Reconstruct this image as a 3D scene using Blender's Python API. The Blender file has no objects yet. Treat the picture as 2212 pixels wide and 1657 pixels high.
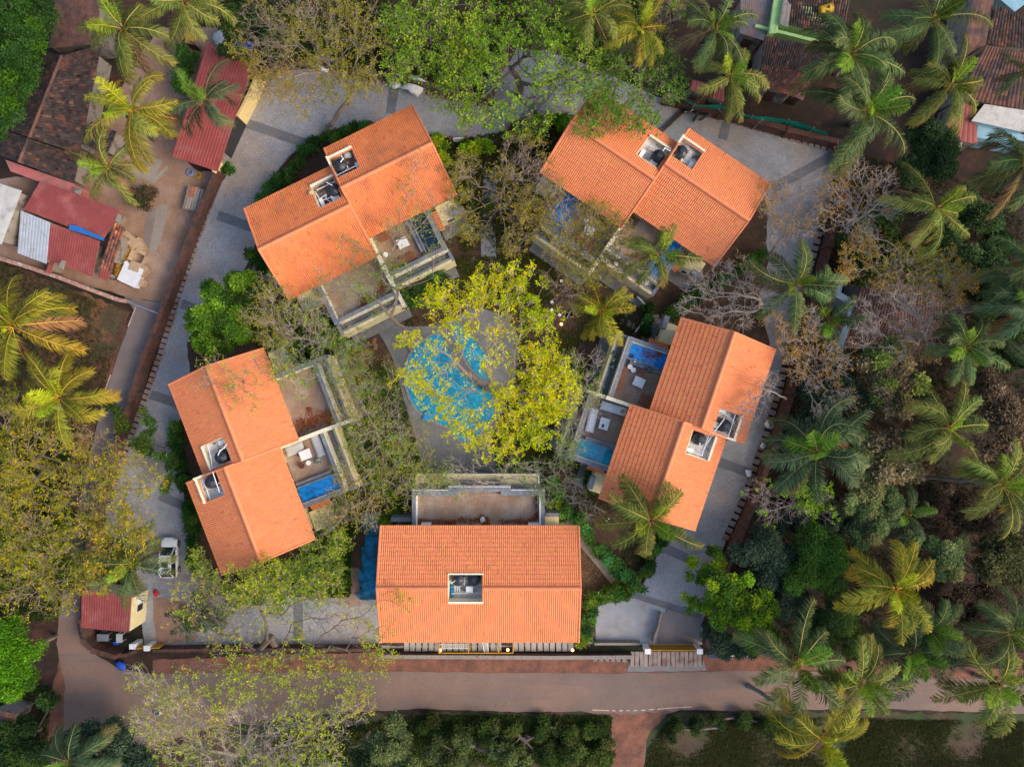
import bpy, math, random
import numpy as np
from mathutils import Vector, Matrix
from mathutils.geometry import tessellate_polygon

# ------------------------------------------------------------------ camera, sky, sun, exposure
sc = bpy.context.scene
COL = sc.collection
CAM_H = 72.0          # drone height, metres
FPX = 1548.0          # focal length in units of the 2212-wide picture
cam_data = bpy.data.cameras.new('camera')
cam_data.sensor_width = 36.0
cam_data.lens = 36.0 * FPX / 2212.0
cam_data.clip_start = 1.0
cam_data.clip_end = 1000.0
cam = bpy.data.objects.new('camera', cam_data)
cam.location = (0, 0, CAM_H)
COL.objects.link(cam)
sc.camera = cam

SUN_AZ = math.atan2(-0.34, 0.94)      # the sun stands low in the east-south-east
SUN_EL = math.radians(38)
world = bpy.data.worlds.new('World')
sc.world = world
world.use_nodes = True
wn = world.node_tree.nodes
sky = wn.new('ShaderNodeTexSky')
sky.sky_type = 'NISHITA'
sky.sun_disc = False
sky.sun_elevation = SUN_EL
sky.sun_rotation = math.pi / 2 - SUN_AZ
sky.air_density = 1.0
sky.dust_density = 2.5
world.node_tree.links.new(sky.outputs[0], wn['Background'].inputs[0])
wn['Background'].inputs[1].default_value = 0.15
sun_d = bpy.data.lights.new('sun', 'SUN')
sun_d.energy = 1.5
sun_d.angle = math.radians(30)
sun_d.color = (1.0, 0.80, 0.58)
sun = bpy.data.objects.new('sun', sun_d)
sdir = Vector((math.cos(SUN_AZ) * math.cos(SUN_EL), math.sin(SUN_AZ) * math.cos(SUN_EL), math.sin(SUN_EL)))
sun.rotation_euler = sdir.to_track_quat('Z', 'Y').to_euler()
COL.objects.link(sun)
sc.view_settings.view_transform = 'Standard'
sc.view_settings.look = 'None'
sc.view_settings.gamma = 1.0
sc.view_settings.use_curve_mapping = False
sc.view_settings.exposure = 0.9
sc.cycles.max_bounces = 6
sc.cycles.diffuse_bounces = 3
sc.cycles.transmission_bounces = 3
sc.cycles.transparent_max_bounces = 4

rnd = random.Random(7)
RNG = np.random.default_rng(11)

# ------------------------------------------------------------------ helpers
def P(px, py, z=0.0):
    """where a point seen at (px,py) of the 2212x1657 picture stands if its height is z"""
    s = (CAM_H - z) / FPX
    return ((px - 1106.0) * s, -(py - 828.5) * s, z)

def R(x0, y0, s=0.3259):
    return lambda a, b: ((x0 + a * s) * 0.768, (y0 + b * s) * 0.768)

def tag(o, label=None, cat=None, group=None, kind=None):
    if label: o['label'] = label
    if cat: o['category'] = cat
    if group: o['group'] = group
    if kind: o['kind'] = kind
    return o

def empty(name, loc=(0, 0, 0), rz=0.0, label=None, cat=None, group=None, kind=None, scale=None):
    o = bpy.data.objects.new(name, None)
    o.empty_display_size = 0.3
    COL.objects.link(o)
    o.location = loc
    o.rotation_euler = (0, 0, rz)
    if scale: o.scale = (scale, scale, scale)
    return tag(o, label, cat, group, kind)

def copy_tree(o, parent=None):
    c = o.copy(); COL.objects.link(c); c.parent = parent
    for ch in [x for x in KIDS.get(o.name, [])]:
        d = copy_tree(ch, c)
    KIDS.setdefault(c.name, [])
    return c
KIDS = {}

def link(name, me, parent=None, label=None, cat=None, group=None, kind=None, loc=None, rz=0.0):
    o = bpy.data.objects.new(name, me)
    COL.objects.link(o)
    if parent is not None:
        o.parent = parent
        KIDS.setdefault(parent.name, []).append(o)
    if loc: o.location = loc
    if rz: o.rotation_euler = (0, 0, rz)
    return tag(o, label, cat, group, kind)

class MB:
    """collects polygons of one mesh object"""
    def __init__(s):
        s.v = []; s.n = 0; s.loops = []; s.starts = []; s.tot = 0; s.cols = []
    def add(s, verts, faces, col=None):
        verts = np.asarray(verts, float).reshape(-1, 3)
        s.v.append(verts)
        if isinstance(faces, np.ndarray):
            k = faces.shape[1]
            s.loops.append((faces + s.n).ravel())
            s.starts.append(s.tot + np.arange(len(faces)) * k); s.tot += faces.size
        else:
            for f in faces:
                s.loops.append(np.asarray(f) + s.n); s.starts.append(np.array([s.tot])); s.tot += len(f)
        if col is None: col = (1, 1, 1)
        col = np.asarray(col, float)
        if col.ndim == 1: col = np.tile(col, (len(verts), 1))
        s.cols.append(col)
        s.n += len(verts)
        return s
    def box(s, x0, x1, y0, y1, z0, z1, col=None, bevel=0):
        v = [(x0,y0,z0),(x1,y0,z0),(x1,y1,z0),(x0,y1,z0),(x0,y0,z1),(x1,y0,z1),(x1,y1,z1),(x0,y1,z1)]
        return s.add(v, np.array([[3,2,1,0],[4,5,6,7],[0,1,5,4],[1,2,6,5],[2,3,7,6],[3,0,4,7]]), col)
    def obox(s, c, L, W, H, a=0.0, col=None, z0=None):
        """box centred at c=(x,y), length L along angle a"""
        ca, sa = math.cos(a), math.sin(a)
        b = c[2] if len(c) > 2 else 0.0
        pts = []
        for z in (b, b + H):
            for dx, dy in ((-L/2,-W/2),(L/2,-W/2),(L/2,W/2),(-L/2,W/2)):
                pts.append((c[0]+dx*ca-dy*sa, c[1]+dx*sa+dy*ca, z))
        return s.add(pts, np.array([[3,2,1,0],[4,5,6,7],[0,1,5,4],[1,2,6,5],[2,3,7,6],[3,0,4,7]]), col)
    def prism(s, poly, z0, z1, col=None, bottom=False):
        poly = [tuple(p[:2]) for p in poly]
        n = len(poly)
        tris = tessellate_polygon([[Vector((p[0], p[1], 0)) for p in poly]])
        v = [(p[0], p[1], z1) for p in poly] + [(p[0], p[1], z0) for p in poly]
        f = []
        for t in tris:
            a, b, c = t
            A, B, C_ = poly[a], poly[b], poly[c]
            cr = (B[0]-A[0])*(C_[1]-A[1]) - (B[1]-A[1])*(C_[0]-A[0])
            f.append([a, b, c] if cr > 0 else [c, b, a])
        area = sum(poly[i][0]*poly[(i+1)%n][1]-poly[(i+1)%n][0]*poly[i][1] for i in range(n))
        if z0 < z1:
            for i in range(n):
                j = (i+1) % n
                f.append([j, i, n+i, n+j] if area < 0 else [i, n+i, n+j, j])
        return s.add(v, f, col)
    def sheet(s, poly, z, col=None):
        return s.prism(poly, z, z, col)
    def tube(s, p, q, r, r2=None, n=6, col=None, caps=True):
        p = np.array(p, float); q = np.array(q, float); r2 = r if r2 is None else r2
        d = q - p; L = np.linalg.norm(d)
        if L < 1e-6: return s
        d /= L
        a = np.cross(d, (0, 0, 1) if abs(d[2]) < .9 else (1, 0, 0)); a /= np.linalg.norm(a); b = np.cross(d, a)
        t = np.arange(n) * 2 * math.pi / n
        ring = np.cos(t)[:, None]*a + np.sin(t)[:, None]*b
        v = np.vstack([p + ring*r, q + ring*r2])
        f = [[i, (i+1) % n, n+(i+1) % n, n+i] for i in range(n)]
        if caps: f += [list(range(n))[::-1], list(range(n, 2*n))]
        return s.add(v, f, col)
    def path(s, pts, r, n=6, col=None):
        for a, b in zip(pts[:-1], pts[1:]): s.tube(a, b, r, n=n, col=col)
        return s
    def lathe(s, c, prof, n=20, col=None):
        t = np.arange(n) * 2 * math.pi / n
        v = []; 
        for r, z in prof:
            v.append(np.stack([c[0]+r*np.cos(t), c[1]+r*np.sin(t), np.full(n, c[2]+z)], 1))
        v = np.vstack(v); f = []
        for k in range(len(prof)-1):
            for i in range(n):
                j = (i+1) % n
                f.append([k*n+i, k*n+j, (k+1)*n+j, (k+1)*n+i])
        if prof[-1][0] > 1e-4: f.append([ (len(prof)-1)*n+i for i in range(n)])
        return s.add(v, f, col)
    def build(s, name, mat, parent=None, smooth=False, **kw):
        me = s.mesh(name, mat, smooth)
        return link(name, me, parent, **kw)
    def mesh(s, name, mat, smooth=False):
        me = bpy.data.meshes.new(name)
        V = np.vstack(s.v); Lp = np.concatenate(s.loops).astype(np.int32); St = np.concatenate(s.starts).astype(np.int32)
        me.vertices.add(len(V)); me.vertices.foreach_set('co', V.ravel().astype(np.float32))
        me.loops.add(len(Lp)); me.loops.foreach_set('vertex_index', Lp)
        me.polygons.add(len(St)); me.polygons.foreach_set('loop_start', St)
        me.polygons.foreach_set('use_smooth', np.full(len(St), smooth))
        C = np.vstack(s.cols)
        at = me.attributes.new('tint', 'FLOAT_COLOR', 'POINT')
        at.data.foreach_set('color', np.hstack([C, np.ones((len(C), 1))]).ravel().astype(np.float32))
        me.materials.append(mat)
        me.update(calc_edges=True)
        return me

def smooth_poly(pts, k=4, closed=True):
    pts = [np.array(p[:2], float) for p in pts]; n = len(pts); out = []
    rng_ = range(n) if closed else range(n-1)
    for i in rng_:
        p0 = pts[(i-1) % n] if closed or i > 0 else pts[i]
        p1 = pts[i]; p2 = pts[(i+1) % n]
        p3 = pts[(i+2) % n] if closed or i+2 < n else p2
        for j in range(k):
            t = j / k
            out.append(tuple(0.5*((2*p1)+(-p0+p2)*t+(2*p0-5*p1+4*p2-p3)*t*t+(-p0+3*p1-3*p2+p3)*t**3)))
    if not closed: out.append(tuple(pts[-1]))
    return out

def rough_poly(pts, amp=0.15, step=0.5, seed=1):
    rr = random.Random(seed); out = []
    n = len(pts)
    for i in range(n):
        a = np.array(pts[i][:2]); b = np.array(pts[(i+1) % n][:2]); d = b-a; L = np.linalg.norm(d)
        if L < 1e-6: continue
        k = max(1, int(L/step)); nrm = np.array([-d[1], d[0]])/L
        for j in range(k):
            out.append(tuple(a + d*j/k + nrm*rr.uniform(-amp, amp)))
    return out

def PP(pts, z=0.0): return [P(x, y, z) for x, y in pts]

# ------------------------------------------------------------------ materials
MATS = {}
def mat(name, base, rough=0.8, var=0.15, scale=3.0, tint=False, col2=None, mix_scale=0.5, mix_lo=0.45, mix_hi=0.6,
        bump=0.0, bump_scale=20.0, metallic=0.0, trans=0.0, emit=None, spec=0.3, detail=6.0, col3=None, scale3=0.12, lo3=0.5, hi3=0.65,
        brick=None, fine=0.0, streak=None):
    if name in MATS: return MATS[name]
    m = bpy.data.materials.new(name); m.use_nodes = True
    nt = m.node_tree; N = nt.nodes; Lk = nt.links
    bs = N['Principled BSDF']
    bs.inputs['Roughness'].default_value = rough
    bs.inputs['Metallic'].default_value = metallic
    bs.inputs['Specular IOR Level'].default_value = spec
    geo = N.new('ShaderNodeNewGeometry')
    pos = geo.outputs['Position']
    def noise(sc_, det=detail, ro=0.6):
        t = N.new('ShaderNodeTexNoise'); t.inputs['Scale'].default_value = sc_; t.inputs['Detail'].default_value = det
        t.inputs['Roughness'].default_value = ro
        Lk.new(pos, t.inputs['Vector']); return t.outputs['Fac']
    def ramp(fac, lo, hi):
        r = N.new('ShaderNodeMapRange'); r.inputs['From Min'].default_value = lo; r.inputs['From Max'].default_value = hi
        Lk.new(fac, r.inputs['Value']); return r.outputs['Result']
    def mix(f, a, b, typ='MIX'):
        x = N.new('ShaderNodeMix'); x.data_type = 'RGBA'; x.blend_type = typ
        if isinstance(f, float): x.inputs['Factor'].default_value = f
        else: Lk.new(f, x.inputs['Factor'])
        for s_, val in ((6, a), (7, b)):
            if isinstance(val, tuple): x.inputs[s_].default_value = (*val, 1)
            else: Lk.new(val, x.inputs[s_])
        return x.outputs[2]
    c = None
    if tint:
        at = N.new('ShaderNodeAttribute'); at.attribute_name = 'tint'; c = at.outputs['Color']
        if base is not None: c = mix(1.0, c, base, 'MULTIPLY')
    else:
        c = base
    if col2: c = mix(ramp(noise(mix_scale), mix_lo, mix_hi), c, col2)
    if col3: c = mix(ramp(noise(scale3, 8.0, 0.65), lo3, hi3), c, col3)
    if streak:
        mp0 = N.new('ShaderNodeMapping'); mp0.inputs['Rotation'].default_value = (0, 0, streak.get('rot', 0)); mp0.inputs['Scale'].default_value = (streak['sx'], streak['sy'], 1)
        Lk.new(pos, mp0.inputs['Vector']); t0 = N.new('ShaderNodeTexNoise'); t0.inputs['Scale'].default_value = 1.0; t0.inputs['Detail'].default_value = 4.0
        Lk.new(mp0.outputs[0], t0.inputs['Vector']); c = mix(ramp(t0.outputs['Fac'], streak.get('lo', .5), streak.get('hi', .68)), c, streak['c'])
        vr_ = N.new('ShaderNodeTexVoronoi'); vr_.feature = 'DISTANCE_TO_EDGE'; vr_.inputs['Scale'].default_value = streak.get('crack', .35)
        nz_ = N.new('ShaderNodeTexNoise'); nz_.inputs['Scale'].default_value = 1.2; Lk.new(pos, nz_.inputs['Vector'])
        ad_ = N.new('ShaderNodeMix'); ad_.data_type = 'RGBA'; ad_.blend_type = 'ADD'; ad_.inputs['Factor'].default_value = 1.6; Lk.new(pos, ad_.inputs[6]); Lk.new(nz_.outputs['Color'], ad_.inputs[7])
        Lk.new(ad_.outputs[2], vr_.inputs['Vector'])
        
        if streak.get('crack'):
            rp_ = ramp(vr_.outputs['Distance'], 0.008, 0.0); mm_ = N.new('ShaderNodeMath'); mm_.operation = 'MULTIPLY'; Lk.new(rp_, mm_.inputs[0]); Lk.new(ramp(noise(.25), .48, .62), mm_.inputs[1])
            m2_ = N.new('ShaderNodeMath'); m2_.operation = 'MULTIPLY'; m2_.inputs[1].default_value = .45; Lk.new(mm_.outputs[0], m2_.inputs[0]); c = mix(m2_.outputs[0], c, streak.get('cc', (.05, .035, .03)))
    if brick:
        bt = N.new('ShaderNodeTexBrick'); mp = N.new('ShaderNodeMapping')
        mp.inputs['Rotation'].default_value = (0, 0, brick.get('rot', 0))
        Lk.new(pos, mp.inputs['Vector']); Lk.new(mp.outputs[0], bt.inputs['Vector'])
        bt.inputs['Scale'].default_value = 1.0
        bt.inputs['Brick Width'].default_value = brick['w']; bt.inputs['Row Height'].default_value = brick['h']
        bt.inputs['Mortar Size'].default_value = brick.get('m', 0.01)
        bt.inputs['Color1'].default_value = (*brick['c1'], 1); bt.inputs['Color2'].default_value = (*brick['c2'], 1)
        bt.inputs['Mortar'].default_value = (*brick['mc'], 1)
        c = mix(1.0, c, bt.outputs['Color'], 'MULTIPLY')
    if var > 0:
        v = N.new('ShaderNodeMapRange'); v.inputs['From Min'].default_value = 0.25; v.inputs['From Max'].default_value = 0.75
        v.inputs['To Min'].default_value = 1 - var; v.inputs['To Max'].default_value = 1 + var
        Lk.new(noise(scale), v.inputs['Value'])
        cb = N.new('ShaderNodeCombineColor')
        for i in range(3): Lk.new(v.outputs[0], cb.inputs[i])
        c = mix(1.0, c, cb.outputs[0], 'MULTIPLY')
    if fine > 0:
        v = N.new('ShaderNodeMapRange'); v.inputs['From Min'].default_value = 0.3; v.inputs['From Max'].default_value = 0.7
        v.inputs['To Min'].default_value = 1 - fine; v.inputs['To Max'].default_value = 1 + fine
        Lk.new(noise(9.0, 3.0, 0.8), v.inputs['Value'])
        cb = N.new('ShaderNodeCombineColor')
        for i in range(3): Lk.new(v.outputs[0], cb.inputs[i])
        c = mix(1.0, c, cb.outputs[0], 'MULTIPLY')
    if isinstance(c, tuple): bs.inputs['Base Color'].default_value = (*c, 1)
    else: Lk.new(c, bs.inputs['Base Color'])
    if bump > 0:
        b = N.new('ShaderNodeBump'); b.inputs['Strength'].default_value = bump; b.inputs['Distance'].default_value = 0.05
        Lk.new(noise(bump_scale, 4.0), b.inputs['Height']); Lk.new(b.outputs[0], bs.inputs['Normal'])
    if emit:
        bs.inputs['Emission Color'].default_value = (*emit[0], 1); bs.inputs['Emission Strength'].default_value = emit[1]
    if trans > 0:
        tr = N.new('ShaderNodeBsdfTranslucent'); ms = N.new('ShaderNodeMixShader'); ms.inputs[0].default_value = trans
        if isinstance(c, tuple): tr.inputs[0].default_value = (*c, 1)
        else: Lk.new(c, tr.inputs[0])
        Lk.new(bs.outputs[0], ms.inputs[1]); Lk.new(tr.outputs[0], ms.inputs[2])
        Lk.new(ms.outputs[0], N['Material Output'].inputs[0])
    MATS[name] = m
    return m

M_TILE = mat('clay_tile', (0.69, 0.235, 0.10), 0.62, 0.05, 0.6, tint=True, col2=(0.64, 0.205, 0.085), mix_scale=0.5, mix_lo=0.55, mix_hi=0.8, spec=0.12)
M_TILE_OLD = mat('mossy_tile', (0.70, 0.215, 0.08), 0.7, 0.12, 0.6, tint=True, col2=(0.48, 0.17, 0.075), mix_scale=0.55, mix_lo=0.5, mix_hi=0.72, spec=0.1, col3=(0.30, 0.15, 0.07), scale3=0.9, lo3=0.60, hi3=0.74)
M_RIDGE = mat('ridge_tile', (0.72, 0.235, 0.105), 0.6, 0.12, 2.0)
M_OLDTILE = mat('old_tile', (0.050, 0.036, 0.032), 0.9, 0.5, 1.2, tint=True, col2=(0.16, 0.060, 0.034), mix_scale=1.1, mix_lo=0.55, mix_hi=0.68)
M_CREAM = mat('cream_paint', (0.74, 0.64, 0.36), 0.75, 0.12, 1.5, col2=(0.55, 0.48, 0.30), mix_scale=1.5, mix_lo=0.6, mix_hi=0.75)
M_PALECREAM = mat('pale_cream', (0.80, 0.74, 0.56), 0.75, 0.12, 2.0, col2=(0.45, 0.42, 0.33), mix_scale=3, mix_lo=0.6, mix_hi=0.7)
M_GRANITE = mat('grey_granite', (0.18, 0.20, 0.235), 0.6, 0.18, 4.0, col2=(0.25, 0.265, 0.29), mix_scale=1.0, fine=0.15)
M_WHITE = mat('white_paint', (0.80, 0.80, 0.80), 0.5, 0.08, 3.0)
M_GREYWELL = mat('well_concrete', (0.66, 0.64, 0.61), 0.9, 0.25, 1.5, col2=(0.20, 0.17, 0.15), mix_scale=1.2, mix_lo=0.5, mix_hi=0.62, fine=0.2)
M_BROWNWELL = mat('well_leafy', (0.17, 0.09, 0.055), 0.9, 0.3, 1.5, col2=(0.30, 0.26, 0.22), mix_scale=1.5, mix_lo=0.5, mix_hi=0.62, fine=0.3)
M_TERR = mat('terrace_tiles', (0.36, 0.24, 0.165), 0.6, 0.14, 0.8, col2=(0.42, 0.33, 0.26), mix_scale=0.5, fine=0.14,
             brick=dict(w=0.6, h=1.2, m=0.012, c1=(1, 1, 1), c2=(0.86, 0.86, 0.86), mc=(0.6, 0.6, 0.6)))
M_LITTER = mat('dry_leaves', (0.30, 0.085, 0.03), 0.9, 0.4, 2.0, tint=True, trans=0.1)
M_POOLTILE = mat('pool_tile', (0.02, 0.22, 0.50), 0.4, 0.15, 4.0, fine=0.15)
M_BLACK = mat('black_plastic', (0.022, 0.026, 0.035), 0.42, 0.2, 3.0, spec=0.5)
M_BLUEPL = mat('blue_plastic', (0.02, 0.22, 0.42), 0.4, 0.1, 3.0)
M_PVC = mat('white_pipe', (0.75, 0.76, 0.78), 0.45, 0.05, 3.0)
M_WOOD = mat('slatted_wood', (0.30, 0.11, 0.055), 0.6, 0.2, 4.0)
M_DARKWOOD = mat('dark_wood', (0.10, 0.045, 0.03), 0.6, 0.2, 4.0)
M_CUSH = mat('grey_cushion', (0.42, 0.43, 0.45), 0.9, 0.10, 2.0)
M_WHITECUSH = mat('white_cover', (0.66, 0.69, 0.74), 0.9, 0.10, 2.0)
M_GRAVEL = mat('grey_gravel', (0.15, 0.15, 0.16), 0.95, 0.3, 6.0, fine=0.5)
M_LEAF = mat('leaf', None, 0.7, 0.0, tint=True, trans=0.30, spec=0.04)
M_FROND = mat('frond', None, 0.6, 0.0, tint=True, trans=0.25, spec=0.08)
M_BARK = mat('bark', None, 0.9, 0.25, 3.0, tint=True, spec=0.05)
M_PALMBARK = mat('palm_bark', (0.20, 0.17, 0.15), 0.9, 0.35, 3.0)
M_GLASS = mat('dark_glass', (0.012, 0.018, 0.022), 0.08, 0.0, spec=0.6)
M_RUBBER = mat('rubber', (0.015, 0.015, 0.016), 0.8, 0.0)
M_METAL = mat('grey_metal', (0.35, 0.36, 0.38), 0.4, 0.1, 3.0, metallic=0.6)
M_LAMPGLOW = mat('lamp_glow', (1, 0.7, 0.35), 0.5, 0.0, emit=((1.0, 0.55, 0.18), 2.2))

def water_mat(name, deep, caust=0.0):
    m = bpy.data.materials.new(name); m.use_nodes = True
    nt = m.node_tree; N = nt.nodes; Lk = nt.links; bs = N['Principled BSDF']
    bs.inputs['Roughness'].default_value = 0.08; bs.inputs['Specular IOR Level'].default_value = 0.5
    geo = N.new('ShaderNodeNewGeometry')
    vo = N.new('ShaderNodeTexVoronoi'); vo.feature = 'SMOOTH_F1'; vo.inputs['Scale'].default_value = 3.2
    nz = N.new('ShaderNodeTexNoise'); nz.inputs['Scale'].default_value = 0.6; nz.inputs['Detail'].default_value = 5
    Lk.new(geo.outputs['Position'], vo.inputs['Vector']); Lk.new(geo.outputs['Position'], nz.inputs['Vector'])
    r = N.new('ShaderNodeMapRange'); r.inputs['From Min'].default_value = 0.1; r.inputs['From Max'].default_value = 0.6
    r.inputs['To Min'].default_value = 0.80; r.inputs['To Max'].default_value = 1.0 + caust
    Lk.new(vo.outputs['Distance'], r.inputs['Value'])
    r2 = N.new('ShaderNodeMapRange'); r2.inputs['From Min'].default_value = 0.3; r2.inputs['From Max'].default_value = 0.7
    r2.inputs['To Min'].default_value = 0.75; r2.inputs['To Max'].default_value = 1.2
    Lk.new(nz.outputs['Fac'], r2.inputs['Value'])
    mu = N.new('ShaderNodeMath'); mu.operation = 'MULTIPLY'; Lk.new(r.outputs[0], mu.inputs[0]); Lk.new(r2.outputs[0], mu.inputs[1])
    x = N.new('ShaderNodeMix'); x.data_type = 'RGBA'; x.blend_type = 'MULTIPLY'; x.inputs['Factor'].default_value = 1
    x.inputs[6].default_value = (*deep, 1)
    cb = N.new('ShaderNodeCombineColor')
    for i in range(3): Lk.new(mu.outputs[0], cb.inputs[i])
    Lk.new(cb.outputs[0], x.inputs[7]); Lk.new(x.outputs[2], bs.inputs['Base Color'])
    b = N.new('ShaderNodeBump'); b.inputs['Strength'].default_value = 0.25; b.inputs['Distance'].default_value = 0.03
    n2 = N.new('ShaderNodeTexNoise'); n2.inputs['Scale'].default_value = 4.0; Lk.new(geo.outputs['Position'], n2.inputs['Vector'])
    Lk.new(n2.outputs['Fac'], b.inputs['Height']); Lk.new(b.outputs[0], bs.inputs['Normal'])
    return m
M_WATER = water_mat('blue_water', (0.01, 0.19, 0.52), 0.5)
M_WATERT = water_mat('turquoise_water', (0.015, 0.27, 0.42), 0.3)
M_WATERD = water_mat('dark_water', (0.012, 0.035, 0.05), 0.2)
# ================================================================== SETTING: ground, roads, paving
M_SOIL = mat('dark_soil', (0.034, 0.021, 0.016), 0.95, 0.35, 1.5, col2=(0.085, 0.036, 0.022), mix_scale=0.35, mix_lo=0.5, mix_hi=0.7,
             col3=(0.020, 0.026, 0.012), scale3=0.10, lo3=0.5, hi3=0.62, fine=0.45)
M_GARDEN = mat('garden_soil', (0.068, 0.042, 0.028), 0.95, 0.3, 1.2, col2=(0.115, 0.060, 0.036), mix_scale=0.7, mix_lo=0.5, mix_hi=0.72, fine=0.5)
M_PAVE = mat('paving', (0.35, 0.355, 0.375), 0.85, 0.16, 0.5, col2=(0.40, 0.325, 0.28), mix_scale=0.16, mix_lo=0.46, mix_hi=0.66,
             col3=(0.26, 0.26, 0.27), scale3=0.35, lo3=0.52, hi3=0.7, fine=0.30,
             brick=dict(rot=0.38, w=0.24, h=0.13, m=0.014, c1=(1, 1, 1), c2=(0.88, 0.89, 0.90), mc=(0.74, 0.74, 0.74)))
M_BAND = mat('dark_paving', (0.15, 0.16, 0.18), 0.85, 0.15, 1.0, fine=0.25, col2=(0.19, 0.18, 0.18), mix_scale=0.6)
M_ROAD = mat('asphalt', (0.175, 0.125, 0.105), 0.85, 0.12, 0.35, col2=(0.235, 0.148, 0.112), mix_scale=0.12, mix_lo=0.42, mix_hi=0.7, fine=0.14, streak=dict(sx=.06, sy=1.1, c=(.165, .125, .112), lo=.5, hi=.7, crack=.22, cc=(.09, .065, .06)))
M_LANE = mat('lane_concrete', (0.20, 0.16, 0.148), 0.9, 0.12, 0.6, col2=(0.24, 0.20, 0.185), mix_scale=0.25, mix_lo=0.45, mix_hi=0.7, fine=0.15)
M_RED = mat('red_earth', (0.21, 0.092, 0.060), 0.95, 0.25, 1.0, col2=(0.14, 0.070, 0.050), mix_scale=0.6, fine=0.35)
M_YARD = mat('packed_earth', (0.27, 0.165, 0.112), 0.95, 0.2, 0.7, col2=(0.36, 0.25, 0.19), mix_scale=0.3, mix_lo=0.45, mix_hi=0.65, fine=0.25)
M_SCRUB = mat('scrub_ground', (0.10, 0.052, 0.032), 0.95, 0.35, 1.2, col2=(0.055, 0.062, 0.028), mix_scale=0.3, mix_lo=0.45, mix_hi=0.6,
              col3=(0.20, 0.085, 0.045), scale3=0.2, lo3=0.52, hi3=0.64, fine=0.5)
M_FIELD = mat('field_ground', (0.075, 0.050, 0.034), 0.95, 0.3, 1.0, col2=(0.042, 0.058, 0.022), mix_scale=0.25, mix_lo=0.42, mix_hi=0.6, fine=0.45)
M_DECK = mat('pool_deck', (0.165, 0.17, 0.18), 0.75, 0.12, 0.8, col2=(0.22, 0.215, 0.21), mix_scale=0.5, fine=0.12,
             brick=dict(rot=0.0, w=0.9, h=0.9, m=0.015, c1=(1, 1, 1), c2=(0.9, 0.9, 0.9), mc=(0.7, 0.7, 0.7)))
M_PATH = mat('path_stone', (0.27, 0.235, 0.20), 0.9, 0.12, 0.8, fine=0.15)
M_LATER = mat('laterite', (0.115, 0.054, 0.042), 0.95, 0.35, 2.5, col2=(0.06, 0.042, 0.038), mix_scale=1.2, mix_lo=0.46, mix_hi=0.65, bump=0.5, fine=0.4)
M_CONC = mat('old_concrete', (0.26, 0.225, 0.20), 0.9, 0.25, 1.5, col2=(0.13, 0.095, 0.08), mix_scale=1.5, mix_lo=0.55, mix_hi=0.7, fine=0.25)
M_SLAB = mat('drain_cover', (0.30, 0.255, 0.23), 0.9, 0.25, 1.0, col2=(0.25, 0.15, 0.11), mix_scale=0.4, fine=0.2)
M_PAINTLINE = mat('road_paint', (0.50, 0.36, 0.29), 0.8, 0.3, 4.0)
M_GATEYEL = mat('yellow_metal', (0.50, 0.26, 0.02), 0.5, 0.15, 2.0)
M_WALLYEL = mat('yellow_wall', (0.70, 0.55, 0.25), 0.8, 0.12, 1.5)
M_WALLBLK = mat('black_wall', (0.03, 0.03, 0.034), 0.8, 0.3, 1.5)

def sheet(name, pts, z, m, kind='structure', rough=0.0, smooth=0, step=0.6, seed=1, px=True, **kw):
    if smooth: pts = smooth_poly(pts, smooth)
    w = [P(x, y, z) for x, y in pts] if px else pts
    if rough: w = rough_poly(w, rough, step, seed)
    mb = MB(); mb.sheet(w, z)
    return mb.build(name, m, kind=kind, **kw)

g = MB(); g.sheet([(-400, -400), (400, -400), (400, 400), (-400, 400)], 0.0); g.build('ground', M_SOIL, kind='structure')
# field south of the road, scrub plot west
sheet('field', [(560, 1545), (900, 1540), (1340, 1540), (1345, 1760), (300, 1760), (420, 1600)], 0.02, M_FIELD, rough=0.25, seed=3)
sheet('field', [(1390, 1560), (1430, 1545), (1560, 1535), (2260, 1540), (2260, 1760), (1385, 1760), (1375, 1640)], 0.02, M_FIELD, rough=0.25, seed=4)
sheet('scrub_ground', [(-60, 545), (120, 610), (280, 672), (265, 760), (225, 870), (180, 1000), (130, 1200), (115, 1330), (-60, 1340)], 0.02, M_SCRUB, rough=0.2, seed=5)
sheet('yard', [(-60, 395), (60, 380), (200, 300), (300, 120), (350, 60), (470, 60), (480, 150), (380, 330), (430, 372), (470, 372), (425, 466), (355, 655), (268, 640), (120, 600), (-60, 545)], 0.02, M_YARD, rough=0.1)
sheet('verge', [(128, 1330), (150, 1330), (150, 1700), (60, 1700), (95, 1560), (125, 1450)], 0.025, M_RED, rough=0.2)
# red earth strip between wall and road
sheet('verge', [(330, 1425), (560, 1415), (820, 1408), (1110, 1412), (1366, 1415), (1520, 1415), (1640, 1412), (2260, 1450), (2260, 1480), (820, 1470), (330, 1480)], 0.03, M_RED, rough=0.1)
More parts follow.
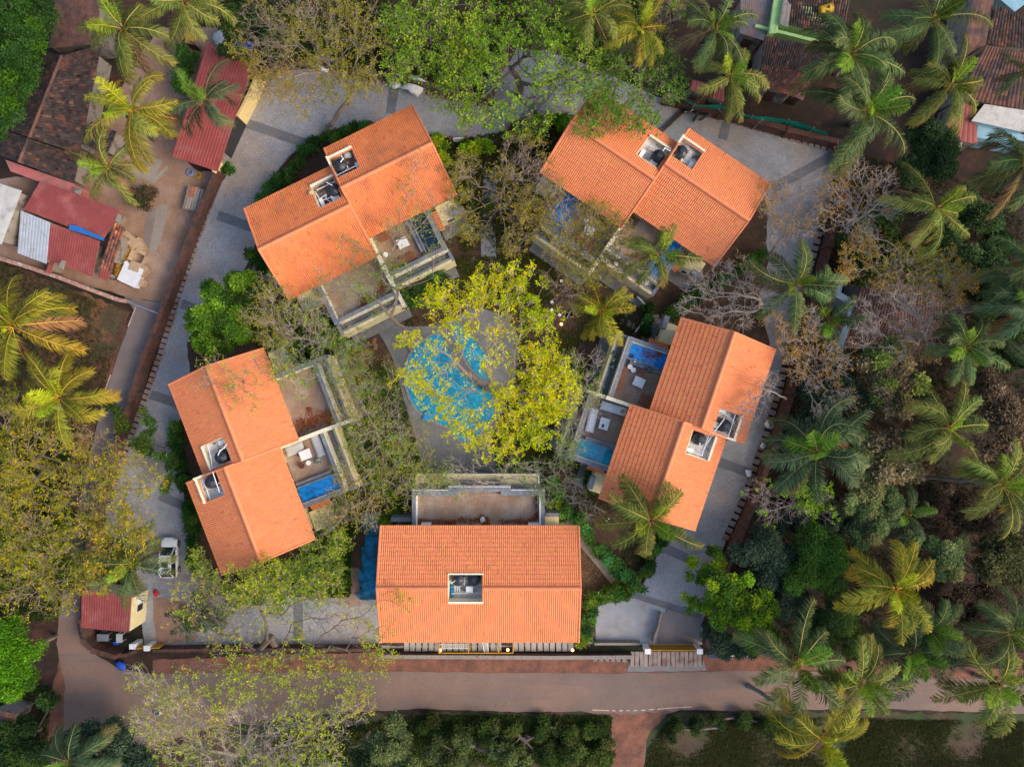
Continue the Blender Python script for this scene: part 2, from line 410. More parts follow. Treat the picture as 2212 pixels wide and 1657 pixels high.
# lane from the yard down to the junction
sheet('lane', [(268, 640), (355, 656), (330, 745), (285, 860), (240, 1000), (205, 1150), (180, 1330), (176, 1385), (150, 1440), (132, 1440), (122, 1390), (128, 1330), (150, 1180), (190, 1000), (222, 865), (258, 760), (290, 672)], 0.035, M_LANE, rough=0.05)
road_pts = [(122, 1390), (128, 1340), (172, 1340), (177, 1380), (200, 1408), (250, 1440), (330, 1456), (520, 1452), (820, 1450), (1000, 1452), (1300, 1454), (1480, 1452), (1620, 1448), (1800, 1452), (2000, 1462), (2300, 1474),
            (2300, 1545), (2000, 1534), (1850, 1530), (1600, 1535), (1470, 1532), (1420, 1550), (1395, 1600), (1388, 1760), (1312, 1760), (1318, 1620), (1322, 1580), (1300, 1545), (1255, 1536), (1100, 1537), (900, 1530), (640, 1545), (440, 1575),
            (300, 1620), (240, 1680), (215, 1760), (100, 1760), (118, 1660), (138, 1560), (140, 1480)]
sheet('road', road_pts, 0.05, M_ROAD, rough=0.06, step=0.8)
sheet('dirt_track', [(1300, 1545), (1325, 1542), (1400, 1540), (1430, 1536), (1440, 1545), (1400, 1585), (1392, 1640), (1388, 1760), (1312, 1760), (1320, 1640), (1326, 1590)], 0.065, M_RED, rough=0.15, seed=8)
rq = R(1600, 1560)
mb = MB()
for a, b in [((200, 1338), (350, 1343)), ((375, 1343), (402, 1345)), ((435, 1344), (465, 1344)), ((497, 1343), (525, 1343)), ((555, 1343), (590, 1343)), ((622, 1341), (662, 1338)), ((690, 1336), (735, 1331)), ((765, 1331), (910, 1318)), ((910, 1318), (1060, 1312))]:
    p = P(*rq(*a), 0.07); q = P(*rq(*b), 0.07)
    L = math.dist(p, q); mb.obox(((p[0]+q[0])/2, (p[1]+q[1])/2, 0.066), L, 0.11, 0.006, math.atan2(q[1]-p[1], q[0]-p[0]))
mb.build('road_marking', M_PAINTLINE, kind='structure')
rl = R(0, 450)
mb = MB()
for (a, b), w in ((((1175, 1260), (1105, 1440)), 0.12),):
    p = P(*rl(*a), 0.05); q = P(*rl(*b), 0.05); mb.obox(((p[0]+q[0])/2, (p[1]+q[1])/2, 0.041), math.dist(p, q), w, 0.006, math.atan2(q[1]-p[1], q[0]-p[0]))
rl7 = R(0, 1000)
p = P(*rl7(955, 165), .05); q = P(*rl7(868, 410), .05); mb.obox(((p[0]+q[0])/2, (p[1]+q[1])/2, 0.041), math.dist(p, q), .12, 0.006, math.atan2(q[1]-p[1], q[0]-p[0]))
mb.build('road_marking', M_PAINTLINE, kind='structure')
# patches of bare concrete in the yard
sheet('yard_slab', [rl(*p) for p in [(1215, 0), (1390, 0), (1380, 60), (1310, 180), (1230, 160), (1120, 100)]], 0.03, M_PATH, smooth=3)
sheet('yard_slab', [rl(*p) for p in [(1300, 180), (1440, 50), (1452, 75), (1330, 215)]], 0.034, M_PATH)
sheet('yard_slab', [rl(*p) for p in [(1345, 420), (1390, 385), (1440, 400), (1435, 510), (1370, 740), (1310, 820), (1290, 760), (1330, 560)]], 0.042, M_PATH, smooth=3)
sheet('yard_slab', [rl(*p) for p in [(1290, 430), (1340, 420), (1320, 560), (1280, 760), (1240, 680), (1250, 560)]], 0.036, M_LANE, smooth=3)

# compound paving
pave = [(556, 158), (600, 148), (642, 141), (692, 146), (742, 158), (842, 173), (942, 198), (1044, 218), (1060, 140), (1100, 110), (1180, 108), (1290, 150), (1420, 210), (1452, 222), (1560, 250), (1705, 292), (1809, 322), (1812, 380),
        (1796, 430), (1775, 500), (1735, 640), (1709, 734), (1686, 845), (1650, 960), (1610, 1075), (1570, 1165), (1535, 1250), (1520, 1330), (1517, 1392), (1385, 1392), (1284, 1390), (1100, 1396), (820, 1400), (600, 1400), (370, 1398), (312, 1392), (300, 1300),
        (290, 1180), (225, 1150), (232, 1090), (262, 1003), (297, 913), (348, 768), (383, 658), (428, 521), (484, 375), (520, 290), (545, 210)]
sheet('driveway', pave, 0.08, M_PAVE, rough=0.03)
# dark bands across the paving
def band(a, b, w=0.95, z=0.088):
    p = np.array(P(*a, z)[:2]); q = np.array(P(*b, z)[:2]); d = (q-p)/np.linalg.norm(q-p); n = np.array([-d[1], d[0]])*w/2
    mb = MB(); mb.sheet([p-n, q-n, q+n, p+n], z); mb.build('paving_band', M_BAND, kind='structure')
for a, b in [((533, 267), (665, 312)), ((470, 465), (545, 492)), ((392, 656), (440, 675)), ((325, 852), (385, 872)), ((345, 1070), (415, 1100)), ((843, 246), (853, 178)), ((1104, 262), (1075, 330)), ((1560, 302), (1573, 252)), ((1668, 408), (1800, 336)),
             ((1555, 998), (1620, 1022)), ((1435, 1183), (1490, 1208)), ((1352, 1285), (1515, 1332)), ((644, 1292), (644, 1398)), ((1680, 700), (1712, 712)), ((1130, 258), (1200, 185))]:
    band(a, b)
# gardens
garden = [(548, 545), (575, 450), (598, 375), (625, 340), (652, 318), (700, 290), (740, 277), (800, 262), (900, 288), (927, 293), (985, 300), (1044, 310), (1068, 308), (1106, 268), (1130, 256), (1160, 248), (1240, 248), (1300, 250), (1340, 262), (1380, 290), (1460, 330),
          (1490, 300), (1560, 340), (1640, 398), (1660, 450), (1655, 520), (1662, 560), (1640, 640), (1650, 700), (1662, 740), (1645, 850), (1600, 930), (1566, 955), (1530, 1050), (1497, 1130), (1450, 1140), (1420, 1195), (1392, 1255), (1381, 1272), (1376, 1268), (1366, 1276), (1337, 1276),
          (1322, 1292), (1284, 1297), (1276, 1330), (1274, 1392), (1240, 1394), (822, 1394), (818, 1294), (700, 1290), (560, 1290), (500, 1290), (455, 1275), (425, 1215), (402, 1130), (398, 1050), (392, 990), (378, 935), (400, 880), (410, 800), (402, 745), (430, 690), (480, 640), (525, 590)]
sheet('garden_soil', garden, 0.1, M_GARDEN, rough=0.08)
# kerb round the garden, built as a low red edging in pieces
def edging(pts, name='garden_kerb', m=M_LATER, w=0.18, z=0.26):
    mb = MB()
    wpts = [np.array(P(x, y, z)[:2]) for x, y in pts]
    for a, b in zip(wpts[:-1], wpts[1:]):
        d = b-a; L = np.linalg.norm(d); mb.obox((*(a+b)/2, 0.09), L+0.05, w, z-0.09, math.atan2(d[1], d[0]))
    return mb.build(name, m, kind='structure')
edging([(548, 545), (575, 450), (598, 375), (625, 340), (652, 318), (700, 290), (740, 277), (800, 262)])
edging([(927, 293), (975, 299)]); edging([(1010, 305), (1044, 310), (1068, 308), (1106, 268), (1128, 256)])
edging([(1381, 1272), (1392, 1255), (1420, 1195), (1440, 1160)])
edging([(1284, 1390), (1284, 1300), (1320, 1292)])
edging([(378, 935), (392, 990), (398, 1050), (402, 1130), (425, 1215), (455, 1275)])
edging([(534, 610), (545, 545)])
# footpaths
M_PATHG = mat('grey_path', (0.24, 0.245, 0.25), 0.85, 0.15, 1.0, fine=0.15)
def path_line(pts, w, z=0.115, m=M_PATH, name='footpath', k=4):
    c = smooth_poly([P(x, y, z) for x, y in pts], k, closed=False) if k else [P(x, y, z)[:2] for x, y in pts]
    c = [np.array(q) for q in c]; Lf = []; Rt = []
    for i, p in enumerate(c):
        d = c[min(i+1, len(c)-1)] - c[max(i-1, 0)]; d /= np.linalg.norm(d); n = np.array([-d[1], d[0]])*w/2
        Lf.append(p+n); Rt.append(p-n)
    mb = MB()
    for i in range(len(c)-1): mb.sheet([Rt[i], Rt[i+1], Lf[i+1], Lf[i]], z)
    return mb.build(name, m, kind='structure')
path_line([(1205, 1120), (1240, 1130), (1262, 1165), (1290, 1198), (1315, 1228), (1340, 1262), (1356, 1285)], 1.5)
path_line([(996, 300), (985, 350), (968, 420), (955, 470)], 1.3, m=M_LANE)
path_line([(1068, 310), (1060, 400), (1054, 470), (1056, 560)], 1.5, m=M_PATHG)
path_line([(1140, 265), (1165, 340), (1170, 400)], 1.2, m=M_DECK)
path_line([(546, 575), (585, 592), (625, 610)], 1.6, m=M_LANE)
# steps and landing slabs are with the villas. Parking bays south-east
sheet('parking_bay', [(1286, 1302), (1337, 1288), (1352, 1286), (1440, 1315), (1428, 1330), (1418, 1390), (1287, 1390)], 0.12, mat('bay_concrete', (0.33, 0.34, 0.36), 0.9, 0.15, 0.6, col2=(0.27, 0.22, 0.19), mix_scale=0.35, mix_lo=0.55, mix_hi=0.72, fine=0.1))
sheet('parking_ramp', [(1444, 1316), (1512, 1336), (1513, 1391), (1420, 1391), (1432, 1330)], 0.125, mat('ramp_concrete', (0.27, 0.235, 0.215), 0.9, 0.15, 0.8, fine=0.15, col2=(0.20, 0.17, 0.15), mix_scale=0.4))
sheet('apron', [(1366, 1427), (1520, 1427), (1526, 1448), (1355, 1451), (1358, 1430)], 0.06, mat('apron_concrete', (0.20, 0.195, 0.19), 0.9, 0.15, 0.8, fine=0.15), rough=0.05)
sheet('dirt_patch', [(330, 1290), (400, 1300), (440, 1340), (420, 1385), (335, 1388)], 0.093, mat('sandy_earth', (0.30, 0.18, 0.13), 0.95, 0.2, 1.0, fine=0.2), rough=0.1)

# pool deck and lagoon pool
deck = [(803, 693), (870, 705), (960, 700), (1010, 668), (1060, 672), (1105, 700), (1122, 740), (1120, 800), (1100, 860), (1075, 900), (1062, 960), (1068, 1030), (925, 1030), (900, 950), (880, 890), (866, 840), (850, 780), (828, 735)]
sheet('pool_deck', deck, 0.13, M_DECK, smooth=3)
pool = MB(); pool.sheet([P(x, y, 0.15) for x, y in smooth_poly([(898, 748), (935, 722), (968, 712), (990, 745), (1010, 790), (1050, 830), (1072, 862), (1062, 905), (1035, 940), (1000, 955), (965, 925), (925, 905), (895, 880), (878, 840), (875, 790)], 5)], 0.15)
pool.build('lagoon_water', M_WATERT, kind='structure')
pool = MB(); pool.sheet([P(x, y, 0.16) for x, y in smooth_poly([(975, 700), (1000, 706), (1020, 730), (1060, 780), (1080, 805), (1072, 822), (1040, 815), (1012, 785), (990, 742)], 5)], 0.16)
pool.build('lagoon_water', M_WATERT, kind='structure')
cop = MB()
for ring_ in ([(898, 748), (935, 722), (968, 712), (990, 745), (1010, 790), (1050, 830), (1072, 862), (1062, 905), (1035, 940), (1000, 955), (965, 925), (925, 905), (895, 880), (878, 840), (875, 790)],):
    q_ = [np.array(P(x, y, .2)[:2]) for x, y in smooth_poly(ring_, 5)]
    for i in range(len(q_)):
        a_, b_ = q_[i], q_[(i+1) % len(q_)]; d_ = b_-a_; cop.obox((*(a_+b_)/2, .135), np.linalg.norm(d_)+.04, .22, .06, math.atan2(d_[1], d_[0]))
cop.build('pool_rim', mat('coping_stone', (.27, .27, .27), .7, .15, 2), kind='structure')
stp = MB()
for k in range(3): stp.sheet([P(x, y, .152+.002*k) for x, y in smooth_poly([(905+6*k, 760+5*k), (930, 742+6*k), (950-4*k, 760), (925-4*k, 800-8*k), (900+3*k, 800-8*k)], 4)], .152+.002*k)
stp.build('lagoon_step', mat('shallow_tile', (.05, .34, .44), .15, .15, 2, fine=.1), kind='structure')
pth = [(958, 712), (985, 765), (1005, 800), (1040, 828), (1085, 850)]
path_line(pth, 0.9, z=0.2, m=M_BAND, name='pool_causeway')
sheet('pool_rim', [(1040, 790), (1085, 760), (1105, 775), (1100, 815), (1060, 830)], 0.21, M_DECK)
# sunk floor mat: small raised light blue mat in the pool corner
M_MAT = mat('blue_mat', (0.03, 0.30, 0.62), 0.6, 0.25, 3.0, fine=0.3)
rr5 = R(1060, 700)
mb = MB(); mb.prism([P(*rr5(*p), .3)[:2] for p in [(428, 1398), (490, 1425), (447, 1498), (392, 1470)]], 0.16, 0.3)
mb.build('pool_mat', M_MAT, label='light blue mat lying at the lower left edge of the lagoon pool', cat='mat')

# ------------------------------------------------------------------ walls and fences
def wall_line(pts, z, w, m, label, name='boundary_wall', cat='wall', z0=0.0, cap=None, parent=None, piers=0):
    mb = MB()
    wp = [np.array(P(x, y, z)[:2]) for x, y in pts]
    n = len(wp); Lf = []; Rt = []
    for i in range(n):
        d = wp[min(i+1, n-1)] - wp[max(i-1, 0)]; d = d/np.linalg.norm(d); nn = np.array([-d[1], d[0]])*w/2
        Lf.append(wp[i]+nn); Rt.append(wp[i]-nn)
    poly = Rt + Lf[::-1]
    mb.prism(poly, z0, z)
    o = mb.build(name, m, parent)
    if label: tag(o, label, cat)
    if cap is not None:
        c2 = MB()
        for i in range(n-1):
            e = 0.04; d = wp[i+1]-wp[i]; L = np.linalg.norm(d)
            c2.obox((*(wp[i]+wp[i+1])/2, z+0.003), L, w+2*e, 0.05, math.atan2(d[1], d[0]))
        c2.build('coping', cap, o)
    if piers:
        for i in range(n-1):
            d = wp[i+1]-wp[i]; L = np.linalg.norm(d); k = max(1, int(L/piers))
            for j in range(k):
                c3 = MB(); q = wp[i]+d*j/k; c3.obox((*q, z0), 0.45, w+0.18, z-z0+0.10, math.atan2(d[1], d[0])); c3.build('pier', m, o)
    return o
wall_line([(613, 369+0), (590, 430)], .5, .15, M_LATER, None) if False else None
wall_line([(466, 372), (425, 466), (380, 586), (355, 653), (332, 715), (309, 768), (285, 850), (262, 920), (230, 1020), (196, 1130), (180, 1240), (176, 1340), (180, 1385), (202, 1405), (250, 1420)], 1.7, 0.42, M_LATER,
          'long weathered laterite wall between the lane and the west driveway', piers=4.5)
# yellow and black painted wall behind the long red shed
yb = empty('boundary_wall', label='yellow and black painted wall behind the long red metal shed', cat='wall')
for pts, m in (([(556, 158), (538, 200), (512, 252)], M_WALLYEL), ([(512, 252), (490, 300), (470, 345)], M_WALLBLK), ([(470, 345), (460, 372)], M_WALLYEL)):
    wall_line(pts, 2.3, 0.25, m, None, name='painted_panel', parent=yb)
wall_line([(556, 150), (600, 138), (642, 131), (700, 136), (760, 150), (842, 163), (960, 192), (1060, 214), (1075, 150), (1110, 100)], 1.5, 0.35, M_LATER, 'laterite boundary wall along the top of the upper driveway', piers=5)
wall_line([(1440, 208), (1560, 240), (1705, 280), (1822, 308), (1832, 380), (1818, 440), (1794, 530), (1762, 640), (1734, 735), (1712, 850), (1674, 965), (1634, 1080), (1597, 1165), (1557, 1260), (1538, 1340), (1530, 1400)], 1.6, 0.55, M_LATER,
          'laterite boundary wall along the east driveway', piers=6)
wall_line([(822, 1418), (1000, 1419), (1200, 1420), (1366, 1419)], 0.9, 0.3, M_LATER, 'low laterite wall in front of the bottom villa along the road', cap=M_CONC)
wall_line([(330, 1406), (500, 1404), (660, 1404), (820, 1404)], 1.3, 0.3, M_LATER, 'laterite wall along the road under the spreading sparse tree')
wall_line([(1284, 1391), (1384, 1391)], 0.9, 0.22, M_CONC, 'low concrete wall at the back of the parking bay')
wall_line([(1428, 1326), (1424, 1350), (1416, 1372), (1412, 1388)], 1.0, 0.14, M_CONC, 'thin curved retaining wall between parking bay and ramp')
rr1 = R(0, 450)
wall_line([rr1(*p) for p in [(-40, 840), (240, 925), (520, 1020), (700, 1090), (860, 1150), (1010, 1205), (1095, 1222)]], 1.2, 0.3, M_CONC, 'narrow wall with reddish coping between the shed yard and the scrub plot',
          cap=mat('red_coping', (0.36, 0.20, 0.15), 0.9, 0.3, 3, col2=(0.5, 0.42, 0.38), mix_scale=2.5, mix_lo=0.55, mix_hi=0.62))
wall_line([R(0, 1617)(*p) for p in [(685, 410), (700, 500), (725, 580), (760, 625), (830, 665), (900, 690), (1000, 698), (1100, 690), (1180, 655)]], 0.8, 0.3, M_LATER, 'low curved laterite wall round the guard house corner', cap=M_LATER)
# retaining edges near ramp of the top right villa (dark curved cut)
wall_line([R(1440, 240)(*p) for p in [(1500, 205), (1430, 265), (1350, 340), (1280, 400)]], 0.35, 0.35, mat('dark_curb', (0.06, 0.04, 0.03), 0.9, 0.3), 'dark curved kerb wall beside the top right villa', cat='kerb wall')
# north cornice of house boundary near sheds
bar = MB(); a = P(*rr1(1095, 1225), 1.0); b = P(*rr1(1380, 1330), 1.0); bar.tube(a, b, 0.09, n=8); bar.tube((a[0], a[1], 0), a, .07, n=8); bar.tube((b[0], b[1], 0), b, .07, n=8)
bar.tube((a[0]+.3, a[1]-.05, .6), (b[0]-.2, b[1]+.1, .6), .03)
bar.build('barrier_pole', M_METAL, label='grey barrier pole across the lane beside the laterite wall', cat='barrier')

# drain slabs: every slab lies loose in its row
slab_mesh = None
def slab_row(pts, label, group, pitch=0.52, along=0.44, across=0.62, m=None, z=0.10, h=0.07):
    m = m or M_SLAB
    mb = MB(); mb.box(-along/2, along/2, -across/2, across/2, 0, h)
    mb.box(-along/2+.03, along/2-.03, -across/2+.03, across/2-.03, h, h+.012)
    me = mb.mesh('drain_cover', m)
    wp = [np.array(P(x, y, z)[:2]) for x, y in pts]; rest = 0.0; k = 0
    for a, b in zip(wp[:-1], wp[1:]):
        d = b-a; L = np.linalg.norm(d); t = rest
        while t < L:
            q = a + d*t/L
            o = link('drain_cover', me, loc=(q[0]+rnd.uniform(-.02, .02), q[1]+rnd.uniform(-.02, .02), z), rz=math.atan2(d[1], d[0])+rnd.uniform(-.04, .04), label=label, cat='drain cover', group=group)
            t += pitch; k += 1
        rest = t - L
    # the channel under them shows dark in the gaps
    ch = MB()
    for a, b in zip(wp[:-1], wp[1:]):
        d = b-a; L = np.linalg.norm(d); ch.obox((*(a+b)/2, z-.012), L+.1, across-0.2, 0.006, math.atan2(d[1], d[0]), )
    ch.build('drain_channel', mat('drain_dark', (0.02, 0.015, 0.012), 0.95, 0.2), kind='structure')
slab_row([(543, 213), (512, 290), (480, 378), (450, 455), (425, 521), (380, 658), (346, 768), (295, 913), (262, 1003), (236, 1085)], 'small concrete drain slab in the row along the west driveway wall', 'drain slabs of the west driveway', pitch=.60, along=.46, across=.60)
slab_row([(692, 153), (742, 165), (842, 180), (942, 206), (1040, 226)], 'small concrete drain slab in the row along the upper driveway wall', 'drain slabs of the upper driveway', pitch=.66, along=.5)
slab_row([(1452, 225), (1500, 240), (1560, 256), (1705, 297), (1806, 326)], 'small concrete drain slab in the row behind the top right villa', 'drain slabs behind the top right villa', pitch=.66, along=.5)
slab_row([(1806, 384), (1790, 440), (1770, 500), (1732, 640), (1706, 734), (1682, 845), (1645, 965), (1604, 1080), (1565, 1165)], 'small concrete drain slab in the row along the east driveway wall', 'drain slabs of the east driveway', pitch=.74, along=.52, across=.7)
rb = R(1600, 1560)
slab_row([rb(230, 885), rb(528, 890)], 'pale slotted slab beside the road just left of the gate apron', 'pale slabs beside the gate apron', pitch=.58, along=.42, across=.75, m=M_CONC, z=.07)
slab_row([rb(548, 898), rb(1150, 898)], 'long stained slab bridging the drain in front of the yellow gate', 'long slabs in front of the yellow gate', pitch=.45, along=.40, across=1.5, m=mat('stained_slab', (0.30, 0.235, 0.20), 0.9, 0.3, 1.0, col2=(0.16, 0.07, 0.05), mix_scale=0.8, mix_lo=.5, mix_hi=.7), z=.07)
rc = R(980, 1300)
slab_row([rc(500, 1588), rc(1330, 1588)], 'pale drain slab under the front edge of the bottom villa roof', 'pale drain slabs at the front of the bottom villa', pitch=.62, along=.5, across=.9, m=mat('pale_slab', (0.42, 0.38, 0.34), .9, .2, 2.0), z=.08)
slab_row([rc(1440, 1588), rc(1960, 1588)], 'pale drain slab under the front edge of the bottom villa roof', 'pale drain slabs at the front of the bottom villa', pitch=.62, along=.5, across=.9, m=mat('pale_slab', (0.42, 0.38, 0.34)), z=.08)

# green net fence behind the top right villa
rn = R(1500, 0); rn2 = R(2160, 0)
nf = empty('net_fence', label='sagging dark green net fence behind the top right villa', cat='net fence')
M_NET = mat('green_net', (0.008, 0.24, 0.155), 0.8, 0.25, 1.0, trans=0.2)
top = [rn(1200, 840), rn(1290, 850), rn(1400, 905), rn(1500, 912), rn(1620, 905), rn(1740, 965), rn(1900, 1005), rn(2020, 1010), rn(2209, 1040), rn2(280, 1060), rn2(400, 1110), rn2(520, 1150)]
bot = [rn(1200, 895), rn(1290, 880), rn(1400, 945), rn(1500, 950), rn(1620, 975), rn(1740, 1010), rn(1900, 1050), rn(2020, 1075), rn(2209, 1100), rn2(280, 1130), rn2(400, 1165), rn2(520, 1195)]
mb = MB(); V = []
for i, (t, b) in enumerate(zip(top, bot)):
    V += [P(*t, 2.6), P(*b, 0.6)]
mb.add(V, np.array([[2*i, 2*i+1, 2*i+3, 2*i+2] for i in range(len(top)-1)]))
mb.build('net', M_NET, nf)
for i in range(0, len(top), 2):
    t = P(*top[i], 2.7); mp = MB(); mp.tube((t[0], t[1]+.1, 0), (t[0], t[1]+.1, 2.7), .05); mp.build('post', M_METAL, nf)
for i, (a, b) in enumerate((((1600, 940), (1640, 1010)), ((1980, 1030), (1890, 1120)))):
    mp = MB(); mp.tube(P(*rn(*a), 2.5), P(*rn(*b), 0.2), .05); mp.build('pole', M_METAL, label=['leaning grey pole propping the green net near the palm', 'leaning grey pole propping the green net, further right'][i], cat='pole')
# ================================================================== VILLAS
ZE, ZR = 6.3, 8.3
def rects_minus(u0, u1, v0, v1, hole):
    if not hole: return [(u0, u1, v0, v1)]
    a, b, c, d = max(hole[0], u0), min(hole[1], u1), max(hole[2], v0), min(hole[3], v1)
    if a >= b or c >= d: return [(u0, u1, v0, v1)]
    out = []
    if a > u0: out.append((u0, a, v0, v1))
    if b < u1: out.append((b, u1, v0, v1))
    if c > v0: out.append((a, b, v0, c))
    if d < v1: out.append((a, b, d, v1))
    return out

def tile_slope(mb, u0, u1, vr, ve, zr, ze, hole=None, pu=0.187, pv=0.37, amp=0.046, step=0.036, rng=RNG, m=1, hue=1.0, blot=0.0):
    nc = max(1, round((u1-u0)/pu)); nr = max(1, round(abs(ve-vr)/pv))
    cu = (np.arange(nc))/nc*(u1-u0)+u0; du = (u1-u0)/nc
    ts = np.array([0, .2, .4, .6, .8, 1.0]); hs = np.array([0, .35, 1.0, 1.0, .35, 0])*amp
    C, Rw = np.meshgrid(np.arange(nc), np.arange(nr), indexing='ij')
    C = C.ravel(); Rw = Rw.ravel()
    uc = cu[C]+du/2; vc = vr+(ve-vr)*(Rw+.5)/nr
    if hole is not None:
        keep = ~((uc > hole[0]) & (uc < hole[1]) & (vc > hole[2]) & (vc < hole[3]))
        C = C[keep]; Rw = Rw[keep]
    n = len(C); K = len(ts)
    U = cu[C][:, None]+ts[None, :]*du + rng.uniform(-.004, .004, (n, 1))
    f0 = Rw/nr; f1 = (Rw+1)/nr
    Va = vr+(ve-vr)*f0; Vb = vr+(ve-vr)*(f1+0.06/nr)
    Za = zr+(ze-zr)*f0; Zb = zr+(ze-zr)*f1+step+rng.uniform(-.006, .006, n)
    top = np.stack([m*U, -np.repeat(Va[:, None], K, 1), Za[:, None]+hs[None]], 2)
    bot = np.stack([m*U, -np.repeat(Vb[:, None], K, 1), Zb[:, None]+hs[None]], 2)
    low = np.stack([m*U, -np.repeat(Vb[:, None], K, 1), Zb[:, None]+hs[None]*0-step], 2)
    V = np.stack([top, bot, low], 1).reshape(-1, 3)
    base = (np.arange(n)*K*3)[:, None]
    i = np.arange(K-1)[None]
    q1 = np.stack([base+i, base+i+1, base+K+i+1, base+K+i], 2).reshape(-1, 4)
    q2 = np.stack([base+K+i, base+K+i+1, base+2*K+i+1, base+2*K+i], 2).reshape(-1, 4)
    Fq = np.vstack([q1, q2])
    if m*(ve-vr) > 0: pass
    t = rng.normal(1.0, 0.03, n); t = np.clip(t, .75, 1.2)
    dark = rng.random(n) < 0.012; t[dark] *= 0.78
    col = np.stack([t*hue, t*(1+rng.normal(0, .05, n)), t*(1+rng.normal(0, .06, n))], 1)
    mb.add(V, Fq, np.repeat(col, K*3, 0))

def villa(c, ang, m, label, wells, pools, floor_mats, extras=True, tile=None):
    a = math.radians(ang)
    root = empty('villa', (c[0], c[1], 0), a, label, 'villa')
    root.name = 'villa'
    def bx(mb, u0, u1, v0, v1, z0, z1):
        x0, x1 = sorted((m*u0, m*u1)); y0, y1 = sorted((-v0, -v1))
        return mb.box(x0, x1, y0, y1, z0, z1)
    # body of the house
    w = MB()
    for (u0, u1, v0, v1, well) in ((-8.3, -0.02, -3.0, 4.6, wells[0]), (0.02, 8.3, -4.6, 2.8, wells[1])):
        for r in rects_minus(u0, u1, v0, v1, well): bx(w, r[0], r[1], r[2], r[3], 0.0, 6.12)
    # gable triangles and the wall that steps between the two halves
    for (uu, v0, v1, vr) in ((-8.3, -3.0, 4.6, .85), (-0.02, -3.0, 4.6, .85), (0.02, -4.6, 2.8, -.85), (8.3, -4.6, 2.8, -.85)):
        x = m*uu; d = 0.12*(1 if uu < -1 or uu == 0.02 else -1)*m
        for xx in (x, x+d):
            w.add([(xx, -v0, 6.12), (xx, -v1, 6.12), (xx, -vr, 7.95)], [[0, 1, 2]])
    for u0, u1, v1 in ((-6.55, -0.02, 9.85), (0.02, 6.1, 8.15)):
        bx(w, u0+.25, u1-.0, (4.62 if u1 < 1 else 2.82), v1-0.02, 0, 2.7)
    w.build('wall', M_CREAM, root)
    # roofs
    for (u0, u1, vo, vi, vr, well) in ((-9.0, 0.0, -3.8, 5.55, .85, wells[0]), (0.0, 9.0, -5.5, 3.7, -.85, wells[1])):
        mb = MB()
        tile_slope(mb, u0, u1, vr, vi, ZR, ZE, well, m=m)
        tile_slope(mb, u0, u1, vr, vo, ZR, ZE, well, m=m)
        rf = mb.build('roof', tile or M_TILE, root)
        so = MB()
        for r in rects_minus(u0+.05, u1-.05, vo+.05, vi-.05, well):
            for (va, vb) in ((r[2], min(r[3], vr)), (max(r[2], vr), r[3])):
                if va < vb-1e-3:
                    za = ZE+(ZR-ZE)*(1-abs(va-vr)/(vi-vr if va > vr else vr-vo)) - .02
                    zb = ZE+(ZR-ZE)*(1-abs(vb-vr)/(vi-vr if vb > vr else vr-vo)) - .02
                    if abs(va-vr) < 1e-6: za = ZR-.02
                    if abs(vb-vr) < 1e-6: zb = ZR-.02
                    V = [(m*r[0], -va, za), (m*r[1], -va, za), (m*r[1], -vb, zb), (m*r[0], -vb, zb)]
                    V += [(x, y, z-.1) for x, y, z in V]
                    so.add(V, np.array([[0, 1, 2, 3], [7, 6, 5, 4], [0, 4, 5, 1], [1, 5, 6, 2], [2, 6, 7, 3], [3, 7, 4, 0]]))
        so.build('roof_deck', M_RIDGE, rf)
        rd = MB(); n = 26
        cuts = [(u0-.03, u1+.03)]
        if well and well[2] < vr < well[3]: cuts = [(u0-.03, well[0]), (well[1], u1+.03)]
        for ca, cb in cuts:
            k = max(1, int((cb-ca)/.36))
            for i in range(k):
                ua = ca+(cb-ca)*i/k; ub = ca+(cb-ca)*(i+1)/k
                rd.tube((m*ua, -vr, ZR+.055), (m*(ub+.002), -vr, ZR+.055), .19, .187, n=12)
        rd.build('ridge_cap', M_RIDGE, rf)
        for uu in (u0, u1):
            vg = MB()
            for ve, s in ((vi, 1), (vo, -1)):
                vg.tube((m*uu, -vr-s*.05, ZR+.02), (m*uu, -ve, ZE+.05), .085, n=6)
            vg.build('verge_cap', M_RIDGE, rf)
        for ve, s in ((vi, 1), (vo, -1)):
            wh = MB(); bx(wh, u0+.02, u1-.02, ve-.10*s-.04, ve-.10*s+.04, ZE-.16, ZE-.03); wh.build('fascia', M_DARKWOOD, rf)
    # roof wells
    for k, wl in enumerate(wells):
        if not wl: continue
        u0, u1, v0, v1 = wl
        fl = MB(); bx(fl, u0-.05, u1+.05, v0-.05, v1+.05, 6.3, 6.4); fl.build('well_floor', floor_mats[k], root)
        ww = MB(); zt = 7.0 if k < 2 else 7
        vr = .85 if k == 0 else -.85; vo = -3.8 if k == 0 else -5.5
        zo = ZE+(ZR-ZE)*(v0-vo)/(vr-vo); zi = ZE+(ZR-ZE)*min(1, (v1-vo)/(vr-vo))
        bx(ww, u0-.05, u1+.05, v0-.15, v0, 5.25, zo+.22)
        for uu, s in ((u0, 1), (u1, -1)):
            V = [(m*uu, -v0, 5.2), (m*uu, -v1, 5.2), (m*uu, -v1, zi), (m*uu, -v0, zo)]
            V += [(x-m*s*.06, y, z) for x, y, z in V]
            ww.add(V, np.array([[0, 1, 2, 3], [7, 6, 5, 4], [3, 2, 6, 7], [0, 3, 7, 4]]))
        bx(ww, u0, u1, v1, v1+.06, 5.25, zi-.0)
        ns = int((u1-u0)/.19)
        for i in range(ns):
            ua = u0+(u1-u0)*(i+.5)/ns
            bx(ww, ua-.055, ua+.055, v0-.22, v0-.15, zo-.05, zo+.20)
        ww.build('well_wall', M_PALECREAM, root)
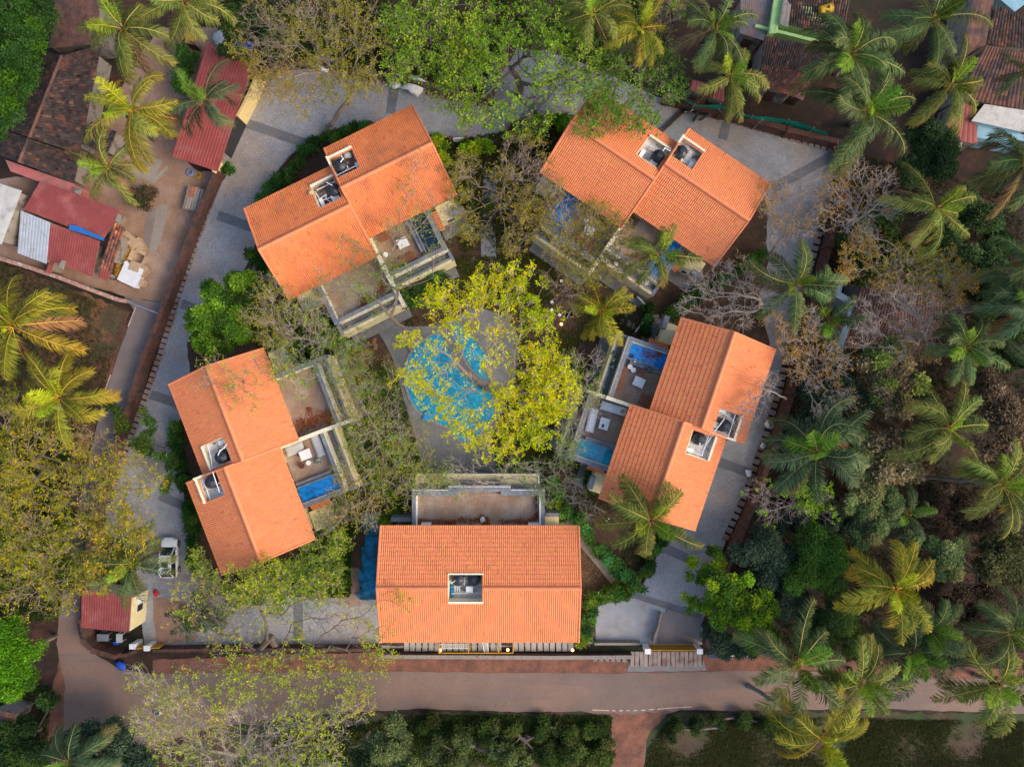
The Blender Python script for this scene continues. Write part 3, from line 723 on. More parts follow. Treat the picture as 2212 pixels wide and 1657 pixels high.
    if extras:
        # cream upstand between the halves
        up = MB(); bx(up, -.14, .04, -4.4, -1.9, 6.3, 7.25)
        up.build('upstand', M_PALECREAM, root)
    # terraces
    tf = MB(); bx(tf, -6.2, -0.1, 4.6, 8.72, 3.2, 3.4); tf.build('terrace_floor', M_TERR, root)
    tf = MB(); bx(tf, 0.1, 5.8, 2.8, 7.0, 3.2, 3.4); tf.build('terrace_floor', M_TERR, root)
    pr = MB()
    bx(pr, -6.65, -6.2, 4.7, 9.05, 2.9, 4.2); bx(pr, -6.2, -.22, 8.68, 9.05, 2.9, 4.2)
    p1 = pr.build('parapet', M_GRANITE, root)
    ct = MB(); bx(ct, -6.2, -6.13, 4.7, 8.68, 3.4, 4.15); bx(ct, -6.2, -.22, 9.05, 9.12, 3.0, 4.17); ct.build('parapet_face', M_PALECREAM, p1)
    pr = MB()
    bx(pr, 5.75, 6.15, 2.9, 7.3, 2.9, 4.2); bx(pr, .12, 5.75, 6.93, 7.3, 2.9, 4.2)
    p2 = pr.build('parapet', M_GRANITE, root)
    ct = MB(); bx(ct, 5.68, 5.75, 2.9, 6.93, 3.4, 4.15); bx(ct, .12, 6.1, 7.3, 7.37, 3.0, 4.17); ct.build('parapet_face', M_PALECREAM, p2)
    dv = MB(); bx(dv, -.22, .12, 2.7, 7.6, 3.2, 4.75); bx(dv, -.22, .12, 7.6, 9.4, 2.9, 4.35); bx(dv, -.22, .12, 9.4, 10.2, 0, 3.6); dv.build('divider_wall', M_PALECREAM, root)
    # outer planters below the parapets
    for (u0, u1, v0, v1) in ((-6.4, -.22, 9.12, 9.85), (.12, 5.95, 7.37, 8.15)):
        gp = MB(); bx(gp, u0, u1, v0, v1, 2.55, 2.85); gp.build('planter_bed', M_GRAVEL, root)
        gr = MB(); bx(gr, u0-.35, u0, v0, v1+.25, 2.4, 3.22) if u0 < -1 else bx(gr, u1, u1+.3, v0, v1+.25, 2.4, 3.22)
        bx(gr, u0, u1, v1-.22, v1+.0, 2.85, 3.16)
        gr.build('planter_edge', M_GRANITE, root)
        fw = MB(); bx(fw, u0-.3 if u0 < -1 else u0, u1+(.25 if u0 > -1 else 0), v1, v1+.26, 0, 3.2); fw.build('front_wall', M_CREAM, root)
    for q_ in ((-6.4, 0.0, 10.1, 11.0, .05, .3), (.0, 6.0, 8.4, 9.5, .05, .31), (-9.2, -6.7, 4.7, 7.3, .05, .28), (6.3, 9.2, 2.9, 5.6, .05, .28)):
        st = MB(); bx(st, *q_); st.build('plinth', M_DECK, root)
    # end blocks with small balconies
    for (u0, u1, v0, v1) in ((-9.0, -6.95, 4.7, 6.1), (6.75, 8.7, 2.9, 4.35)):
        eb = MB(); bx(eb, u0, u1, v0, v1, 0.3, 3.0); o = eb.build('porch', M_CREAM, root)
        wn_ = MB(); um = (u0+u1)/2; bx(wn_, um-.5, um+.5, v1, v1+.06, 1.0, 2.2); w2 = wn_.build('window_frame', M_WHITE, o)
        gl = MB(); bx(gl, um-.42, um+.42, v1+.06, v1+.08, 1.08, 2.12); gl.build('glass', M_GLASS, o)
        e2 = MB(); s = -1 if u0 < 0 else 1
        bx(e2, (u0+u1)/2-.3+s*.5, (u0+u1)/2+.95+s*.5, v1-.15, v1+.35, 2.8, 3.9); e2.build('balcony', M_GRANITE, root)
    # clay tile awnings at the ends
    for (u0, u1, v0, v1) in ((-7.1, -6.65, 5.3, 7.0), (6.15, 6.7, 3.3, 5.3)):
        aw = MB()
        n = 9
        for i in range(n):
            va = v0+(v1-v0)*i/n; vb = v0+(v1-v0)*(i+1)/n
            s = -1 if u0 < 0 else 1; ui, uo = (u1, u0) if u0 < 0 else (u0, u1)
            aw.tube((m*ui, -(va+vb)/2, 3.35), (m*uo, -(va+vb)/2, 2.95), .10, n=6)
        aw.build('awning', M_TILE, root)
    # pools on the terraces
    for k, pl in enumerate(pools):
        if not pl: continue
        (u0, u1, v0, v1), wm = pl
        bs_ = MB()
        for (a0, a1, b0, b1) in ((u0-.12, u0, v0, v1), (u1, u1+.12, v0, v1), (u0-.12, u1+.12, v1, v1+.1)): bx(bs_, a0, a1, b0, b1, 3.4, 4.05)
        bx(bs_, *((u1+.12, u1+.5, v0, v1-.4) if u0 < 0 else (u0-.5, u0-.12, v0, v1-.4)), 3.4, 3.85)
        pb = bs_.build('pool_surround', M_GRANITE, root)
        wt = MB(); bx(wt, u0, u1, v0, v1, 3.4, 3.93); wt.build('pool_water', wm, root)
    # windows and doors under the eaves
    for (uu, vv, s) in ((-4.6, 4.6, 1), (-2.0, 4.6, 1), (2.4, 2.8, 1), (4.6, 2.8, 1)):
        wn_ = MB(); bx(wn_, uu-.85, uu+.85, vv, vv+.05, 3.45, 5.7); fr = wn_.build('door', M_DARKWOOD, root)
        gl = MB(); bx(gl, uu-.7, uu-.04, vv+.05, vv+.07, 3.6, 5.55); bx(gl, uu+.04, uu+.7, vv+.05, vv+.07, 3.6, 5.55); gl.build('glass', M_GLASS, fr)
    for (uu, vv) in ((-6.8, -3.0), (-4.0, -3.0), (3.5, -4.6), (6.4, -4.6)):
        for z in (1.0, 4.0):
            wn_ = MB(); bx(wn_, uu-.6, uu+.6, vv-.05, vv, z, z+1.3); fr = wn_.build('window', M_WHITE, root)
            gl = MB(); bx(gl, uu-.52, uu+.52, vv-.07, vv-.05, z+.08, z+1.22); gl.build('glass', M_GLASS, fr)
    return root

WI = (-2.55, -0.30, -2.62, -0.32); WO = (0.06, 2.32, -4.2, -1.97)
HS = {'top left': ((-14.8, 16.59), 26.2, 1), 'top right': ((13.13, 18.82), -34.3, 1), 'left': ((-24.71, -7.14), 111.0, -1), 'right': ((16.08, -3.7), -108.7, -1)}
PI_ = (-6.1, -4.6, 4.7, 8.55); PO_ = (4.2, 5.62, 3.0, 6.85)
villa(*HS['top left'], 'orange tiled villa at the upper left with leaf-strewn terraces and a dark empty terrace pool', (WI, WO), (None, (PO_, M_WATERD)), (M_BROWNWELL, M_BROWNWELL), tile=M_TILE_OLD)
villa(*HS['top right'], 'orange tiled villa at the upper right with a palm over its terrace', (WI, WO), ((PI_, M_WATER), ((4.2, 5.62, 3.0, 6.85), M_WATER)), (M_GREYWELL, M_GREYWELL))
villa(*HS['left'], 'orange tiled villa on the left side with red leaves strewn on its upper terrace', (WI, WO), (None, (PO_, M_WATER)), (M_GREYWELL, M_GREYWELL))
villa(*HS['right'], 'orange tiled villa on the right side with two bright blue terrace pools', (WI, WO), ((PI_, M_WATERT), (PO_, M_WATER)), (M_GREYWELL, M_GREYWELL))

# ---- the bottom villa: one long roof with the ridge running left to right
C5 = (-2.97, -18.2)
v5 = empty('villa', (C5[0], C5[1], 0), 0, 'long orange tiled villa at the bottom with one straight ridge beside the road', 'villa')
W5 = (-2.72, 0.37, -1.30, 1.13)      # well, x0 x1 y0 y1
mb = MB(); hole = (W5[0], W5[1], -W5[3], -W5[2])
tile_slope(mb, -9.08, 9.08, 0, -5.2, 8.3, 6.3, hole); tile_slope(mb, -9.08, 9.08, 0, 5.5, 8.3, 6.3, hole)
rf = mb.build('roof', M_TILE, v5)
rd = MB()
for ca, cb in ((-9.1, W5[0]), (W5[1], 9.1)):
    k = int((cb-ca)/.36)
    for i in range(k): rd.tube((ca+(cb-ca)*i/k, 0, 8.355), (ca+(cb-ca)*(i+1)/k+.002, 0, 8.355), .19, .187, n=12)
rd.build('ridge_cap', M_RIDGE, rf)
for xx in (-9.08, 9.08):
    vg = MB(); vg.tube((xx, -.05, 8.32), (xx, 5.2, 6.35), .085); vg.tube((xx, .05, 8.32), (xx, -5.5, 6.35), .085); vg.build('verge_cap', M_RIDGE, rf)
so = MB()
for r in rects_minus(-9, 9, -5.15, 5.45, hole):
    for va, vb in ((r[2], min(r[3], 0)), (max(r[2], 0), r[3])):
        if va < vb-1e-3:
            f = lambda v: 8.28-2.0*abs(v)/(5.5 if v > 0 else 5.2)
            V = [(r[0], -va, f(va)), (r[1], -va, f(va)), (r[1], -vb, f(vb)), (r[0], -vb, f(vb))]; V += [(x, y, z-.1) for x, y, z in V]
            so.add(V, np.array([[0, 1, 2, 3], [7, 6, 5, 4], [0, 4, 5, 1], [1, 5, 6, 2], [2, 6, 7, 3], [3, 7, 4, 0]]))
so.build('roof_deck', M_RIDGE, rf)
w = MB()
for r in rects_minus(-8.3, 8.3, -4.6, 4.5, (W5[0], W5[1], W5[2], W5[3])): w.box(r[0], r[1], r[2], r[3], 0, 6.1)
for xx in (-8.3, 8.3):
    w.add([(xx, 4.5, 6.1), (xx, -4.6, 6.1), (xx, 0, 7.95)], [[0, 1, 2]])
w.box(-6.2, 5.8, 4.52, 8.0, 0, 2.9)
w.build('wall', M_CREAM, v5)
fl = MB(); fl.box(W5[0]-.05, W5[1]+.05, W5[2]-.05, W5[3]+.05, 6.3, 6.4); fl.build('well_floor', M_GREYWELL, v5)
ww = MB(); ww.box(W5[0]-.05, W5[1]+.05, W5[3], W5[3]+.12, 5.1, 8.0); ww.box(W5[0]-.05, W5[1]+.05, W5[2]-.12, W5[2], 5.1, 7.95)
for x0, x1 in ((W5[0]-.1, W5[0]), (W5[1], W5[1]+.1)):
    ww.add([(x, y, z) for x in (x0, x1) for y, z in ((W5[2], 5.1), (W5[3], 5.1), (W5[3], 7.9), (0, 8.25), (W5[2], 7.85))], [[0, 1, 2, 3, 4], [9, 8, 7, 6, 5], [0, 4, 9, 5], [4, 3, 8, 9], [3, 2, 7, 8]])
ns = 16
for i in range(ns):
    xx = W5[0]+(W5[1]-W5[0])*(i+.5)/ns
    ww.box(xx-.06, xx+.06, W5[2]-.2, W5[2]-.12, 7.6, 7.93)
ww.build('well_wall', M_PALECREAM, v5)
# terrace to the north with stepped grey parapet
q5 = lambda a, b, z=4.2: (P(*rc(a, b), z)[0]-C5[0], P(*rc(a, b), z)[1]-C5[1])
xL, _ = q5(565, 500); xR, _ = q5(1670, 500)
yT = q5(600, 260)[1]; yB = 4.5
tf = MB(); tf.box(q5(590, 300)[0], q5(1645, 300)[0], yB, q5(0, 280)[1], 3.2, 3.4); tf.box(q5(935, 300)[0], q5(1315, 300)[0], q5(0, 282)[1], q5(0, 255)[1], 3.2, 3.4)
tf.build('terrace_floor', M_TERR, v5)
pr = MB()
a0, a1 = q5(548, 0)[0], q5(582, 0)[0]; b0, b1 = q5(1662, 0)[0], q5(1694, 0)[0]
y0 = q5(0, 288)[1]; y1 = q5(0, 245)[1]; y2 = q5(0, 255)[1]; y3 = q5(0, 215)[1]
c0, c1 = q5(860, 0)[0], q5(935, 0)[0]; d0, d1 = q5(1315, 0)[0], q5(1400, 0)[0]
pr.box(a0, a1, yB, y1, 2.9, 4.2); pr.box(b0, b1, yB, y1, 2.9, 4.2); pr.box(a1, c1, y0, y1, 2.9, 4.2); pr.box(d0, b0, y0, y1, 2.9, 4.2)
pr.box(c0, d1, y1, y3, 2.9, 4.2); pr.box(c1, d0, y2, y1, 2.9, 4.2)
pp = pr.build('parapet', M_GRANITE, v5)
ct = MB(); ct.box(a1, a1+.1, yB, y0, 3.4, 4.18); ct.box(b0-.16, b0, yB, y0, 3.4, 4.19); ct.box(a0, c0, y1, y1+.08, 3.2, 4.18); ct.box(d1, b1, y1, y1+.08, 3.2, 4.18); ct.box(c0, d1, y3, y3+.08, 3.2, 4.18)
ct.build('parapet_face', M_WHITE, pp)
ld = MB(); l = q5(590, 110, 2.9); r_ = q5(1635, 190, 2.9)
ld.box(l[0], r_[0], r_[1]-.2, l[1], 2.6, 2.85); ld.build('canopy', M_CREAM, v5)
ld = MB(); ld.box(l[0]-.05, r_[0]+.05, l[1], l[1]+.12, 2.6, 3.0); ld.box(l[0]-.12, l[0], r_[1]-.2, l[1], 2.6, 3.0); ld.box(r_[0], r_[0]+.15, r_[1]-.2, l[1], 2.6, 3.0); ld.build('canopy_edge', M_PALECREAM, v5)
s1 = q5(565, 235, 3.6); s2 = q5(820, 200, 3.6); s3 = q5(1415, 235, 3.6); s4 = q5(1660, 200, 3.6); s5 = q5(935, 205, 3.7); s6 = q5(1305, 165, 3.7)
for A, B in ((s1, s2), (s3, s4), (s5, s6)): bd = MB(); bd.box(A[0], B[0], A[1], B[1], 2.86, 3.4); bd.build('planter_bed', M_BAND, v5)
eb = MB(); e1 = q5(1695, 548, 3); e2 = q5(1815, 465, 3); eb.box(e1[0], e2[0], 4.55, e2[1], 0, 3.0); eb.build('porch', M_CREAM, v5)
eb = MB(); eb.box(e1[0]+.02, e2[0], e2[1], e2[1]+.35, 0, 3.3); eb.build('balcony', M_GRANITE, v5); eb = MB(); k1 = q5(370, 510, 3); k2 = q5(545, 490, 3); eb.box(k1[0], k2[0], k1[1], k2[1]+.2, 0, 3.2); eb.build('balcony', M_GRANITE, v5)
st = MB(); st.box(-8.5, 8.5, -6.2, -4.62, .05, .12); st.build('plinth', M_DECK, v5)
st = MB(); st.box(-6.3, 6.2, 8.0, 9.8, .05, .22); st.build('plinth', M_DECK, v5)
for uu in (-6.5, -2.5, 2.0, 6.0):
    for z in (1.0, 4.0):
        wn_ = MB(); wn_.box(uu-.6, uu+.6, -4.66, -4.6, z, z+1.3); fr = wn_.build('window', M_WHITE, v5)
        gl = MB(); gl.box(uu-.52, uu+.52, -4.69, -4.66, z+.08, z+1.22); gl.build('glass', M_GLASS, fr)
for yy in (-1.1, -2.3, 3.0):
    sb = MB(); sb.box(8.3, 8.62, yy-.25, yy+.25, 3.2, 3.9); sb.build('window_hood', M_WHITE, v5)

# ---- things standing in the roof wells
def water_tank(x, y, z, label, r=.58, h=1.0, group='black water tanks'):
    o = empty('water_tank', (x, y, z), rnd.uniform(0, 6), label, 'water tank', group)
    mb = MB(); pr = [(r*.96, 0), (r, .06)]
    for i in range(4): zz = .12+i*h/4.6; pr += [(r, zz), (r*.965, zz+.05), (r*.965, zz+.10), (r, zz+.15)]
    pr += [(r, h*.93), (r*.93, h), (r*.6, h+.13), (.22, h+.2)]
    mb.lathe((0, 0, 0), pr, 28)
    for k in range(8):
        a = k*math.pi/4; ca, sa = math.cos(a), math.sin(a)
        mb.tube((.25*ca, .25*sa, h+.2), (.92*r*ca, .92*r*sa, h+.02), .035, n=5)
    mb.build('body', M_BLACK, o, smooth=False)
    ld = MB(); ld.lathe((0, 0, 0), [(.24, h+.17), (.24, h+.27), (.20, h+.30), (.0001, h+.31)], 20); ld.build('lid', M_BLACK, o)
    return o
def ac_unit(x, y, z, a, label, L=.95, W=.36, H=.65):
    o = empty('ac_unit', (x, y, z), a, label, 'air conditioner', 'outdoor air conditioner units')
    mb = MB(); mb.box(-L/2, L/2, -W/2, W/2, .08, H); mb.box(-L/2, -L/2+.08, -W/2, W/2, 0, .08); mb.box(L/2-.08, L/2, -W/2, W/2, 0, .08)
    mb.box(-L/2+.02, L/2-.02, -W/2+.02, W/2-.02, H, H+.012); mb.build('casing', M_WHITE, o)
    f = MB(); f.lathe((0, 0, 0), [(.23, 0), (.23, .015), (.0001, .02)], 16)
    fo = f.build('fan_grille', M_METAL, o); fo.location = (-.12, -W/2-.001, .36); fo.rotation_euler = (math.pi/2, 0, 0)
    return o
def pipework(pts_list, label, r=.045):
    mb = MB()
    for pts in pts_list:
        mb.path([np.array(p) for p in pts], r, n=6)
        for p in pts[1:-1]:
            mb.box(p[0]-r*1.3, p[0]+r*1.3, p[1]-r*1.3, p[1]+r*1.3, p[2]-r*1.3, p[2]+r*1.3)
    return mb.build('water_pipes', M_PVC, label=label, cat='pipes')
def drum(x, y, z, label, r=.2, h=.35, m=None):
    o = empty('drum', (x, y, z), 0, label, 'drum')
    mb = MB(); mb.lathe((0, 0, 0), [(r, 0), (r*1.02, h*.3), (r, h*.6), (r, h)], 14); mb.build('body', m or M_BLUEPL, o)
    mb = MB(); mb.lathe((0, 0, 0), [(r*.9, h), (r*.5, h+.05), (.001, h+.06)], 14); mb.build('lid', m or M_BLUEPL, o)
def hp(px, z): return P(px[0], px[1], z)
ZF = 6.4
ZT = ZF+1.3
rr1_, rr2, rr3, rr4b = R(640, 180), R(1440, 240), R(440, 940), R(1560, 1100)
for fr, tk, lab in ((rr1_, (905, 1075), 'black water tank in the lower left roof well of the upper left villa'), (rr1_, (960, 862), 'black water tank in the upper right roof well of the upper left villa'),
                    (rr2, (1272, 600), 'black water tank beside a white box in the upper right villa left well'), (rr2, (1470, 562), 'black water tank in the right roof well of the upper right villa'),
                    (rr3, (542, 1065), 'black water tank in the upper roof well of the left villa'), (rr3, (455, 1282), 'black water tank in the lower roof well of the left villa'),
                    (rr4b, (1482, 300), 'black water tank in the outer roof well of the right villa'), (rr4b, (1262, 415), 'black water tank in the inner roof well of the right villa'),
                    (rc, (940, 1022), 'left of the two black water tanks in the bottom villa roof'), (rc, (1080, 1022), 'right of the two black water tanks in the bottom villa roof')):
    p = hp(fr(*tk), ZT); water_tank(p[0], p[1], ZF, lab)
angs = {'1': math.radians(26.2), '2': math.radians(-34.3), '3': math.radians(111), '4': math.radians(-108.7)}
for fr, px, a, lab, L, W in ((rr1_, (820, 1205), angs['1']+math.pi/2, 'white air conditioner at the left side of the lower well, upper left villa', 1.0, .34), (rr1_, (932, 1155), angs['1'], 'wide white unit below the tank in the lower well, upper left villa', .75, .6),
                       (rr1_, (1128, 893), angs['1']+math.pi/2, 'white air conditioner at the right side of the upper well, upper left villa', .9, .32),
                       (rr2, (1118, 600), angs['2']+math.pi/2, 'long white air conditioner at the lower left of the left well, upper right villa', 1.0, .36), (rr2, (1218, 678), angs['2'], 'square white box unit below the tank, upper right villa', .7, .62),
                       (rr2, (1535, 705), angs['2']+math.pi/2, 'white air conditioner in the bottom corner of the right well, upper right villa', .95, .38),
                       (rr3, (578, 925), angs['3']-math.pi/2, 'white air conditioner at the top corner of the upper well, left villa', .95, .4), (rr3, (590, 1368), angs['3']-math.pi/2, 'white air conditioner at the bottom corner of the lower well, left villa', .65, .4),
                       (rr3, (555, 1278), angs['3']-math.pi/2, 'narrow white unit in the middle of the lower well, left villa', .6, .22),
                       (rr4b, (1440, 170), angs['4']+math.pi/2, 'white air conditioner at the top corner of the outer well, right villa', .8, .36), (rr4b, (1158, 505), angs['4']+math.pi/2, 'white air conditioner at the left corner of the inner well, right villa', .8, .36),
                       (rr4b, (1385, 290), angs['4'], 'pale square unit left of the tank in the outer well, right villa', .5, .6), (rc, (1045, 1095), 0, 'grey-white unit between the pipes in the bottom villa well', .65, .55)):
    z = ZF
    p = hp(fr(*px), z+.6); ac_unit(p[0], p[1], z, a, lab, L, W)
def L3(fr, z, *pts): return [P(*fr(*p), z+1.0) for p in pts]
pipework([L3(rr1_, 6.0, (770, 1090), (920, 1020), (880, 1080)), L3(rr1_, 5.9, (755, 1105), (850, 1250)), L3(rr1_, 5.8, (800, 1160), (850, 1130), (850, 1170), (890, 1190)), L3(rr1_, 5.9, (790, 1190), (900, 1150)), L3(rr1_, 6.7, (855, 1025), (905, 1050))], 'white water pipes in the lower left well of the upper left villa')
pipework([L3(rr1_, 6.3, (940, 965), (1110, 880)), L3(rr1_, 6.0, (960, 975), (1085, 925), (1125, 925)), L3(rr1_, 6.0, (980, 790), (1040, 900), (990, 940)), L3(rr1_, 6.8, (975, 850), (1000, 815))], 'white water pipes in the upper right well of the upper left villa')
pipework([L3(rr2, 6.0, (1165, 505), (1250, 555)), L3(rr2, 5.8, (1160, 570), (1220, 600), (1240, 570)), L3(rr2, 6.9, (1300, 570), (1320, 545), (1370, 570)), L3(rr2, 5.7, (1130, 640), (1180, 660), (1200, 690))], 'white water pipes in the left well of the upper right villa')
pipework([L3(rr2, 6.0, (1375, 590), (1470, 640), (1460, 660)), L3(rr2, 5.9, (1370, 620), (1530, 720)), L3(rr2, 5.7, (1385, 610), (1540, 690))], 'white water pipes in the right well of the upper right villa')
pipework([L3(rr3, 6.0, (440, 950), (470, 1060), (480, 1150)), L3(rr3, 6.9, (530, 1045), (550, 1005), (585, 980), (610, 940)), L3(rr3, 5.9, (470, 1160), (640, 1090))], 'white water pipes in the upper well of the left villa')
pipework([L3(rr3, 6.9, (485, 1190), (545, 1365)), L3(rr3, 5.8, (395, 1240), (465, 1425), (600, 1370)), L3(rr3, 5.9, (525, 1280), (600, 1250)), L3(rr3, 5.9, (540, 1340), (580, 1290)), L3(rr3, 5.7, (510, 1330), (560, 1400))], 'white water pipes in the lower well of the left villa')
pipework([L3(rr4b, 6.8, (1380, 350), (1465, 240)), L3(rr4b, 5.9, (1350, 330), (1500, 385), (1560, 200)), L3(rr4b, 5.7, (1380, 230), (1450, 190), (1540, 250))], 'white water pipes in the outer well of the right villa')
pipework([L3(rr4b, 6.8, (1250, 470), (1255, 445)), L3(rr4b, 5.9, (1130, 500), (1270, 555), (1330, 380)), L3(rr4b, 6.2, (1290, 490), (1350, 395))], 'white water pipes in the inner well of the right villa')
pipework([L3(rc, 6.0, (1000, 990), (1000, 1060)), L3(rc, 5.9, (890, 1130), (1150, 1130)), L3(rc, 5.8, (890, 1140), (1155, 1120)), L3(rc, 5.8, (920, 1065), (920, 1125)), L3(rc, 5.8, (940, 1065), (940, 1125)), L3(rc, 5.8, (960, 1075), (960, 1125)), L3(rc, 6.8, (885, 1045), (920, 1022))], 'white water pipes below the tanks of the bottom villa', r=.035)
for fr, px, lab in ((rr1_, (972, 988), 'blue drum in the upper well of the upper left villa'), (rr1_, (985, 1150), 'blue drum in the lower well of the upper left villa'), (rr2, (1250, 710), 'blue drum in the corner of the left well, upper right villa'),
                (rr3, (535, 1195), 'blue drum at the top of the lower well, left villa'), (rr4b, (1192, 338), 'blue drum at the top of the inner well, right villa'), (rr4b, (1360, 330), 'blue drum at the left of the outer well, right villa'),
                (rc, (893, 1075), 'topmost of three blue drums in the bottom villa well'), (rc, (893, 1110), 'middle one of three blue drums in the bottom villa well'), (rc, (890, 1145), 'lowest of three blue drums in the bottom villa well')):
    p = hp(fr(*px), 6.7); drum(p[0], p[1], ZF, lab, r=.17)
# sacks left in the wells
def sack(x, y, z, label, m, s=.35, cat='sack', seed=1):
    rr = np.random.default_rng(seed); mb = MB(); n = 12; k = 6; V = []
    for i in range(k+1):
        ph = -math.pi/2+math.pi*i/k
        for j in range(n):
            th = 2*math.pi*j/n; r = s*(1+.18*rr.normal())
            V.append((r*math.cos(ph)*math.cos(th)*1.2, r*math.cos(ph)*math.sin(th), s*.55*math.sin(ph)+s*.55))
    F = np.array([[i*n+j, i*n+(j+1) % n, (i+1)*n+(j+1) % n, (i+1)*n+j] for i in range(k) for j in range(n)])
    mb.add(V, F); return mb.build('sack', m, smooth=True, label=label, cat=cat, loc=(x, y, z), rz=rr.uniform(0, 6))
M_SACK = mat('pale_sack', (0.50, 0.49, 0.47), 0.9, 0.25, 6.0)
p = hp(rr1_(1035, 790), 6.6); sack(p[0], p[1], ZF, 'crumpled pale sack in the upper well of the upper left villa', M_SACK, seed=3)
p = hp(rr1_(715, 1105), 7.3); sack(p[0], p[1], 7.02, 'yellowish sack on the roof tiles beside the lower well, upper left villa', mat('yellow_sack', (.5, .42, .2), .9, .2, 5), .22, seed=4)

# ---- terrace furniture
ZTF = 3.4
def table(px, fr, a, label, L=.95, W=.95, h=.55, rim=True):
    p = hp(fr(*px), ZTF+h); o = empty('table', (p[0], p[1], ZTF), a, label, 'table', 'white terrace tables')
    mb = MB(); mb.box(-L/2, L/2, -W/2, W/2, h-.04, h); mb.build('tabletop', M_WHITE, o)
    if rim:
        n = 18; sc_ = [(-.56*L+ (1.12*L)*0, 0)]
        poly = [(math.copysign(abs(math.cos(t))**.6, math.cos(t))*L*.56, math.copysign(abs(math.sin(t))**.6, math.sin(t))*W*.56) for t in [i*2*math.pi/n for i in range(n)]]
        mb = MB(); mb.prism(poly, h-.12, h-.045); mb.build('frame', M_WOOD, o)
    for sx in (-1, 1):
        for sy in (-1, 1):
            mb = MB(); mb.box(sx*L*.38-.03, sx*L*.38+.03, sy*W*.38-.03, sy*W*.38+.03, 0, h-.12); mb.build('leg', M_WOOD, o)
def round_stool(px, fr, label, r=.24, h=.45, z=ZTF, m=None):
    p = hp(fr(*px), z+h); o = empty('stool', (p[0], p[1], z), 0, label, 'stool', 'round stools and side tables')
    mb = MB(); mb.lathe((0, 0, 0), [(r, h-.07), (r*1.02, h-.03), (r*.97, h), (.0001, h+.005)], 22); mb.build('seat', m or M_WHITE, o)
    mb = MB(); mb.lathe((0, 0, 0), [(r*.7, 0), (r*.55, h*.4), (r*.8, h-.07)], 16); mb.build('base', m or M_WHITE, o)
def slat_bench(px, fr, a, label, L=2.1, W=.72, h=.42, m=None, cat='sunbed', n=16):
    p = hp(fr(*px), ZTF+h); o = empty('sunbed', (p[0], p[1], ZTF), a, label, cat, 'slatted wooden sunbeds')
    mb = MB(); m = m or M_WOOD
    for i in range(n):
        x = -L/2+L*(i+.5)/n; mb.box(x-L/n*.33, x+L/n*.33, -W/2, W/2, h-.03, h)
    mb.build('slats', m, o)
    fr_ = MB(); fr_.box(-L/2, L/2, -W/2, -W/2+.05, h-.1, h-.032); fr_.box(-L/2, L/2, W/2-.05, W/2, h-.1, h-.032); fr_.box(-.03, .03, -W/2+.05, W/2-.05, h-.1, h-.032); fr_.build('frame', m, o)
    for sx in (-1, 1):
        for sy in (-1, 1):
            mb = MB(); mb.box(sx*L*.42-.03, sx*L*.42+.03, sy*(W/2-.06)-.03, sy*(W/2-.06)+.03, 0, h-.1); mb.build('leg', m, o)
def cushion_mesh(L, W, H, seed=1, amp=.02, m=None):
    rr = np.random.default_rng(seed); nx, ny = 14, 7; V = []; mb = MB()
    for i in range(nx+1):
        for j in range(ny+1):
            x = -L/2+L*i/nx; y = -W/2+W*j/ny
            ex = min(i, nx-i)/2; ey = min(j, ny-j)/2; e = min(1, ex, ey)
            V.append((x, y, H*(.35+.65*math.sqrt(e)) + rr.normal(0, amp)))
    F = [[i*(ny+1)+j, (i+1)*(ny+1)+j, (i+1)*(ny+1)+j+1, i*(ny+1)+j+1] for i in range(nx) for j in range(ny)]
    mb.add(V, np.array(F)); mb.box(-L/2, L/2, -W/2, W/2, 0, H*.34)
    return mb
def daybed(px, fr, a, label, L=2.2, W=.85, h=.42, m=None, seed=1, amp=.012, pillows=0):
    p = hp(fr(*px), ZTF+h); o = empty('daybed', (p[0], p[1], ZTF), a, label, 'daybed', 'covered daybeds')
    mb = MB(); mb.box(-L/2+.05, L/2-.05, -W/2+.05, W/2-.05, .06, h-.2); mb.build('frame', M_DARKWOOD, o)
    c = cushion_mesh(L, W, .2, seed, amp).build('mattress', m or M_WHITECUSH, o, smooth=True); c.location = (0, 0, h-.2)
    for sx in (-1, 1):
        for sy in (-1, 1):
            mb = MB(); mb.box(sx*L*.42-.04, sx*L*.42+.04, sy*W*.36-.04, sy*W*.36+.04, 0, .06); mb.build('leg', M_DARKWOOD, o)
def chair(px, fr, a, label, m=None, w=.5):
    p = hp(fr(*px), ZTF+.5); o = empty('chair', (p[0], p[1], ZTF), a, label, 'chair')
    m = m or M_WOOD
    mb = MB(); mb.box(-w/2, w/2, -w/2, w/2, .40, .45); mb.build('seat', m, o)
    mb = MB(); mb.box(-w/2, w/2, w/2-.05, w/2, .45, .85); mb.build('backrest', m, o)
    for sx in (-1, 1):
        for sy in (-1, 1):
            mb = MB(); mb.tube((sx*(w/2-.03), sy*(w/2-.03), 0), (sx*(w/2-.03), sy*(w/2-.03), .40), .02); mb.build('leg', m, o)
def pot(px, fr, label, z=ZTF, r=.16, h=.4, plant=True, seed=1, cat='potted plant', m=None):
    p = hp(fr(*px), z+h); o = empty('plant_pot', (p[0], p[1], z), 0, label, cat)
    mb = MB(); mb.lathe((0, 0, 0), [(r*.7, 0), (r, h*.5), (r*.95, h), (r*.8, h), (r*.78, h-.06), (.001, h-.06)], 16); mb.build('pot', m or M_GREYWELL, o)
    if plant:
        rr = np.random.default_rng(seed); fb = MB()
        leaf_cluster(fb, np.array([[0, 0, h]]), 16, .34, .10, rr, (0.05, 0.13, 0.03)); fb.build('foliage', M_LEAF, o)

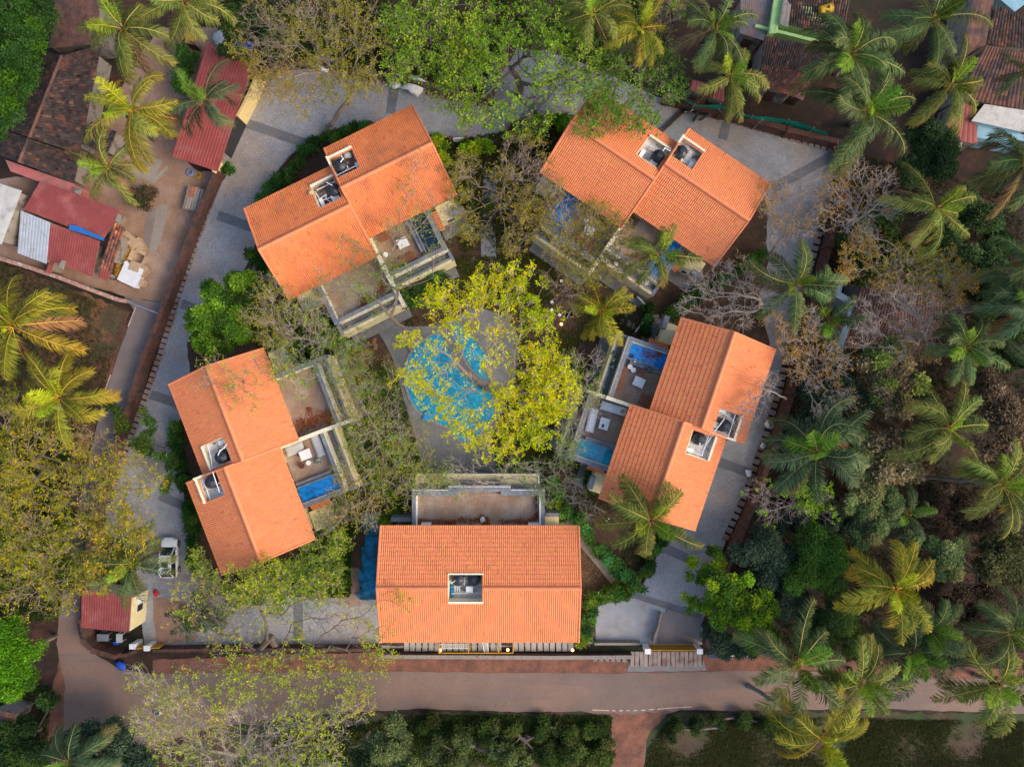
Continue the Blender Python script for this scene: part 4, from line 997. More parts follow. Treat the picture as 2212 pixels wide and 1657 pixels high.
# ------------------------------------------------------------------ leaves
def leaf_cluster(mb, C, k, L, W, rng, col, el=(0.1, 0.9), jit=0.12, hue=0.10, flat=0.0, off=0.06, cols=None):
    """k leaves round every centre of C; rhombic blades"""
    n = len(C); N = n*k
    c = np.repeat(C, k, 0)
    az = rng.uniform(0, 2*np.pi, N); e = rng.uniform(el[0], el[1], N)
    d = np.stack([np.cos(az)*np.cos(e), np.sin(az)*np.cos(e), np.sin(e)], 1)
    roll = rng.normal(0, .5, N)
    s = np.stack([-np.sin(az), np.cos(az), np.zeros(N)], 1)
    u = np.cross(d, s); s = s*np.cos(roll)[:, None]+u*np.sin(roll)[:, None]
    l = L*rng.uniform(.7, 1.25, N)[:, None]; w = W*rng.uniform(.7, 1.25, N)[:, None]
    b = c + d*off + rng.normal(0, jit*L, (N, 3))
    V = np.stack([b, b+d*l*.5+s*w*.5, b+d*l-np.array([0, 0, 1])*l*.15, b+d*l*.5-s*w*.5], 1).reshape(-1, 3)
    F = np.arange(N*4).reshape(-1, 4)
    if cols is None: cc = np.tile(np.array(col, float), (n, 1))
    else: cc = cols
    cc = cc*np.clip(rng.normal(1, hue, (n, 1)), .6, 1.5)
    cc = np.repeat(cc, k, 0)*np.clip(rng.normal(1, .12, (N, 1)), .6, 1.5)
    mb.add(V, F, np.repeat(cc, 4, 0))

r1c = R(860, 600, .3152); r2b = R(1440, 520, .3152); r3b = R(700, 980, .3152); r4 = R(1440, 700)
A1, A2, A3, A4 = angs['1'], angs['2'], angs['3'], angs['4']
table((865, 265), r1c, A1, 'square white table on the upper left villa terrace', L=1.05, W=.95)
round_stool((712, 368), r1c, 'round white stool on the upper left villa terrace')
slat_bench((885, 415), r1c, A1, 'dark red slatted sunbed along the parapet of the upper left villa', L=2.3, W=.7, m=M_WOOD)
slat_bench((705, 210), r1c, A1, 'slatted bench half under the eaves of the upper left villa', L=1.2, W=.7)
table((690, 410), r2b, A2+.25, 'white table strewn with leaves on the left terrace of the upper right villa', L=1.0, W=.9)
round_stool((662, 318), r2b, 'round glass side table above the white table, upper right villa', m=M_WHITECUSH)
slat_bench((640, 500), r2b, A2, 'red slatted sunbed below the white table, upper right villa', L=2.2, W=.7)
slat_bench((1065, 320), r2b, A2, 'dark slatted bench between the two roofs of the upper right villa', L=1.3, W=1.0, m=M_DARKWOOD)
slat_bench((830, 290), r2b, A2, 'dark slatted bench under the left eaves of the upper right villa', L=1.6, W=.9, m=M_DARKWOOD)
round_stool((405, 522), r2b, 'round white stool in the long planter, upper right villa', z=2.85)
round_stool((370, 500), r2b, 'round grey stool beside the white one in the long planter, upper right villa', z=2.85, m=M_GREYWELL, r=.28)
round_stool((930, 705), r2b, 'round grey stool in the right planter, upper right villa', z=2.85, m=M_GREYWELL)
round_stool((1195, 868), r2b, 'large round grey stool in the end planter, upper right villa', z=2.85, m=M_GREYWELL, r=.34)
daybed((612, 862), r3b, A3, 'long grey daybed along the outer parapet of the left villa', L=2.3, W=.85, m=M_CUSH, seed=2)
daybed((405, 900), r3b, A3+math.pi/2, 'grey daybed below the roof edge of the left villa', L=1.75, W=.95, m=M_CUSH, seed=3)
table((1285, 1040), rr3, A3+math.pi/2, 'white table with rounded wooden rim between the daybeds of the left villa', L=1.1, W=.9)
round_stool((1310, 1110), rr3, 'round white stool near the pool of the left villa')
round_stool((1250, 1135), rr3, 'low dark round stool left of the white stool, left villa', m=M_DARKWOOD, r=.28)
slat_bench((942, 1115), r4, A4, 'long red slatted sunbed along the parapet of the right villa', L=2.35, W=.85)
slat_bench((1150, 1305), r4, A4+math.pi/2, 'short slatted bench by the roof edge of the right villa', L=1.15, W=.9)
round_stool((1020, 1018), r4, 'left of two round white stools by the upper pool of the right villa')
round_stool((1048, 1046), r4, 'right of two round white stools by the upper pool of the right villa')
table((1097, 1150), r4, A4+math.pi/2-.1, 'white table with a fallen leaves corner on the upper terrace of the right villa', L=1.05, W=.9)
chair((1112, 1082), r4, A4+math.pi/2, 'cane chair behind the white table on the upper terrace, right villa')
daybed((880, 1380), r4, A4+math.pi/2+.04, 'long white covered daybed along the cream divider wall, right villa', L=2.5, W=.85, seed=4, amp=.02)
daybed((690, 1480), r4, A4+.1, 'white covered daybed along the outer parapet, right villa', L=2.3, W=.8, seed=5, amp=.02)
table((797, 1510), r4, A4+.05, 'white table with a laptop between the white daybeds, right villa', L=1.1, W=.9)
p = hp(r4(785, 1527), ZTF+.58); lp = MB(); lp.box(-.16, .16, -.11, .11, 0, .02); lp.build('laptop', M_WATERD, label='blue-black laptop lying on the white table, right villa', cat='laptop', loc=(p[0], p[1], ZTF+.556), rz=A4)
p = hp(r4(955, 1405), ZTF+.5); o = empty('hat', (p[0], p[1], ZTF+.43), 0, 'round straw hat on the long white daybed, right villa', 'hat')
hb = MB(); hb.lathe((0, 0, 0), [(.2, 0), (.19, .02), (.1, .03), (.09, .1), (.001, .12)], 18); hb.build('brim', mat('straw', (.42, .33, .22), .9, .2, 8), o)
for (px, fr, lab, z) in (((880, 908), r4, 'upper of three round planters in the long planter of the right villa', 2.85), ((882, 958), r4, 'middle one of three round planters in the long planter of the right villa', 2.85), ((862, 1015), r4, 'lowest of three round planters in the long planter of the right villa', 2.85),
                      ((1390, 1092), rr3, 'small potted plant near the round stools, left villa', ZTF), ((1180, 1040), r4, 'dark potted plant near the roof edge, upper terrace of the right villa', ZTF)):
    pot(px, fr, lab, z=z, r=.22, h=.38, seed=hash(lab) % 97 if False else int(px[0]) % 97)
pot((1035, 925), r4, 'round black bowl on the pool edge of the right villa', z=3.85, r=.2, h=.25, plant=False, cat='bowl', m=M_BLACK)
p = hp(r4(1065, 965), 4.1); sack(p[0], p[1], 3.86, 'white towel heaped on the pool edge of the right villa', M_WHITE, .16, cat='towel', seed=8)
p = hp(r4(1108, 972), 4.1); sack(p[0], p[1], 3.86, 'pale green towel heaped right of the white one, right villa', mat('green_towel', (.30, .42, .22), .9, .2, 8), .14, cat='towel', seed=9)
p = hp(rc(1157, 497), 3.6); sack(p[0], p[1], 3.4, 'crumpled white plastic bundle on the bottom villa terrace', M_WHITE, .25, cat='bundle', seed=10)
ac_unit(*hp(rc(672, 538), 3.9)[:2], 3.4, 0, 'white air conditioner at the left roof edge of the bottom villa terrace', .9, .32)
ac_unit(*hp(rc(1602, 538), 3.9)[:2], 3.4, 0, 'white air conditioner at the right roof edge of the bottom villa terrace', 1.1, .32)
# drifts of dry leaves lying on the terraces
def litter(fr, pts, n, label, z=3.41, seed=1, spread=.25, size=.12):
    rr = np.random.default_rng(seed); w = np.array([P(*fr(*p), z) for p in pts])
    idx = rr.integers(0, len(w), n); t = rr.random(n)[:, None]; nx = w[np.minimum(idx+1, len(w)-1)]
    c = w[idx]*(1-t)+nx*t; c[:, :2] += rr.normal(0, spread, (n, 2)); c[:, 2] = z+.02+rr.random(n)*.03
    mb = MB(); leaf_cluster(mb, c, 2, size, size*.6, rr, (1, 1, 1), el=(-.1, .3), hue=.25)
    return mb.build('leaf_litter', M_LITTER, label=label, cat='fallen leaves', kind='stuff')
litter(r3b, [(430, 690), (520, 660), (600, 640), (720, 610)], 900, 'drift of red dry leaves on the bare terrace of the left villa', seed=1, spread=.38)
litter(r3b, [(535, 548), (540, 550)], 60, 'small clump of red leaves on the bare terrace of the left villa', seed=21, spread=.16)
litter(r1c, [(660, 650), (700, 660), (580, 760), (520, 790)], 330, 'red dry leaves along the inner parapet, upper left villa terrace', seed=2, spread=.28)
litter(rc, [(600, 510), (760, 520), (900, 525)], 420, 'drift of red leaves at the left of the bottom villa terrace', seed=3, spread=.16)
litter(rc, [(950, 500), (1060, 510), (1150, 480), (1190, 520)], 400, 'drift of red leaves at the middle of the bottom villa terrace', seed=4, spread=.18)
litter(rc, [(1310, 515), (1450, 510), (1560, 520), (1630, 460), (1640, 300)], 420, 'drift of red leaves at the right of the bottom villa terrace', seed=5, spread=.14)
litter(r4, [(1140, 890), (1200, 940), (1260, 900)], 220, 'brown leaves floating in the upper pool of the right villa', z=3.94, seed=6, spread=.22, size=.09)
# ================================================================== TREES
def grow(root, targets, rng, trunk_top, alpha=0.45, seg=0.9, wob=0.10):
    """connects targets into one branching skeleton; returns nodes, parents, counts"""
    nodes = []; par = []; plen = []
    r = np.array(root, float); t = np.array(trunk_top, float); k = max(3, int(np.linalg.norm(t-r)/1.0))
    for i in range(k+1):
        f = i/k; p = r*(1-f)+t*f + (rng.normal(0, .10, 3) if 0 < i < k else 0)
        nodes.append(p); par.append(i-1); plen.append(0 if i < k else 0)
    plen = [3.0*(1-i/k) for i in range(k+1)]
    N = np.zeros((len(targets)*24+64, 3)); PL = np.zeros(len(N)); n = k+1
    N[:n] = nodes; PL[:n] = plen
    order = np.argsort(np.linalg.norm(targets-t, axis=1)+rng.normal(0, .6, len(targets)))
    tips = []
    for ti in order:
        q = targets[ti]; d = np.linalg.norm(N[:n]-q, axis=1)
        cost = d + alpha*PL[:n] + 0.8*np.maximum(0, N[:n, 2]-q[2]+.2)
        j = int(np.argmin(cost)); L = d[j]
        ks = max(1, int(math.ceil(L/seg))); a = N[j].copy()
        bow = np.array([rng.normal(0, .12), rng.normal(0, .12), rng.uniform(-.05, .14)])*L
        prev = j
        for s_ in range(1, ks+1):
            f = s_/ks; p = a*(1-f)+q*f+bow*4*f*(1-f)*.5
            if s_ < ks: p = p+rng.normal(0, wob*.4, 3)
            N[n] = p; PL[n] = PL[prev]+np.linalg.norm(p-N[prev]); par.append(prev); prev = n; n += 1
        tips.append(prev)
    cnt = np.zeros(n)
    cnt[tips] += 1
    for i in range(n-1, 0, -1): cnt[par[i]] += cnt[i]
    return N[:n], np.array(par), cnt, np.array(tips)

def skin(mb, A, B, ra, rb, col, sides=4, colvar=None):
    n = len(A); d = B-A; L = np.linalg.norm(d, axis=1)[:, None]+1e-9; d = d/L
    ref = np.where(np.abs(d[:, 2:3]) < .9, np.array([[0, 0, 1.]]), np.array([[1., 0, 0]]))
    u = np.cross(d, ref); u /= np.linalg.norm(u, axis=1)[:, None]; v = np.cross(d, u)
    V = []
    for (C, r) in ((A-d*ra[:, None]*.3, ra), (B, rb)):
        for k in range(sides):
            t = 2*math.pi*k/sides; V.append(C+(u*math.cos(t)+v*math.sin(t))*r[:, None])
    V = np.stack(V, 1).reshape(-1, 3); b = (np.arange(n)*2*sides)[:, None]
    F = np.concatenate([np.stack([b[:, 0]+k, b[:, 0]+(k+1) % sides, b[:, 0]+sides+(k+1) % sides, b[:, 0]+sides+k], 1) for k in range(sides)])
    c = np.asarray(col, float)
    if colvar is not None: C_ = np.repeat(c[None]*colvar[:, None], 2*sides, 0)
    else: C_ = np.tile(c, (n*2*sides, 1))
    mb.add(V, F, C_)

def blob_points(blobs, n, rng, zc, thick, hollow=0.55):
    A = np.array([b[2]**2 for b in blobs], float); A /= A.sum()
    idx = rng.choice(len(blobs), n, p=A); out = []
    for i in idx:
        x, y, r = blobs[i][:3]; z0 = blobs[i][3] if len(blobs[i]) > 3 else zc
        rad = r*rng.random()**hollow; a = rng.uniform(0, 2*math.pi)
        px, py = x+rad*math.cos(a), y+rad*math.sin(a)
        z = z0 + thick*(1-(rad/r)**2)*.6 + rng.normal(0, thick*.35)
        out.append(P(px, py, max(z, 1.2)))
    return np.array(out)

def sparse_tree(name, label, cat, base, blobs, n=300, z=8.5, thick=2.2, fork=0.45, fork_px=None, leaf=None, cols=None, k=6, L=.22, W=.10, per=2, bark=(0.30, 0.24, 0.19), rt=.22, rmin=.014, twigs=3,
                twl=.6, lean=None, seed=1, group=None, leafprob=1.0, base_z=0.0, el=(0.0, 0.9), sub_dark=0.0, alpha=.45):
    rng = np.random.default_rng(seed)
    T = blob_points(blobs, n, rng, z, thick)
    rootp = np.array(P(*base, base_z)); cen = T.mean(0)
    fz = z*fork
    if fork_px is not None: ft = np.array(P(*fork_px, fz))
    else: ft = rootp*.75+cen*.25; ft[2] = fz
    N, par, cnt, tips = grow(rootp, T, rng, ft, alpha)
    rad = np.maximum(rmin, rt*(cnt/cnt.max())**.56)
    i = np.arange(1, len(N)); j = par[1:]
    mb = MB()
    big = rad[i] > .06
    skin(mb, N[j][big], N[i][big], np.minimum(rad[j][big], rad[i][big]*1.5), rad[i][big], bark, 6)
    skin(mb, N[j][~big], N[i][~big], np.minimum(rad[j][~big], rad[i][~big]*1.5), rad[i][~big], np.array(bark)*1.05, 4)
    # spurs at the tips and along thin branches
    thin = np.where((rad < .05) & (np.arange(len(N)) > 3))[0]
    src = np.concatenate([np.repeat(tips, twigs), rng.choice(thin, min(len(thin), len(tips)*2))])
    S = N[src]; az = rng.uniform(0, 2*np.pi, len(S)); e = rng.uniform(-.15, .9, len(S))
    dirs = np.stack([np.cos(az)*np.cos(e), np.sin(az)*np.cos(e), np.sin(e)], 1)
    out = S-cen; out[:, 2] = 0; out /= (np.linalg.norm(out, axis=1)[:, None]+1e-6); dirs = dirs+out*.7; dirs /= np.linalg.norm(dirs, axis=1)[:, None]
    E = S+dirs*(twl*rng.uniform(.5, 1.3, len(S)))[:, None]
    skin(mb, S, E, np.full(len(S), rmin*.9), np.full(len(S), rmin*.5), np.array(bark)*1.1, 3)
    mb2 = mb
    root = empty(name, tuple(rootp), 0, label, cat, group)
    def rel(m_): 
        for q in range(len(m_.v)): m_.v[q] = m_.v[q]-rootp
    rel(mb2); mb2.build('trunk', M_BARK, root)
    if cols is not None:
        lb = MB()
        mid = E*.5+S*.5
        C = E if per > 1 else E[rng.random(len(E)) < .7]
        if per > 2: C = np.concatenate([C, mid[rng.random(len(E)) < .6]])
        if leafprob < 1:
            # foliage drops out in patches, not evenly
            ph = rng.uniform(0, 6, 3); f = np.sin(C[:, 0]*.55+ph[0])+np.sin(C[:, 1]*.6+ph[1])+np.sin((C[:, 0]+C[:, 1])*.9+ph[2])+rng.normal(0, .9, len(C))
            C = C[f < np.quantile(f, leafprob)]
        pal = np.array(cols if cols is not None else [leaf], float)
        ph = rng.uniform(0, 6, 4); f = .5+.25*(np.sin(C[:, 0]*.45+ph[0])+np.sin(C[:, 1]*.5+ph[1]))+rng.normal(0, .22, len(C))
        ci = np.clip((f*len(pal)).astype(int), 0, len(pal)-1)
        leaf_cluster(lb, C, max(4, int(k*.85)), L*.92, W*.92, rng, None, el=el, cols=pal[ci], jit=.25)
        rel(lb); lb.build('crown', M_LEAF, root)
    return root

def dense_tree(name, label, cat, blobs, z=6.0, cols=((.05, .12, .03),), n=5000, L=.26, W=.15, base=None, seed=1, bark=(.16, .13, .11), rt=.2, group=None, lobes=9, hgt=.8, base_z=0.0, shaggy=0.0, lobe_r=.42):
    """closed crown: many leafy lobes on the top of the blobs"""
    rng = np.random.default_rng(seed); pal = np.array(cols, float)
    Ls = []
    for b in blobs:
        x, y, r = b[:3]; z0 = b[3] if len(b) > 3 else z
        c = np.array(P(x, y, z0)); R_ = r*(CAM_H-z0)/FPX
        nl = max(4, int(lobes*(r/50)**1.2))
        for _ in range(nl):
            a = rng.uniform(0, 2*math.pi); q = rng.random()**.5
            rr = R_*rng.uniform(.7, 1.25)*lobe_r
            pz = c[2] + hgt*R_*math.sqrt(max(0, 1-q*q))*.8 - rr*.3 + rng.normal(0, .25)
            Ls.append((c[0]+(R_-rr*.7)*q*math.cos(a), c[1]+(R_-rr*.7)*q*math.sin(a), pz, rr, rng.integers(0, len(pal)), rng.normal(1, .13)))
    Ls = np.array(Ls); w = Ls[:, 3]**2; w /= w.sum()
    idx = rng.choice(len(Ls), n, p=w)
    d = rng.normal(0, 1, (n, 3)); d[:, 2] = np.abs(d[:, 2])*1.1-.35; d /= np.linalg.norm(d, axis=1)[:, None]
    rf = rng.uniform(.72, 1.08+shaggy, n)[:, None]
    C = Ls[idx, :3]+d*Ls[idx, 3:4]*rf
    cc = pal[Ls[idx, 4].astype(int)]*Ls[idx, 5:6]
    # tips of new growth paler
    mb = MB(); leaf_cluster(mb, C, 3, L, W, rng, None, el=(-.2, .8), cols=np.clip(cc, .003, 1), jit=.3, hue=.26)
    cen = Ls[:, :3].mean(0)
    bp = np.array(P(*base, base_z)) if base is not None else np.array([cen[0], cen[1], base_z])
    root = empty(name, tuple(bp), 0, label, cat, group)
    tb = MB(); nn, par, cnt, tips = grow(bp, Ls[:, :3], rng, bp*np.array([1, 1, 0])*.6+cen*np.array([1, 1, 0])*.4+np.array([0, 0, max(1.0, cen[2]*.45)]), .4)
    rad = np.maximum(.03, rt*(cnt/cnt.max())**.5); i = np.arange(1, len(nn)); j = par[1:]
    skin(tb, nn[j], nn[i], rad[j], rad[i], bark, 5)
    for m_ in (mb, tb):
        for q in range(len(m_.v)): m_.v[q] = m_.v[q]-bp
    tb.build('trunk', M_BARK, root); mb.build('crown', M_LEAF, root)
    return root

# ---------------- palms
def palm_crown_mesh(seed, scheme, nf=22, L=4.0, wind=None):
    rng = np.random.default_rng(seed); mb = MB(); green, young, old, rach = [np.array(c, float) for c in scheme]
    for i in range(nf):
        f = i/(nf-1)                                   # 0 youngest, 1 oldest
        az = i*2.39996+rng.normal(0, .38); e0 = math.radians(82-92*f**.75+rng.normal(0, 6)); bend = math.radians(58+38*f+rng.normal(0, 10)) if f > .12 else math.radians(22)
        Lf = L*(.62+.42*min(1, f*2.4))*rng.uniform(.74, 1.12)
        dead = (i >= nf-2) and (seed % 3 != 0)
        if f > .85: Lf *= .9
        if dead: e0 = math.radians(-38); bend = math.radians(30)
        if wind is not None: az += 0.45*math.sin(wind-az)*(.3+.7*f)
        curl = rng.normal(0, .62)
        ns = 26; pts = [np.array([.1*math.cos(az), .1*math.sin(az), 0])]; tans = []
        for s in range(ns):
            t = s/(ns-1); e = e0-bend*t**1.15; a = az+curl*t*t
            T = np.array([math.cos(a)*math.cos(e), math.sin(a)*math.cos(e), math.sin(e)]); tans.append(T)
            pts.append(pts[-1]+T*Lf/ns)
        pts = np.array(pts[:ns]); tans = np.array(tans)
        col = young if f < .13 else (green*(1-max(0, f-.7)/.3*.7)+old*max(0, f-.7)/.3*.7)
        if dead: col = np.array([.22, .13, .06])
        col = col*rng.uniform(.55, 1.6)*np.array([rng.uniform(.85, 1.2), 1, 1])
        r = .026*(1-np.linspace(0, 1, ns))**.8+.009
        skin(mb, pts[:-1], pts[1:], r[:-1], r[1:], rach*rng.uniform(.8, 1.15), 3)
        nl = 66; tt = np.linspace(.14, .995, nl)
        idx = np.minimum((tt*(ns-1)).astype(int), ns-2); fr = tt*(ns-1)-idx
        B = pts[idx]*(1-fr[:, None])+pts[idx+1]*fr[:, None]; T = tans[idx]
        side = np.cross(T, np.array([0, 0, 1.])); side /= (np.linalg.norm(side, axis=1)[:, None]+1e-6)
        upv = np.cross(side, T)
        env = (np.sin(np.pi*np.clip((tt-.02)/1.04, 0, 1))**.55)*.92*(1-.12*tt)
        gap = rng.random() < .25
        for sg in (-1, 1):
            ll = env*rng.uniform(.72, 1.15, nl)*L/4*.92
            fwd = .45+.55*tt+rng.normal(0, .13, nl)
            d = side*sg + T*fwd[:, None] + upv*rng.normal(.10, .14, nl)[:, None]; d /= np.linalg.norm(d, axis=1)[:, None]
            dr = .34+.42*f+rng.normal(0, .12, nl)
            M_ = B+d*(ll*.5)[:, None]-np.array([0, 0, 1])*(ll*dr*.25)[:, None]
            E = B+d*(ll*.92)[:, None]-np.array([0, 0, 1])*(ll*dr*1.0)[:, None]
            wv = np.cross(d, upv); wv /= (np.linalg.norm(wv, axis=1)[:, None]+1e-6); w = (.024*L/4*rng.uniform(.7, 1.3, nl)*(rng.random(nl) > .12))[:, None]
            V = np.stack([B-wv*w*.6, B+wv*w*.6, M_+wv*w, M_-wv*w, E+wv*w*.15, E-wv*w*.15], 1).reshape(-1, 3)
            b = (np.arange(nl)*6)[:, None]; F = np.concatenate([b+np.array([[0, 1, 2, 3]]), b+np.array([[3, 2, 4, 5]])])
            c = np.repeat((col[None]*rng.uniform(.55, 1.45, (nl, 1))), 6, 0)
            tipm = np.tile(np.array([.9, .9, 1, 1, 1.15, 1.15]), nl)[:, None]
            c = c*tipm
            tip = np.repeat(np.clip((tt-.72)/.28, 0, 1)*f*(.7 if not dead else 0), 6)[:, None]; c = c*(1-tip)+old*tip
            mb.add(V, F, c)
    return mb.mesh('crown', M_FROND)

G = lambda *c: tuple(x for x in c)
SCH = {
 'olive': (G(.13, .17, .035), G(.18, .28, .02), G(.34, .24, .06), G(.60, .46, .10)),
 'green': (G(.075, .12, .040), G(.12, .23, .02), G(.24, .20, .06), G(.42, .37, .10)),
 'teal': (G(.050, .092, .042), G(.10, .21, .02), G(.20, .18, .07), G(.30, .29, .11)),
 'gold': (G(.20, .21, .022), G(.26, .33, .015), G(.46, .25, .03), G(.70, .46, .06)),
}
CROWNS = {}
for i, (sk, sv) in enumerate(SCH.items()):
    CROWNS[sk] = [palm_crown_mesh(100+i*10+j, sv, nf=[16, 20, 25, 18][j], wind=(-.7 if j != 1 else None)) for j in range(4)]
M_COCO = mat('coconut', (.22, .12, .03), .5, .3, 4)
def coco_mesh(seed):
    rr = np.random.default_rng(seed); mb = MB()
    for k in range(9):
        a = rr.uniform(0, 6.28); c = (.32*math.cos(a), .32*math.sin(a), -.25+rr.uniform(-.15, .1))
        mb.lathe(c, [(.001, -.15), (.09, -.1), (.125, 0), (.09, .1), (.001, .15)], 8)
    for k in range(7):
        a = rr.uniform(0, 6.28); mb.tube((.05*math.cos(a), .05*math.sin(a), .0), (.75*math.cos(a), .75*math.sin(a), rr.uniform(.0, .45)), .03, .012, n=4)
    return mb.mesh('coconuts', M_COCO)
COCO = [coco_mesh(1), coco_mesh(2)]
def palm(px, py, rpx, z, scheme, label, var=0, base=None, rot=None, seed=None, group='coconut palms', tilt=None):
    c = np.array(P(px, py, z)); s = rpx*(CAM_H-z)/FPX/3.35
    rr = np.random.default_rng(int(px*7+py*3) if seed is None else seed)
    if base is None: b = np.array(P(px+(1106-px)*.045+rr.normal(0, 8), py+(828-py)*.045+rr.normal(0, 8), 0))
    else: b = np.array(P(*base, 0))
    root = empty('coconut_palm', tuple(b), 0, label, 'palm tree', group)
    k = 12; pts = []
    for i in range(k+1):
        t = i/k; q = b*(1-t)+c*t; q[:2] = b[:2]*(1-t**.75)+c[:2]*t**.75 if base is not None else q[:2]
        q[:2] += .25*math.sin(t*math.pi)*np.array([rr.uniform(-1, 1), rr.uniform(-1, 1)])*.4
        pts.append(q-b)
    pts = np.array(pts); r = np.linspace(.20, .12, k+1)*(.8+.2*s); r[0] = .30; r[-1] = .17
    mb = MB(); skin(mb, pts[:-1], pts[1:], r[:-1], r[1:], (1, 1, 1), 8); mb.build('trunk', M_PALMBARK, root)
    cr = link('crown', CROWNS[scheme][(var+int(px)) % 4], root, loc=tuple(c-b)); cr.scale = (s, s, s)
    cr.rotation_euler = ((tilt or (rr.normal(0, .17), 0))[0], (tilt or (0, rr.normal(0, .17)))[1], rr.uniform(0, 6.28) if rot is None else rot)
    co = link('coconuts', COCO[var % 2], root, loc=tuple(c-b)); co.scale = (s, s, s)
    return root
# ================================================================== NEIGHBOURING SHEDS AND HOUSES
M_REDSHEET = mat('red_sheet', (0.25, 0.050, 0.042), 0.55, 0.18, 1.0, tint=True, col2=(0.30, 0.095, 0.08), mix_scale=0.6, mix_lo=.5, mix_hi=.7, spec=0.4)
M_GREYSHEET = mat('grey_sheet', (0.40, 0.44, 0.49), 0.5, 0.15, 1.5, tint=True, col2=(0.30, 0.27, 0.26), mix_scale=.8, mix_lo=.55, mix_hi=.7)
M_DARKSHEET = mat('dark_sheet', (0.13, 0.13, 0.14), 0.7, 0.2, 1.5, tint=True, col2=(0.20, 0.13, 0.11), mix_scale=.6)
M_RUST = mat('rusty_roof', (0.16, 0.075, 0.055), 0.9, 0.3, 1.5, col2=(0.07, 0.05, 0.045), mix_scale=.7, fine=.3)
M_FLATROOF = mat('flat_roof', (0.46, 0.45, 0.42), 0.9, 0.15, 1.0, col2=(0.26, 0.25, 0.22), mix_scale=.8, mix_lo=.55, mix_hi=.7, fine=.1)
M_PINK = mat('pink_wall', (0.45, 0.13, 0.12), .85, .15, 1.5, col2=(.30, .14, .12), mix_scale=1.0)
M_WALLW = mat('dull_white_wall', (0.24, 0.21, 0.18), .9, .15, 1.5, col2=(.12, .10, .085), mix_scale=1.0, mix_lo=.5)
M_LIME = mat('light_green_wall', (0.36, 0.55, 0.22), .85, .12, 1.5)
M_BLUEW = mat('light_blue_wall', (0.22, 0.38, 0.46), .85, .15, 1.5)
def pt(fr, a, b, z): return np.array(P(*fr(a, b), z))
def corrug(mb, A, B, C, D, pitch=.25, amp=.04, tile=None, seed=0):
    """sheet with A-B along the ridge (top) and D-C below; ribs run from A-B down to D-C"""
    A, B, C, D = [np.array(x, float) for x in (A, B, C, D)]
    rr = np.random.default_rng(seed)
    n = max(2, int(np.linalg.norm(B-A)/pitch)); K = 4; m_ = n*K
    nr = 1 if tile is None else max(1, int(np.linalg.norm(D-A)/tile))
    t = np.arange(m_+1)/m_; h = np.tile([0, .8, 1, .8], n); h = np.append(h, 0)*amp
    if tile is None:
        V = np.vstack([A+(B-A)*t[:, None]+np.array([0, 0, 1])*h[:, None], D+(C-D)*t[:, None]+np.array([0, 0, 1])*h[:, None]])
        i = np.arange(m_); F = np.stack([i, i+1, m_+1+i+1, m_+1+i], 1)
        mb.add(V, F, np.repeat(np.clip(rr.normal(1, .05, (1, 1)), .8, 1.2), len(V), 0)*np.ones(3))
    else:
        ti = np.array([0, .25, .5, .75, 1]); hh = np.array([0, .7, 1, .7, 0])*amp
        I, J = np.meshgrid(np.arange(n), np.arange(nr), indexing='ij'); I = I.ravel(); J = J.ravel(); q = len(I)
        u = (I[:, None]+ti[None])/n; f0 = J/nr; f1 = (J+1.08)/nr; jz = rr.normal(0, .012, q)
        def Pn(u, f, up): 
            top = A+(B-A)*u[..., None]; bot = D+(C-D)*u[..., None]; p = top*(1-f[:, None, None])+bot*f[:, None, None]; p[..., 2] += hh[None]+up[:, None]; return p
        V = np.stack([Pn(u, f0, jz), Pn(u, np.minimum(f1, 1.02), jz+.04)], 1).reshape(-1, 3)
        b = (np.arange(q)*10)[:, None]; k = np.arange(4)[None]
        F = np.stack([b+k, b+k+1, b+5+k+1, b+5+k], 2).reshape(-1, 4)
        c = rr.normal(1, .22, q); hot = rr.random(q) < .07; cc = np.stack([c, c, c], 1); cc[hot] *= np.array([2.8, 1.7, 1.3])
        mb.add(V, F, np.repeat(np.clip(cc, .3, 4), 10, 0))
def shed(label, fr, quad, zt, zb, mroof, wall=None, cat='shed', name='shed', tile=None, pitch=.25, wz=None, thick=.1, inset=.25, closed=True):
    """mono-pitch building; quad = four picture corners, first two on the high side"""
    q = [pt(fr, *quad[0], zt), pt(fr, *quad[1], zt), pt(fr, *quad[2], zb), pt(fr, *quad[3], zb)]
    c = sum(q)/4; root = empty(name, (c[0], c[1], 0), 0, label, cat); off = np.array([c[0], c[1], 0])
    q = [x-off for x in q]
    mb = MB(); corrug(mb, *q, pitch=pitch, tile=tile, amp=.026 if tile is None else .06, seed=int(c[0]*10) % 1000+5)
    mb.build('roof', mroof, root)
    if wall:
        wb = MB(); m_ = sum(q)/4; low = [x+(m_-x)*(inset/max(.5, np.linalg.norm((m_-x)[:2]))) for x in q]
        V = [(x[0], x[1], 0) for x in low]+[(x[0], x[1], x[2]-.06) for x in low]
        wb.add(V, [[0, 1, 5, 4], [1, 2, 6, 5], [2, 3, 7, 6], [3, 0, 4, 7], [4, 5, 6, 7]])
        w_ = wb.build('wall', wall, root)
        a, b = low[2], low[3]; mid = (a+b)/2; d = (b-a); L = np.linalg.norm(d[:2]); ang = math.atan2(d[1], d[0]); nrm = np.array([-(d[1]), d[0]])/max(L, .1)
        if np.dot(nrm, (mid-m_)[:2]) < 0: nrm = -nrm
        db = MB(); db.obox((mid[0]+nrm[0]*.02, mid[1]+nrm[1]*.02, 0), .9, .06, min(2.0, zb-.4), ang); db.build('door', M_DARKWOOD, root)
    return root
